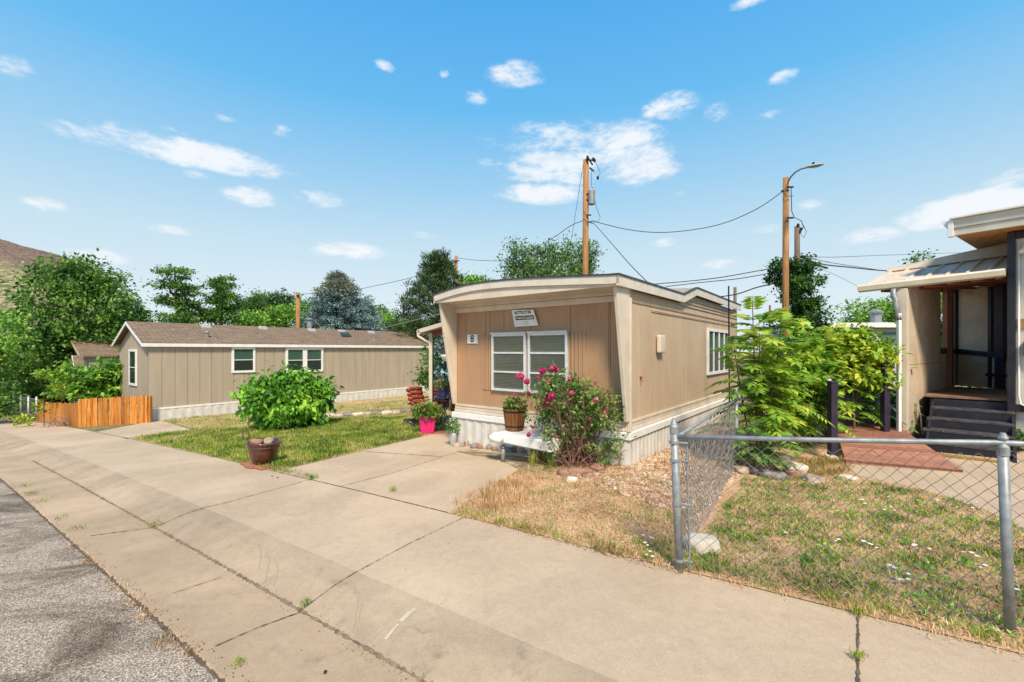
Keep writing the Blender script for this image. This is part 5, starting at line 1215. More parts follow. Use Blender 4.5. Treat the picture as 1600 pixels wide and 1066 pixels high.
# pot on the table
pc = Vector((tb_.x - .12, 11.15, zt_ + .014)); pt = thing('flower_pot', 'purple glazed pot of pink flowers standing on the patio table', 'flower pot', tuple(pc))
mb = MB(); mb.lathe([(.09, 0), (.10, .02), (.15, .2), (.155, .23), (.13, .22)], pc, 20); mb.build('pot', M['purple'], pt, smooth=True)
C_, d_ = blob(pc + Vector((0, 0, .30)), (.26, .26, .11), 500); leafmesh('leaves', C_, .06, M['leaf_rose'], pt, out=d_); flowers(pc + Vector((0, 0, .32)), (.28, .28, .13), 60, .03, M['petal_salmon'], pt)

# magenta square pot
mp_ = hit(667, 678); slab = thing('stone_slab', 'thin red-brown slab under the magenta pot', 'slab', tuple(mp_))
fr_ = Fr(mp_, (1, .25, 0)); mb = MB(); mb.box(-.22, .42, -.2, .25, -.0, .035, fr_); mb.build('slab', M['brick'], slab, bevel=.01)
pc = mp_ + Vector((0, 0, .038)); pt = thing('flower_pot', 'square magenta pot of pink and yellow flowers at the lawn corner', 'flower pot', tuple(pc))
mb = MB(); fr_ = Fr(pc, (1, .28, 0)); k = [(.13, 0), (.19, .40)]
for (w0, z0), (w1, z1) in (((.145, 0), (.185, .36)), ((.195, .361), (.20, .40))):
    mb.hexa([fr_(-w0, -w0, z0), fr_(w0, -w0, z0), fr_(w0, w0, z0), fr_(-w0, w0, z0)], [fr_(-w1, -w1, z1), fr_(w1, -w1, z1), fr_(w1, w1, z1), fr_(-w1, w1, z1)])
mb.build('pot', M['pink'], pt, bevel=.008)
C_, d_ = blob(pc + Vector((0.02, 0, .50)), (.40, .32, .22), 1400); leafmesh('leaves', C_, .07, M['leaf_light'], pt, out=d_); flowers(pc + Vector((0, 0, .54)), (.42, .32, .24), 60, .04, M['petal_salmon'], pt); flowers(pc + Vector((.3, 0, .48)), (.16, .2, .16), 30, .035, M['petal_pink'], pt)
# small pot by the corner of the house
cp = hit(708, 696); pt = thing('flower_pot', 'small grey pot of white flowers tucked at the left corner of number 8', 'flower pot', tuple(cp))
mb = MB(); mb.lathe([(.055, 0), (.06, .02), (.08, .2), (.085, .25)], cp + Vector((0, 0, .002)), 16); mb.build('pot', M['grey_plastic'], pt, smooth=True)
C_, d_ = blob(cp + Vector((0, 0, .38)), (.14, .14, .16), 260); leafmesh('leaves', C_, .05, M['leaf_mid'], pt, out=d_); flowers(cp + Vector((0, 0, .42)), (.14, .14, .14), 16, .03, M['petal_white'], pt)

# ------------------------------------------------------------ tongue cover, barrel planter
tg = thing('hitch_cover', 'white metal hitch cover on a jack post in front of number 8', 'hitch cover', tuple(hit(786, 722)))
hp = hit(786, 722); Yh = hp.y; 
def HP(u, v, Y): return P(u, v, Y)
a0 = Vector((hp.x, hp.y, 0)); dn = Vector((L2.x, L2.y, 0)); sdv = Vector((F2.x, F2.y, 0)); hf = Fr((hp.x, hp.y, 0), tuple(-sdv), tuple(dn))
zt1 = CAM_Z + (HY - 676) / F_PX * Yh
mb = MB(); mb.hexa([hf(-.16, -.10, zt1 - .14), hf(.95, -.02, zt1 - .2), hf(1.1, 1.0, zt1 - .18), hf(.2, 1.0, zt1 - .14)], [hf(-.16, -.10, zt1), hf(.95, -.02, zt1 - .02), hf(1.1, 1.0, zt1), hf(.2, 1.0, zt1 + .02)]); mb.build('box', M['white'], tg, bevel=.02)
mb = MB(); mb.tube([hf(-.26, -.02, zt1 - .10), hf(-.12, -.12, zt1 - .09), hf(.08, -.14, zt1 - .08)], [.05, .065, .06], 12); mb.build('rolled_cover', M['white'], tg, smooth=True)
mb = MB(); mb.tube([hf(0, 0, hp.z - .02), hf(0, 0, zt1 - .2)], .035, 14); mb.lathe([(.05, 0), (.05, .02)], hf(0, 0, zt1 - .25), 14); mb.build('jack_post', M['galv'], tg, smooth=True)
mb = MB(); mb.tube([hf(.02, .22, zt1 + .0), hf(.02, .26, zt1 + .34), hf(-.08, .24, zt1 + .36), hf(-.1, .22, zt1 + .28)], .022, 8); mb.build('bracket', M['white'], tg, smooth=True)
bc = P(804, 0, 1); pbY = 7.62; bc = P(804, 674, pbY); bc.z = zt1 + .015; bc = Vector((bc.x, pbY - .1, bc.z)); tg_ = thing('barrel_planter', 'half barrel planter with pink flowers on the white hitch cover', 'planter', tuple(bc))
mb = MB(); n = 20
for i in range(n):
    a, b = 2 * math.pi * i / n + .02, 2 * math.pi * (i + 1) / n - .02
    prs = [(.155, 0), (.20, .36)]
    mb.hexa([bc + Vector((r_ * math.cos(t), r_ * math.sin(t), z)) for (r_, z, t) in ((.155, 0, a), (.155, 0, b), (.20, .36, b), (.20, .36, a))], [bc + Vector((r_ * math.cos(t), r_ * math.sin(t), z)) for (r_, z, t) in ((.14, 0, a), (.14, 0, b), (.185, .36, b), (.185, .36, a))])
bo = mb.build('barrel', M['barrel'], tg_)
for z_, r_ in ((.05, .164), (.30, .196)): mb = MB(); mb.lathe([(r_ - .012, 0), (r_, .0), (r_ + .004, .03), (r_ - .012, .03)], bc + Vector((0, 0, z_)), 30); mb.build('hoop', M['dark_metal'], tg_)
mb = MB(); mb.lathe([(.01, .33), (.18, .33), (.18, .32), (.01, .01)], bc, 20); mb.build('soil', M['soil'], tg_)
C_, d_ = blob(bc + Vector((0, 0, .42)), (.20, .2, .12), 320); leafmesh('leaves', C_, .07, M['leaf_mid'], tg_, out=d_)
C_, d_ = blob(bc + Vector((.17, -.05, .28)), (.09, .09, .16), 120); leafmesh('trailing_leaves', C_, .05, M['leaf_rose'], tg_, down=.6); flowers(bc + Vector((-.02, 0, .50)), (.12, .1, .1), 14, .045, M['petal_pink'], tg_); flowers(bc + Vector((.12, -.1, .40)), (.08, .08, .06), 7, .04, M['petal_pink'], tg_)

# brown bowl pot with stones, on bricks
bp = hit(411, 727); zb0 = bp.z + .03
mb_l = [(.105, 0), (.15, .02), (.21, .12), (.245, .24), (.255, .30), (.262, .305), (.262, .32), (.255, .325), (.262, .345), (.285, .37), (.29, .395), (.275, .405), (.25, .395), (.235, .34), (.05, .33)]
sc_ = .97
pt = thing('bowl_planter', 'big glossy brown bowl planter at the corner of the lawn', 'planter', (bp.x, bp.y, zb0))
mb = MB(); mb.lathe([(r_ * sc_, z * sc_) for r_, z in mb_l], (bp.x, bp.y, zb0), 48, Matrix.Rotation(R(2.5), 3, 'Y')); mb.build('bowl', M['brown_pot'], pt, smooth=True)
for k, (dx, dy, sx_, lb) in enumerate(((-.09, -.03, .19, 'pink stone lying at the left in the brown bowl'), (.07, .05, .15, 'pale stone lying at the back in the brown bowl'), (.13, -.04, .13, 'small stone lying at the right in the brown bowl'))):
    o = rock('stone', (bp.x + dx, bp.y + dy, zb0 + .345), (sx_, sx_ * .8, .11), M['stone_red'] if k == 0 else M['stone_tan'], 60 + k, k, .2, 2); tag(o, lb, 'stone')
fb_ = Fr((bp.x, bp.y, 0), (SD.x, SD.y, 0), (SN.x, SN.y, 0))
for k, (x_, y_, lb) in enumerate(((-.28, -.12, 'brick paver right of the bowl planter base'), (.0, -.16, 'brick paver under the front of the bowl planter'), (.28, -.10, 'brick paver left of the bowl planter base'), (.30, .12, 'brick paver behind the left side of the bowl planter'))):
    c_ = fb_(x_, y_, 0); z_ = G(c_.x, c_.y) + .008; mb = MB(); mb.box(x_ - .13, x_ + .13, y_ - .10, y_ + .10, z_, z_ + .026, fb_); o = mb.build('brick_paver', M['brick'], bevel=.006); tag(o, lb, 'brick', 'bricks under the bowl planter')

# ------------------------------------------------------------ stones
sk = [(714, 697, .17, .10), (722, 697, .12, .08), (728, 695, .11, .13), (734, 696, .09, .17), (741, 699, .16, .12), (750, 700, .13, .11), (757, 700, .14, .12), (765, 701, .13, .11), (774, 703, .13, .09), (781, 704, .12, .1), (797, 705, .22, .12), (808, 705, .17, .15), (816, 706, .2, .15), (823, 707, .14, .12)]
for k, (u_, v_, w_, h_) in enumerate(sk):
    p = hit(u_, v_ + 1); o = rock('edging_stone', p, (w_, w_ * .8, h_), M[('stone_tan', 'stone_grey', 'stone_red')[k % 3]], k, k * .9, .25, 2)
    lb = {0: 'grey flat stone at the left end of the row below the white skirting', 3: 'thin upright dark stone in the row below the white skirting', 12: 'largest grey-tan stone at the right end of the row under the hitch cover'}.get(k, 'small rounded stone in the row along the white skirting')
    tag(o, lb, 'stone', 'stones along the skirting')
o = rock('boulder', hit(1098, 861), (.27, .22, .17), M['stone_tan'], 31, .3, .25); o.data.materials[0] = M['stone_white']; tag(o, 'rounded pale boulder just inside the corner fence post', 'boulder')
st = [(1163, 735, .34, .12, 'tan'), (1183, 738, .22, .10, 'grey'), (1207, 744, .3, .12, 'grey'), (1242, 737, .30, .17, 'white'), (1272, 750, .30, .09, 'tan'), (1324, 746, .22, .06, 'white'), (1222, 716, .2, .1, 'grey'), (1298, 716, .18, .1, 'white'), (1241, 742, .24, .12, 'red')]
lbs = ['flat tan rock at the foot of the second fence post', 'grey rock between the tan rock and the white block', 'long grey rock on the grass edge left of the white block', 'squarish white rock on the little rock border', 'flat yellowish rock right of the squarish white rock', 'thin flat white rock at the edge of the walkway', 'rounded grey rock under the green fronds', 'pale rock beside the base of the plum post', 'reddish brown rock under the squarish white rock']
for k, (u_, v_, w_, h_, c_) in enumerate(st):
    o = rock('border_rock', hit(u_, v_ + 3), (w_, w_ * .7, h_), M['stone_' + c_], 80 + k, k * 1.1, .2); tag(o, lbs[k], 'rock', 'rocks of the border inside the fence')
for k in range(11):
    u_ = 500 + k * 15; v_ = 653 - k * .9; p = hit(u_, v_); o = rock('edging_stone', p, (.42, .25, .16), M[('stone_grey', 'stone_white', 'stone_tan')[k % 3]], 120 + k, k, .3, 2)
    tag(o, 'weathered stone in the low stone edging across the back of the lawn', 'stone', 'stones of the lawn edging')
for k, (u_, v_, w_, lb) in enumerate(((638, 659, .26, 'dark stone at the left of the little heap by the magenta pot'), (648, 658, .24, 'dark stone in the middle of the heap by the magenta pot'), (655, 662, .2, 'low dark stone touching the magenta pot'), (643, 664, .18, 'small grey stone in front of the dark heap by the magenta pot'))):
    o = rock('dark_stone', hit(u_, v_ + 2), (w_, w_ * .8, .16), M['stone_grey'] if k == 3 else M['soil'], 140 + k, k, .2, 2); tag(o, lb, 'stone', 'dark stones by the magenta pot')
for k, (u_, v_, w_, lb) in enumerate(((905, 738, .34, 'red flat rock under the right side of the rose bush'), (935, 732, .3, 'pink flat rock right of the rose bush base'), (880, 741, .2, 'small red rock under the left of the rose bush'), (893, 752, .15, 'small pale rock on the gravel below the rose bush'))):
    o = rock('border_rock', hit(u_, v_ + 2), (w_, w_ * .6, .10), M['stone_red'] if k < 3 else M['stone_white'], 160 + k, k, .2, 2); tag(o, lb, 'rock', 'rocks under the rose bush')
for k, (u_, v_, lb) in enumerate(((425, 745, 'tiny dark pebble on the concrete right of the bowl planter, left one'), (434, 747, 'tiny dark pebble on the concrete right of the bowl planter, right one'), (508, 1052, 'small dark pebble in the gutter at the bottom of the picture'))):
    o = rock('pebble', hit(u_, v_), (.024, .02, .018), M['soil'], 170 + k, k, .2, 1); tag(o, lb, 'pebble')
st_ = hit(378, 690); mb = MB()
for (u_, v_, h_) in ((379, 691, .26), (388, 685, .50)):
    p = hit(u_, v_ - 1); mb = MB(); mb.tube([p, p + Vector((.01, 0, h_))], .018, 6); o = mb.build('stake', M['pole_grey']); tag(o, 'short dark stake' + (' stub left of the green shrub' if h_ < .3 else ', taller one, beside the green shrub'), 'stake')

# ------------------------------------------------------------ plants
def limb(mb, a, b, r0, r1, sides=6, bend=.12, seed=0):
    rnd = random.Random(seed); L = (b - a).length; pts = []
    for i in range(5):
        t = i / 4; p = lerp(a, b, t) + Vector((rnd.uniform(-1, 1), rnd.uniform(-1, 1), rnd.uniform(0, .8))) * L * bend * math.sin(math.pi * t); pts.append(p)
    mb.tube(pts, [r0 + (r1 - r0) * i / 4 for i in range(5)], sides)
def tree(name, label, base, lobes, ncl, per, crad, lsize, m, trunk_r=.2, group=None, seed=1, down=.15, trunk_h=None, shell=.45, jit=.6, cat='tree', bark='bark', flat=.6):
    rg = np.random.default_rng(seed); base = Vector(base); t = thing(name, label, cat, tuple(base), group)
    cs = []; ws = np.array([l[3] * l[4] * l[5] for l in lobes]) ** .67; ws /= ws.sum()
    for l, w in zip(lobes, ws):
        n = max(3, int(ncl * w)); d = rg.normal(size=(n, 3)); d /= np.linalg.norm(d, axis=1)[:, None]
        rr = rg.uniform(shell ** 2, 1.0, n)[:, None] ** .5 * rg.uniform(.88, 1.1, n)[:, None]
        cs.append((np.array([base.x + l[0], base.y + l[1], base.z + l[2]]) + d * np.array(l[3:6]) * rr, d))
    C = np.concatenate([c[0] for c in cs]); D = np.concatenate([c[1] for c in cs]); k = C[:, 2] > base.z + .15; C, D = C[k], D[k]
    N = len(C); rad = crad * rg.uniform(.5, 1.35, N)
    off = rg.normal(size=(N, per, 3)) * np.array([1, 1, flat]); off *= (rad / 1.5)[:, None, None]
    P_ = (C[:, None, :] + off).reshape(-1, 3); DD = (D[:, None, :] + off / rad[:, None, None] * .9).reshape(-1, 3); DD /= np.linalg.norm(DD, axis=1)[:, None] + 1e-9
    kk = P_[:, 2] > base.z + .02
    leafmesh('crown', P_[kk], lsize, m, t, out=DD[kk], jitter=jit, down=down, aspect=.55)
    mb = MB(); zt = max(l[2] for l in lobes); th = trunk_h or zt * .55; top = base + Vector((rg.uniform(-.1, .1) * th * .3, 0, th))
    mb.tube([base - Vector((0, 0, .3)), base + Vector((0, 0, th * .1)), lerp(base, top, .55) + Vector((.04, 0, 0)) * th * .2, top], [trunk_r * 1.35, trunk_r, trunk_r * .85, trunk_r * .65], 10)
    for i, l in enumerate(lobes):
        c = base + Vector(l[:3]); limb(mb, lerp(base, top, .55 + .4 * rg.uniform()), c, trunk_r * .5, trunk_r * .2, 6, .1, seed + i)
        sel = rg.choice(len(C), min(len(C), 5)); 
        for j in sel:
            q = Vector(C[j]); 
            if (q - c).length < max(l[3:6]) * 1.3: limb(mb, c, q, trunk_r * .18, .012, 5, .1, seed + i + int(j))
    mb.build('trunk', M[bark], t, smooth=True); return t
def gb(u, Y): a = (u - HX) / F_PX; return Vector((a * Y, Y, G(a * Y, Y)))
def pl_lobes(base, Y, specs):
    """(u, v, ru, rv) seen size -> lobe in metres at distance Y"""
    out = []
    for (u_, v_, ru, rv) in specs:
        p = P(u_, v_, Y); k = Y / F_PX; out.append((p.x - base.x, random.uniform(-.5, .5), p.z - base.z, ru * k, ru * k * .9, rv * k))
    return out
b = gb(105, 27)
tree('broadleaf_tree', 'huge dense dark green tree left of the grey-beige home', b, pl_lobes(b, 27, [(128, 490, 84, 74), (85, 560, 90, 72), (168, 492, 48, 48), (40, 600, 60, 60), (150, 570, 70, 70), (118, 436, 50, 26), (150, 430, 34, 20), (205, 520, 30, 44), (100, 630, 90, 40)]), 470, 72, .60, .24, M['leaf_big'], .35, seed=3, down=.45)
b = gb(-10, 22)
tree('broadleaf_tree', 'bright yellow-green tree cut by the left edge of the picture', b, pl_lobes(b, 22, [(0, 525, 44, 36), (-30, 570, 50, 50), (-90, 500, 50, 60)]), 120, 46, .6, .2, M['leaf_light'], .22, seed=4, down=.4)
b = gb(15, 19.5)
tree('shrub', 'low leafy bush beside the wire fence at the far left', b, pl_lobes(b, 19.5, [(2, 634, 16, 14), (-25, 625, 30, 26)]), 40, 40, .35, .17, M['leaf_mid'], .04, seed=5, cat='shrub')
def tiered(name, label, Y, u, vt, vb, specs, m, seed, ncl=170, per=40, ls=.2, tr=.2):
    b = gb(u, Y); return tree(name, label, b, pl_lobes(b, Y, specs), ncl, per, .38, ls, m, tr, seed=seed, flat=.35, down=.25, trunk_h=(CAM_Z + (HY - vt) / F_PX * Y - b.z) * .8, shell=.2)
tiered('broadleaf_tree', 'airy tree with flat-topped layers right of the huge dark tree', 34, 276, 420, 505, [(278, 428, 26, 8), (266, 446, 20, 8), (292, 452, 26, 10), (268, 470, 28, 9), (298, 478, 22, 9), (285, 498, 38, 12)], M['leaf_mid'], 6)
tiered('broadleaf_tree', 'dark upright tree with two peaks behind the long brown roof', 36, 345, 428, 505, [(336, 440, 9, 14), (355, 445, 16, 14), (338, 465, 18, 11), (362, 472, 18, 14), (352, 492, 28, 14), (326, 492, 14, 12)], M['leaf_mid'], 7, 190)
for k, (u_, v_, ru, rv, Y_, mm, lb) in enumerate(((395, 478, 18, 18, 58, 'leaf_vine', 'dark distant tree right of the two-peaked tree'), (440, 470, 22, 16, 62, 'needle_pine', 'round dark distant tree above the pink-roofed house'), (415, 470, 26, 14, 70, 'leaf_mid', 'distant green tree mass left of the short yellow pole'),
        (448, 497, 26, 16, 44, 'leaf_light', 'bright bush left of the short yellow pole'), (480, 490, 18, 20, 46, 'leaf_light', 'bright bush right of the short yellow pole'), (585, 492, 22, 16, 50, 'leaf_cotton', 'grey-green tree right of the blue spruce'), (600, 506, 16, 12, 44, 'leaf_light', 'light green bush at the right foot of the blue spruce'), (395, 500, 22, 10, 50, 'leaf_light', 'low bright bush above the long brown roof'), (740, 446, 22, 10, 40, 'leaf_light', 'light green tree top between the pine side pole and the cottonwood'),
        (630, 512, 30, 8, 40, 'leaf_light', 'low light hedge below the dark pine'))):
    b = gb(u_, Y_); tree('distant_tree', lb, b, pl_lobes(b, Y_, [(u_, v_, ru, rv), (u_ + ru * .5, v_ + rv * .6, ru * .7, rv), (u_ - ru * .6, v_ + rv * .5, ru * .6, rv * .8)]), 110, 46, .7, .26, M[mm], .15, 'trees in the distance', 40 + k)
# cottonwood behind number 8
b = gb(862, 27)
tree('cottonwood_tree', 'loose grey-green cottonwood rising behind number 8 home', b, pl_lobes(b, 27, [(812, 412, 27, 32), (835, 400, 20, 20), (868, 398, 26, 32), (905, 412, 34, 36), (925, 392, 16, 18), (860, 430, 60, 25), (795, 420, 12, 14)]), 260, 42, .40, .17, M['leaf_cotton'], .16, seed=9, shell=.25, flat=.8)
b = gb(1350, 33)
tree('broadleaf_tree', 'olive green tree above the white shed', b, pl_lobes(b, 33, [(1345, 492, 28, 18), (1375, 484, 26, 14), (1400, 490, 20, 20), (1430, 500, 30, 20)]), 130, 34, .6, .24, M['leaf_light'], .16, seed=10, flat=.5)
b = gb(1447, 38)
tree('broadleaf_tree', 'tree whose top shows just over the porch roof', b, pl_lobes(b, 38, [(1449, 401, 12, 8), (1432, 408, 12, 5), (1455, 430, 30, 20), (1440, 460, 40, 30)]), 90, 30, .5, .26, M['leaf_cotton'], .2, seed=11)
for k, (u_, lb) in enumerate(((1470, 'green bush seen between the stucco wall and the red porch post'), (1556, 'green bush seen through the right porch opening'))):
    b = gb(u_, 15.5 if k == 0 else 14); Yk = b.y; tree('shrub', lb, b, pl_lobes(b, Yk, [(u_, 500, 34, 60), (u_, 560, 36, 60)]), 90, 34, .4, .16, M['leaf_mid'], .06, seed=12 + k, cat='shrub')
# vine on the dark pole
b = gb(1246, 20.4)
vt_ = tree('climbing_vine', 'dark green vine climbing the weathered utility pole', b, pl_lobes(b, 20.4, [(1222, 422, 24, 20), (1250, 418, 20, 16), (1212, 432, 17, 12), (1240, 445, 24, 22), (1256, 432, 13, 24), (1232, 462, 20, 20), (1252, 480, 28, 24), (1262, 500, 20, 22), (1236, 500, 24, 24), (1250, 530, 30, 26), (1250, 575, 30, 40)]), 230, 60, .24, .16, M['leaf_vine'], .06, seed=15, cat='vine', shell=.3, trunk_h=4)

def conifer(name, label, Y, u, vtop, vb, rb, m, seed, nb=130, droop=.25, lsize=.22, mtop=None, asym=None, tip=.12, per=26, spread=.2):
    rg = np.random.default_rng(seed); b = gb(u, Y); k = Y / F_PX; zt = CAM_Z + (HY - vtop) * k; H = zt - b.z; t = thing(name, label, 'tree', tuple(b))
    mb = MB(); mb.tube([b - Vector((0, 0, .3)), b + Vector((0, 0, H * .5)), Vector((b.x, b.y, zt - .2))], [.28, .17, .03], 10)
    P1, D1, P2, D2 = [], [], [], []
    for i in range(nb):
        f = (i + rg.uniform()) / nb; z = b.z + H * (.10 + .89 * f); R_ = (rb * k) * (1 - f) ** .75 * rg.uniform(.65, 1.12) + tip; a = i * 2.399 + rg.uniform(-.4, .4)
        if asym: R_ *= 1 + asym * math.cos(a)
        d = np.array([math.cos(a), math.sin(a), 0]); n = max(2, int(R_ / .22)); e_ = None
        for j in range(1, n + 1):
            q = j / n; c = np.array([b.x, b.y, z]) + d * R_ * q + np.array([0, 0, -droop * R_ * q ** 1.3 + .22 * R_ * droop * 3 * q ** 3])
            if q > .25:
                o = rg.normal(size=(per, 3)) * np.array([spread, spread, spread * .45]) * (1 + .5 * (1 - q)); w = d * .8 + o / spread * .5
                (P2 if (mtop and f > .80) else P1).append(c + o); (D2 if (mtop and f > .80) else D1).append(w)
        e_ = Vector(c); mb.tube([Vector((b.x, b.y, z)), lerp(Vector((b.x, b.y, z)), e_, .5) + Vector((0, 0, .04)), e_], [.045, .025, .01], 4)
    for PP, DD, mm in ((P1, D1, m), (P2, D2, mtop)):
        if PP:
            D_ = np.concatenate(DD); D_ /= np.linalg.norm(D_, axis=1)[:, None]; leafmesh('crown' if mm is m else 'upper_crown', np.concatenate(PP), lsize, mm, t, out=D_, jitter=.4, aspect=.28, up=.1)
    mb.build('trunk', M['bark'], t, smooth=True); return t
conifer('blue_spruce', 'blue-green spruce behind the long brown roof', 36, 527, 424, 520, 118, M['needle_blue'], 21, 250, .26, .22, M['needle_top'], .12, tip=.14, per=26, spread=.13)
conifer('blue_spruce', 'smaller blue spruce overlapping the right side of the tall spruce', 38, 570, 462, 520, 52, M['needle_blue'], 22, 80, .25, .24, tip=.3, per=24, spread=.15)
def pine():
    rg = np.random.default_rng(33); Y = 29; b = gb(678, Y); t = thing('pine_tree', 'dark green pine with upturned tufts left of the bowed roof', 'tree', tuple(b)); mb = MB(); k = Y / F_PX
    top = P(686, 400, Y); mb.tube([b - Vector((0, 0, .3)), lerp(b, top, .5), top], [.24, .16, .04], 10); PP, DD = [], []
    outline = [(400, 8), (420, 22), (450, 36), (470, 46), (490, 58), (510, 72), (530, 76)]
    for i in range(105):
        v = 404 + (i / 105) ** .9 * 135; w = np.interp(v, [o[0] for o in outline], [o[1] for o in outline]) * k * rg.uniform(.6, 1.15); a = i * 2.399; z = CAM_Z + (HY - v) * k - .2
        ax = lerp(b, top, (z - b.z) / (top.z - b.z)); e_ = ax + Vector((math.cos(a) * w, math.sin(a) * w, .35 + .1 * w)); mb.tube([ax, lerp(ax, e_, .5) - Vector((0, 0, .1)), e_], [.05, .03, .012], 4)
        for q in (.55, .8, 1.0, .9):
            c = lerp(ax, e_, q) + Vector(rg.normal(size=3) * .12); n = 54; o = rg.normal(size=(n, 3)) * np.array([.12, .12, .12]); PP.append(np.array(c) + o); DD.append(o / .17 * .8 + np.array([0, 0, .9]))
    D_ = np.concatenate(DD); D_ /= np.linalg.norm(D_, axis=1)[:, None]; leafmesh('crown', np.concatenate(PP), .22, M['needle_pine'], t, out=D_, jitter=.3, aspect=.22); mb.build('trunk', M['bark'], t, smooth=True)
pine()

# patio shrubs beyond the awning
b = gb(700, 17); tree('shrub', 'dark green shrub beyond the patio table', b, pl_lobes(b, 17, [(695, 560, 24, 34), (712, 575, 16, 30), (690, 590, 24, 18)]), 110, 36, .35, .15, M['leaf_mid'], .05, seed=50, cat='shrub')
b = gb(703, 15.4); tree('shrub', 'grey-green tufted shrub just below the awning end', b, pl_lobes(b, 15.4, [(704, 545, 14, 18), (700, 585, 18, 16)]), 45, 30, .3, .16, M['needle_blue'], .04, seed=51, cat='shrub')
# shrub in front of third home
b = gb(158, 18.6); tree('shrub', 'layered bright green shrub behind the cedar fence', b, pl_lobes(b, 18.6, [(165, 585, 30, 24), (140, 600, 26, 24), (175, 610, 18, 20), (118, 590, 8, 34), (130, 612, 24, 18)]), 150, 34, .34, .2, M['leaf_light'], .05, seed=52, cat='shrub', flat=.3)
b = gb(70, 16.8); 
for k, (u_, v_, lb) in enumerate(((69, 590, 'single pale green sprout behind the left end of the cedar fence'), (46, 640, 'yellow-green weed growing at the wire fence'), (101, 580, 'tall pale green sprout in front of the blue-grey gable'))):
    b = gb(u_, 17.2); tree('weed', lb, b, pl_lobes(b, 17.2, [(u_, v_, 5, 14), (u_ + 2, v_ + 20, 6, 16)]), 16, 18, .14, .13, M['leaf_lime'], .02, seed=60 + k, cat='plant')
# dry bush at the cedar fence corner
b = hit(100, 666); t = thing('dry_bush', 'dry pinkish brown bush in front of the cedar fence corner', 'shrub', tuple(b)); mb = MB(); rnd = random.Random(4)
for k in range(170):
    p = b + Vector((rnd.gauss(0, .38), rnd.gauss(.1, .2), 0)); a = rnd.uniform(0, 6.28); l = rnd.uniform(.15, .45); q_ = p + Vector((math.cos(a) * l, math.sin(a) * l, rnd.uniform(.1, .42))); mb.tube([p, lerp(p, q_, .5) + Vector((0, 0, .05)), q_], [.008, .006, .003], 3)
mb.build('twigs', mat('pink_dry_twig', (.50, .33, .24), (.3, .2, .14), 20, .9, 0), t)

# big round shrub on the lawn
b = hit(447, 668); Yb = b.y
t = tree('shrub', 'big round bright green shrub on the lawn before the long home', b, pl_lobes(b, Yb, [(450, 620, 52, 34), (412, 626, 30, 26), (492, 622, 26, 30), (462, 594, 30, 16), (432, 600, 22, 12), (447, 648, 50, 18), (400, 612, 16, 12), (512, 606, 10, 10)]), 300, 30, .24, .16, M['leaf_shrub'], .05, seed=70, down=.7, cat='shrub', trunk_h=.5, shell=.4, jit=.6, flat=.7)
smb = MB(); srnd = random.Random(8)
for k in range(26):
    q_ = P(srnd.uniform(385, 515), srnd.uniform(578, 640), Yb + srnd.uniform(-.5, .3)); p0 = Vector((b.x + srnd.uniform(-.2, .2), Yb, b.z)); smb.tube([p0, lerp(p0, q_, .5) + Vector((0, 0, .1)), q_], [.014, .01, .004], 5)
smb.build('stems', M['twig'], t)

# ailanthus / sumac saplings: arching compound leaves
def fronds(V, base, d, L, n, ls, rg, droop=.5, mbst=None):
    d = Vector(d).normalized(); side = d.cross(Vector((0, 0, 1))).normalized(); pts = []
    for i in range(n + 1):
        t = i / n; pts.append(base + d * L * t - Vector((0, 0, droop * L * t * t)))
    for i in range(1, n + 1):
        t = i / n; p = pts[i]; ax = (pts[i] - pts[i - 1]).normalized(); s_ = ls * (1.1 - .6 * abs(t - .4)) * rg.uniform(.85, 1.15)
        for sg in (-1, 1):
            w = (side * sg * 1.0 + ax * .45 + Vector((0, 0, -.25 + rg.uniform(-.15, .15)))).normalized(); q_ = ax.cross(w).normalized(); x_ = q_.cross(w).normalized()
            V += [tuple(p), tuple(p + w * s_ * .4 + x_ * s_ * .16), tuple(p + w * s_), tuple(p + w * s_ * .4 - x_ * s_ * .16)]
    p = pts[-1]; V += [tuple(p), tuple(p + ax * ls * .4 + side * ls * .16), tuple(p + ax * ls), tuple(p + ax * ls * .4 - side * ls * .16)]
    if mbst is not None: mbst.tube(pts[::max(1, n // 4)], .004, 3, cap=False)
def sapling(name, label, base, stems, m, seed, L=.55, n=11, ls=.13, nf=12, cat='sapling', droop=.5, r=.016):
    rg = random.Random(seed); t = thing(name, label, cat, tuple(base)); mb = MB(); V = []
    for (dx, dy, h, ln) in stems:
        a = base + Vector((dx * .25, dy * .25, -.03)); top = base + Vector((dx + ln * .2, dy, h)); mid_ = lerp(a, top, .5) + Vector((dx * .05, 0, 0)); mb.tube([a, mid_, top], [r, r * .7, r * .35], 6)
        for k in range(nf):
            f = .28 + .72 * (k + rg.random()) / nf; p = lerp(a, top, f) if f < .99 else top; ang = k * 2.4 + rg.uniform(-.4, .4); up_ = .25 + .9 * f ** 3 + rg.uniform(-.1, .2)
            fronds(V, p, (math.cos(ang), math.sin(ang), up_), L * rg.uniform(.65, 1.15) * (1.1 - .35 * f), n, ls, rg, droop * rg.uniform(.7, 1.2), mb)
    rawquads('leaves', np.array(V), m, t); mb.build('stems', M['twig'], t); return t
b = gb(1188, 6.75); zt_s = lambda v, Y: CAM_Z + (HY - v) / F_PX * Y - G(1, Y)
sapling('sumac_sapling', 'lime green feathery sumac sapling at the corner of the side fence', b, [(-.12, 0, zt_s(484, 6.75), 0), (.12, .15, zt_s(498, 6.75), .1), (-.32, .1, zt_s(545, 6.75), -.2), (.34, .1, zt_s(510, 6.75), .2), (.1, -.2, zt_s(580, 6.75), 0), (.5, .1, zt_s(545, 6.75), .2), (-.05, -.1, zt_s(530, 6.75), -.1)], M['leaf_lime'], 1, .70, 13, .17, 17)
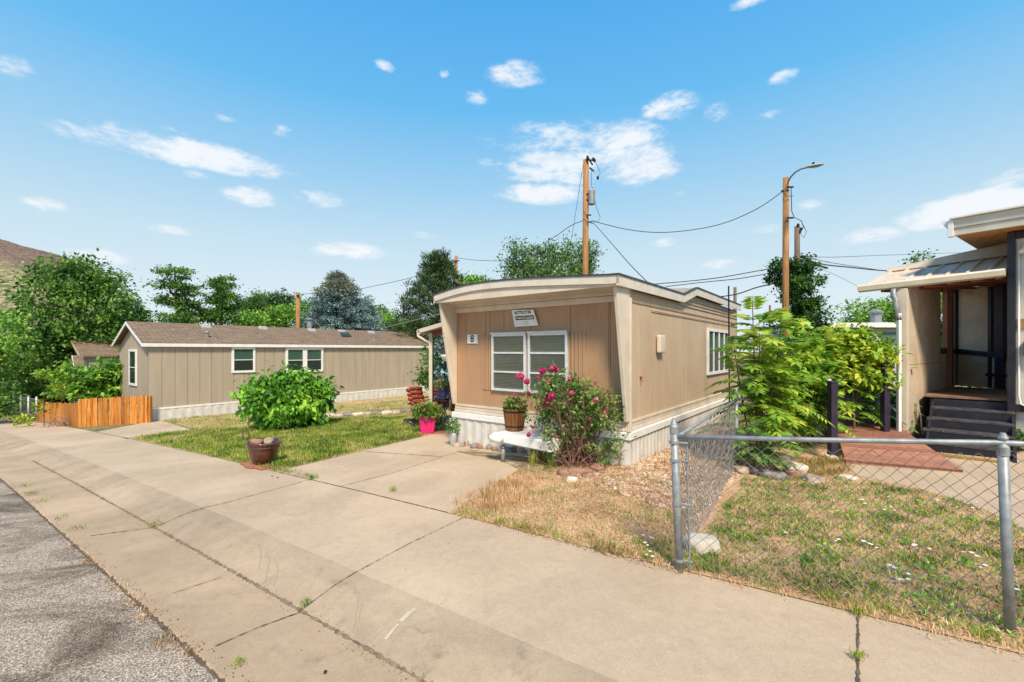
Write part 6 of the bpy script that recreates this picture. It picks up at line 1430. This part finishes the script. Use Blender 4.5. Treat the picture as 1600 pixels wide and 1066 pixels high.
b = gb(1185, 6.2); sapling('sumac_sapling', 'low dark green sumac fronds growing through the rocks', b, [(.0, 0, .55, 0), (.25, .0, .5, .1), (-.1, .1, .65, 0)], M['leaf_mid'], 2, .45, 10, .13, 9)
b = gb(1262, 7.9); sapling('sumac_sapling', 'mid green sumac clump behind the plum post', b, [(-.25, 0, 1.9, -.1), (.1, .1, 2.15, 0), (.35, .2, 1.85, .2), (-.1, -.2, 1.5, 0), (.2, -.1, 1.2, .1), (-.45, .1, 1.6, 0)], M['leaf_light'], 3, .6, 11, .18, 20)
b = gb(1330, 8.2); sapling('sumac_sapling', 'tall light green bush between the plum railing and the porch', b, [(-.4, 0, 1.75, 0), (-.1, .1, 2.0, 0), (.2, .1, 1.95, .1), (.45, .0, 1.85, .1), (.1, -.2, 1.5, 0)], M['leaf_lime'], 4, .45, 9, .16, 16)
b = gb(1378, 8.3); sapling('sumac_sapling', 'dark green drooping fronds against the white downspout', b, [(0, 0, 1.15, 0), (-.15, .1, 1.5, -.1), (.05, -.1, .8, 0), (-.35, 0, 1.2, -.2)], M['leaf_mid'], 5, .62, 13, .14, 10, droop=.6)
b = gb(1235, 7.6); tree('shrub', 'yellow-green leafy bush mass between the sumac sapling and the plum post', b, pl_lobes(b, 7.6, [(1225, 560, 34, 34), (1262, 545, 36, 34), (1215, 610, 34, 34), (1265, 610, 34, 40), (1240, 650, 40, 30), (1195, 580, 24, 26)]), 120, 24, .17, .12, M['leaf_lime'], .02, seed=90, cat='shrub', shell=.1, down=.3, flat=.6, bark='twig')
b = gb(1335, 8.0); tree('shrub', 'bright yellow-green bush in front of the white shed and porch post', b, pl_lobes(b, 8.0, [(1320, 545, 34, 26), (1355, 540, 32, 26), (1300, 570, 28, 34), (1345, 580, 34, 26), (1366, 548, 18, 20), (1364, 585, 18, 20)]), 210, 24, .18, .13, M['leaf_lime'], .02, seed=91, cat='shrub', shell=.1, down=.3, flat=.6, bark='twig')
b = gb(1592, 7.0); tree('weed', 'low dark green weed beside the right-hand wall', b, [(0, 0, .16, .22, .2, .16), (.2, 0, .12, .2, .2, .14)], 26, 20, .1, .09, M['leaf_mid'], .01, seed=77, cat='plant')

# rose bush
b = hit(900, 728); t = thing('rose_bush', 'rose bush with magenta blooms and bare lower stems in front of number 8', 'shrub', tuple(b)); mb = MB(); rnd = random.Random(11); Pl, Dl, Fl = [], [], []
def rp(u, v, dy=0): return P(u, v, b.y + dy)
tips = []
for k in range(95):
    a = rnd.uniform(0, 6.28); p0 = b + Vector((rnd.gauss(0, .16), rnd.gauss(0, .10), 0)); u_ = rnd.gauss(888, 34); v_ = rnd.uniform(590, 690)
    if u_ < 850: v_ = rnd.uniform(582, 640)
    e_ = rp(min(max(u_, 835), 968), v_, rnd.gauss(0, .22)); m_ = lerp(p0, e_, .5) + Vector((rnd.gauss(0, .07), rnd.gauss(0, .06), .08)); mb.tube([p0, m_, e_], [.009, .007, .003], 5); tips.append((p0, m_, e_))
for k in range(150):                                      # dead tangle at the base
    p0 = b + Vector((rnd.gauss(0, .26), rnd.gauss(-.02, .15), rnd.uniform(0, .25))); a = rnd.uniform(0, 6.28); l = rnd.uniform(.12, .38); q_ = p0 + Vector((math.cos(a) * l, math.sin(a) * l * .6, rnd.uniform(-.1, .22))); q_.z = max(q_.z, b.z + .01); mb.tube([p0, lerp(p0, q_, .5) + Vector((0, 0, .04)), q_], [.006, .005, .003], 4)
mb.build('stems', mat('rose_stems', (.30, .17, .12), (.12, .06, .05), 15, .85, 0), t)
cl = [(868, 598, 24, 15), (850, 612, 20, 15), (885, 612, 26, 18), (862, 632, 26, 18), (900, 640, 30, 20), (930, 625, 18, 16), (935, 650, 24, 22), (950, 680, 18, 26), (905, 668, 30, 20), (872, 655, 18, 14), (940, 705, 24, 20), (850, 672, 18, 10), (965, 650, 8, 30), (880, 690, 22, 12), (925, 590 + 16, 7, 12), (910, 600, 10, 8), (955, 615, 6, 14)]
kpx = b.y / F_PX
for (u_, v_, ru, rv) in cl:
    for j in range(int(ru * rv / 26)):
        c = np.array(rp(u_ + rng.normal() * ru * .6, v_ + rng.normal() * rv * .6, rng.normal() * .2)); o = rng.normal(size=(26, 3)) * .055; Pl.append(c + o); Dl.append(o / .055 + np.array([0, -.3, .1]))
D_ = np.concatenate(Dl); D_ /= np.linalg.norm(D_, axis=1)[:, None]; leafmesh('leaves', np.concatenate(Pl), .058, M['leaf_rose'], t, out=D_, jitter=.6, aspect=.6, down=.2)
fl = [(813, 588, 9), (823, 596, 7), (848, 580, 8), (862, 577, 7), (868, 574, 5), (870, 579, 5), (842, 591, 5), (857, 596, 6), (858, 622, 9), (852, 630, 8), (863, 618, 7), (842, 640, 5), (890, 592, 5), (893, 614, 6), (931, 625, 6), (945, 645, 6), (921, 655, 4), (833, 668, 4), (826, 679, 5), (868, 682, 4), (930, 596, 3), (826, 615, 5)]
V = []
for (u_, v_, r_) in fl:
    c = np.array(rp(u_, v_, -.28 + rng.normal() * .06)); r_ *= kpx
    for k in range(26):
        d = rng.normal(size=3); d[1] -= .6; d /= np.linalg.norm(d); w = np.cross(d, rng.normal(size=3)); w /= np.linalg.norm(w); q_ = c + d * r_ * .55; s = r_ * .75; e = np.cross(w, d); V += [q_ - w * s * .5, q_ + e * s * .5, q_ + w * s * .5 + d * s * .2, q_ - e * s * .5]
rawquads('blooms', np.array(V), M['petal_pink'], t)
# thin flowering stems left of the bush reach the hitch cover
mb = MB(); 
for (u_, v_) in ((813, 590), (848, 582), (868, 578), (833, 668), (826, 679)): e_ = rp(u_, v_, -.2); p0 = lerp(b, rp(870, 650), .7); mb.tube([p0, lerp(p0, e_, .55) + Vector((0, 0, .06)), e_], .004, 4)
mb.build('long_stems', M['twig'], t)
b = hit(880, 752); tree('weed', 'broad-leaved green weed on the dirt below the rose bush', b, [(0, 0, .07, .2, .1, .08)], 16, 14, .08, .09, M['leaf_shrub'], .008, seed=78, cat='plant')

# ------------------------------------------------------------ ground cover (stuff)
def XY(l): return [(p[0], p[1]) for p in l]
LP_, RP_ = XY(lawnL), XY(dirtR)
near_lawn = XY([edge_s(200), hit(302, 672), hit(400, 668), hit(520, 655), hit(660, 650), hit(700, 671), hit(655, 684), edge_s(432)])
A = clumps(near_lawn, 1500, 32, .12, rng, 1.5); st_o = blades('lawn_grass', A, .085, .012, M['grass'], rng, .9)
tag(st_o, 'green and yellow grass growing on the front lawn', 'grass', kind='stuff')
A = scatter(LP_, 26000, rng, 1.0); o = blades('dry_grass', A, .07, .010, M['straw'], rng, 1.2); tag(o, 'dry straw coloured grass on the front lawn', 'grass', kind='stuff')
A = clumps(XY([hit(302, 672), hit(240, 655), hit(500, 640), hit(680, 620), hit(660, 650), hit(400, 668)]), 420, 22, .2, rng); o = blades('back_lawn_grass', A, .08, .012, M['grass'], rng, .9); tag(o, 'patchy grass on the lawn in front of the long home', 'grass', kind='stuff')
inner = XY([p1 + Vector((.05, .08, 0)), hit(1165, 745), hit(1200, 750), hit(1330, 748), hit(1440, 766), hit(1545, 801), hit(1640, 850), Vector((*xy(-4.6, 3.62), 0))])
A = clumps(inner, 520, 46, .06, rng, 1.0); o = blades('yard_grass', A, .055, .008, M['grass'], rng, 1.1); tag(o, 'green grass clumps inside the chain link fence', 'grass', kind='stuff')
A = scatter(inner, 17000, rng, .8); o = blades('yard_straw', A, .07, .006, M['straw'], rng, flat=True); tag(o, 'dead straw lying between the grass clumps inside the fence', 'straw', kind='stuff')
A = clumps(inner, 300, 22, .05, rng, .8); C_ = np.stack([A[:, 0], A[:, 1], Gv(A) + .015 + rng.uniform(0, .03, len(A))], 1); o = leafmesh('bindweed_leaves', C_, .03, M['leaf_shrub'], None, up=1.0); tag(o, 'small round weed leaves creeping inside the fence', 'weeds', kind='stuff')
outer = XY([edge_s(702), hit(812, 733), Vector((1.2, 7.3, 0)), hit(985, 722), hit(1052, 700), s2, p1 + Vector((-.05, .1, 0)), p1 + Vector((0, -.1, 0))])
A = scatter(outer, 16000, rng, .8); o = blades('dry_weeds', A, .07, .005, M['straw'], rng, flat=True); tag(o, 'dry straw covering the dirt strip in front of number 8', 'straw', kind='stuff')
A = clumps(outer, 230, 24, .065, rng, .8); o = blades('dirt_grass', A, .06, .006, M['grass'], rng, 1.0); tag(o, 'scattered green weeds on the dirt strip', 'weeds', kind='stuff')
A = clumps(XY([hit(695, 792), hit(770, 755), hit(850, 745), hit(820, 790), hit(760, 805)]), 60, 30, .07, rng); o = blades('tall_dry_grass', A, .12, .006, M['straw'], rng, .7); tag(o, 'taller dry grass along the edge of the driveway', 'grass', kind='stuff')
A = clumps(XY([hit(826, 735), hit(870, 735), hit(865, 715), hit(830, 712)]), 14, 30, .07, rng); o = blades('grass_tuft', A, .28, .008, M['grass'], rng, .5); tag(o, 'tall grass tuft between the hitch cover and the rose bush', 'grass', kind='stuff')
# weeds at edges of the walk and in the joints
def edge_tufts(n0, s0, s1, ncl, m, h, name, lab, off=0., sig=.045):
    c = np.array([xy(rng.uniform(s0, s1), n0 + rng.normal() * .02) for _ in range(ncl)]); A = np.repeat(c, 22, 0) + rng.normal(size=(ncl * 22, 2)) * sig; o = blades(name, A, h, .006, m, rng, 1.0, z0=off); tag(o, lab, 'weeds', kind='stuff')
edge_tufts(3.64, -2.5, 3.3, 120, M['straw'], .04, 'edge_straw', 'dry straw along the back edge of the sidewalk')
edge_tufts(3.68, -2.5, 3.3, 60, M['grass'], .07, 'edge_grass', 'green tufts along the back edge of the sidewalk')
edge_tufts(3.66, 6.2, 11.5, 60, M['grass'], .07, 'lawn_edge_grass', 'grass hanging over the sidewalk edge of the lawn')
edge_tufts(1.07, -1, 6.5, 34, M['straw'], .035, 'gutter_straw', 'dry debris along the road edge', sig=.03)
for k, (u_, v_, n_, s_, h_, lb) in enumerate(((615, 769, 26, .03, .06, 'grass tuft growing from the driveway joint'), (488, 750, 30, .035, .05, 'grass tuft at the sidewalk joint left of the driveway'), (242, 822, 30, .03, .04, 'weed in the gutter joint further down the street'), (478, 948, 26, .018, .035, 'small green weed in the nearest gutter joint'), (1341, 962, 50, .018, .03, 'weed sprouting at the top of the right sidewalk joint'), (1341, 1030, 40, .018, .025, 'weed at the bottom of the right sidewalk joint'), (726, 834, 0, 0, 0, ''),
        (38, 762, 20, .05, .05, 'green weed at the road edge, farthest one'), (52, 774, 24, .05, .05, 'green weed at the road edge, second farthest'), (66, 785, 24, .05, .05, 'green weed at the road edge, third'), (97, 812, 18, .04, .04, 'green weed at the road edge, nearest of the row'), (120, 830, 26, .05, .04, 'wide yellow-green weed at the road edge'), (372, 1040, 24, .02, .03, 'dry green weed at the road edge near the bottom of the picture'), (985, 720, 30, .05, .14, 'green tuft at the skirting corner of number 8'), (1412, 905, 0, 0, 0, ''))):
    if not n_: continue
    c = hit(u_, v_); A = np.array([[c.x, c.y]]) + rng.normal(size=(n_ * 2, 2)) * s_; o = blades('weed_tuft', A, h_ * 1.3, .006, M['grass'], rng, .9, z0=.012); tag(o, lb, 'weed')
# bindweed flowers
def daisies(pts, lab, grp, r0=.016):
    for k, (u_, v_) in enumerate(pts):
        c = hit(u_, v_); c.z += .05; V = []
        r_ = r0 * random.uniform(.8, 1.3)
        for i in range(8):
            a, a2 = 2 * math.pi * i / 8, 2 * math.pi * (i + 1) / 8; e = Vector((math.cos(a) * r_, math.sin(a) * r_, r_ * .45)); f = Vector((math.cos(a2) * r_, math.sin(a2) * r_, r_ * .45)); V += [c, c + e, c + (e + f) * .56, c + f]
        o = rawquads('white_flower', np.array([tuple(x_) for x_ in V]), M['petal_white']); tag(o, lab, 'flower', grp)
daisies([(1228, 842), (1392, 896), (1398, 899), (1420, 909), (1420, 918), (1408, 918), (1583, 925), (1589, 934)], 'white bindweed flower in the grass near the sidewalk edge', 'bindweed flowers near the sidewalk', .020)
daisies([(1256, 756), (1270, 763), (1228, 770), (1229, 842), (1345, 788), (1352, 795), (1348, 789), (1388, 784), (1392, 800), (1398, 806), (1382, 805), (1306, 855), (1310, 853), (1350, 856), (1357, 859), (1362, 861), (1370, 866), (1408, 866), (1427, 863), (1453, 868), (1466, 790), (1476, 796), (1505, 873), (1519, 875), (1527, 880), (1532, 898), (1540, 895), (1526, 792), (1520, 802), (1430, 862)], 'small white bindweed flower out in the middle of the fenced grass', 'bindweed flowers in the fenced yard', .015)
daisies([(1005, 846), (1008, 858), (1012, 862), (1016, 872), (1010, 877), (1018, 850), (1020, 880)], 'small white flower left of the corner fence post', 'white flowers outside the corner post', .014)
A = clumps(XY([hit(985, 850), hit(1000, 838), hit(1050, 850), hit(1060, 880), hit(1010, 880)]), 14, 26, .05, rng); o = blades('post_weeds', A, .07, .006, M['grass'], rng, .9); tag(o, 'green weeds at the foot of the corner fence post', 'weeds', kind='stuff')
A = clumps(XY([hit(1062, 872), hit(1100, 862), hit(1150, 880), hit(1130, 900), hit(1080, 895)]), 26, 26, .05, rng); o = blades('boulder_weeds', A, .07, .006, M['grass'], rng, .9); tag(o, 'weeds around the pale boulder', 'weeds', kind='stuff')

# gravel: small real stones
def gravel(pts, n, r0, name, lab, m=None):
    A = scatter(pts, n, rng, .6); V0, F0 = ico(1); z = Gv(A); V = []; sc = r0 * rng.uniform(.5, 1.5, n); T = V0[F0]              # 20x3x3 triangles
    sv = rng.uniform(.6, 1.3, (n, 1, 1, 3)) * np.array([1, 1, .6]); ang = rng.uniform(0, 6.28, n); c, s = np.cos(ang), np.sin(ang)
    me = bpy.data.meshes.new(name); jit_ = 1 + rng.uniform(-.18, .18, (n, len(V0), 1)); W_ = V0[None] * jit_ * sv[:, 0] * sc[:, None, None]
    X = W_[:, :, 0] * c[:, None] - W_[:, :, 1] * s[:, None]; Y_ = W_[:, :, 0] * s[:, None] + W_[:, :, 1] * c[:, None]
    V = np.stack([X + A[:, 0:1], Y_ + A[:, 1:2], W_[:, :, 2] + z[:, None] + .006 + (sc * .2)[:, None]], 2).reshape(-1, 3)
    Fi = (F0[None] + (np.arange(n) * len(V0))[:, None, None]).reshape(-1)
    me.vertices.add(len(V)); me.vertices.foreach_set('co', V.astype(np.float32).ravel()); me.loops.add(len(Fi)); me.loops.foreach_set('vertex_index', Fi.astype(np.int32)); nf = len(Fi) // 3
    me.polygons.add(nf); me.polygons.foreach_set('loop_start', np.arange(0, nf * 3, 3, dtype=np.int32)); me.polygons.foreach_set('loop_total', np.full(nf, 3, dtype=np.int32)); me.update(calc_edges=True); me.materials.append(m or M['gravel'])
    o = link(name, me); tag(o, lab, 'gravel', kind='stuff')
gz = XY([hit(870, 742), Vector((1.9, 6.75, 0)), Vector((3.4, 8.8, 0)), Vector((4.6, 8.2, 0)), Vector((3.3, 6.3, 0)), hit(1075, 830), hit(1050, 800), hit(960, 770)])
gravel(gz, 5200, .022, 'gravel', 'pinkish tan gravel beside number 8 and the side fence')
gravel(outer, 1100, .012, 'gravel_scatter', 'stray gravel stones on the dirt strip')
gravel(XY([Vector((*xy(-1, 1.0), 0)), Vector((*xy(12, 1.0), 0)), Vector((*xy(12, 1.18), 0)), Vector((*xy(-1, 1.18), 0))]), 1100, .0032, 'road_edge_grit', 'fine grit along the ragged edge of the road', M['joint'])
gravel(XY([Vector((*xy(-1, 1.66), 0)), Vector((*xy(14, 1.66), 0)), Vector((*xy(14, 1.78), 0)), Vector((*xy(-1, 1.78), 0))]), 900, .0024, 'gutter_grit', 'fine dark grit lying in the gutter line', M['joint'])
gravel(inner, 500, .010, 'soil_crumbs', 'small stones between the grass clumps inside the fence')
A = clumps(XY([hit(1200, 738), hit(1300, 712), hit(1340, 730), hit(1320, 745), hit(1250, 750)]), 60, 30, .07, rng); o = blades('border_plants', A, .09, .009, leafmat('orange_green_leaf', [(.10, .16, .02), (.30, .26, .04), (.46, .26, .06), (.5, .34, .1)]), rng, .9); tag(o, 'yellowing ground plants on the rock border', 'ground cover', kind='stuff')
A = scatter(XY([hit(0, 1066), hit(0, 740), edge_s(200), edge_s(700), hit(1300, 1066)]), 50, rng); gr_pts = A
A = clumps(XY([hit(-60, 660), hit(-60, 640), hit(58, 652), hit(40, 660)]), 40, 30, .2, rng); o = blades('fence_weeds', A, .2, .02, M['grass'], rng, .9); tag(o, 'green weeds at the foot of the wire fence', 'weeds', kind='stuff')
A = clumps(XY([hit(170, 600), hit(0, 640), hit(-200, 640), hit(-300, 590)]), 300, 30, .4, rng) if False else None
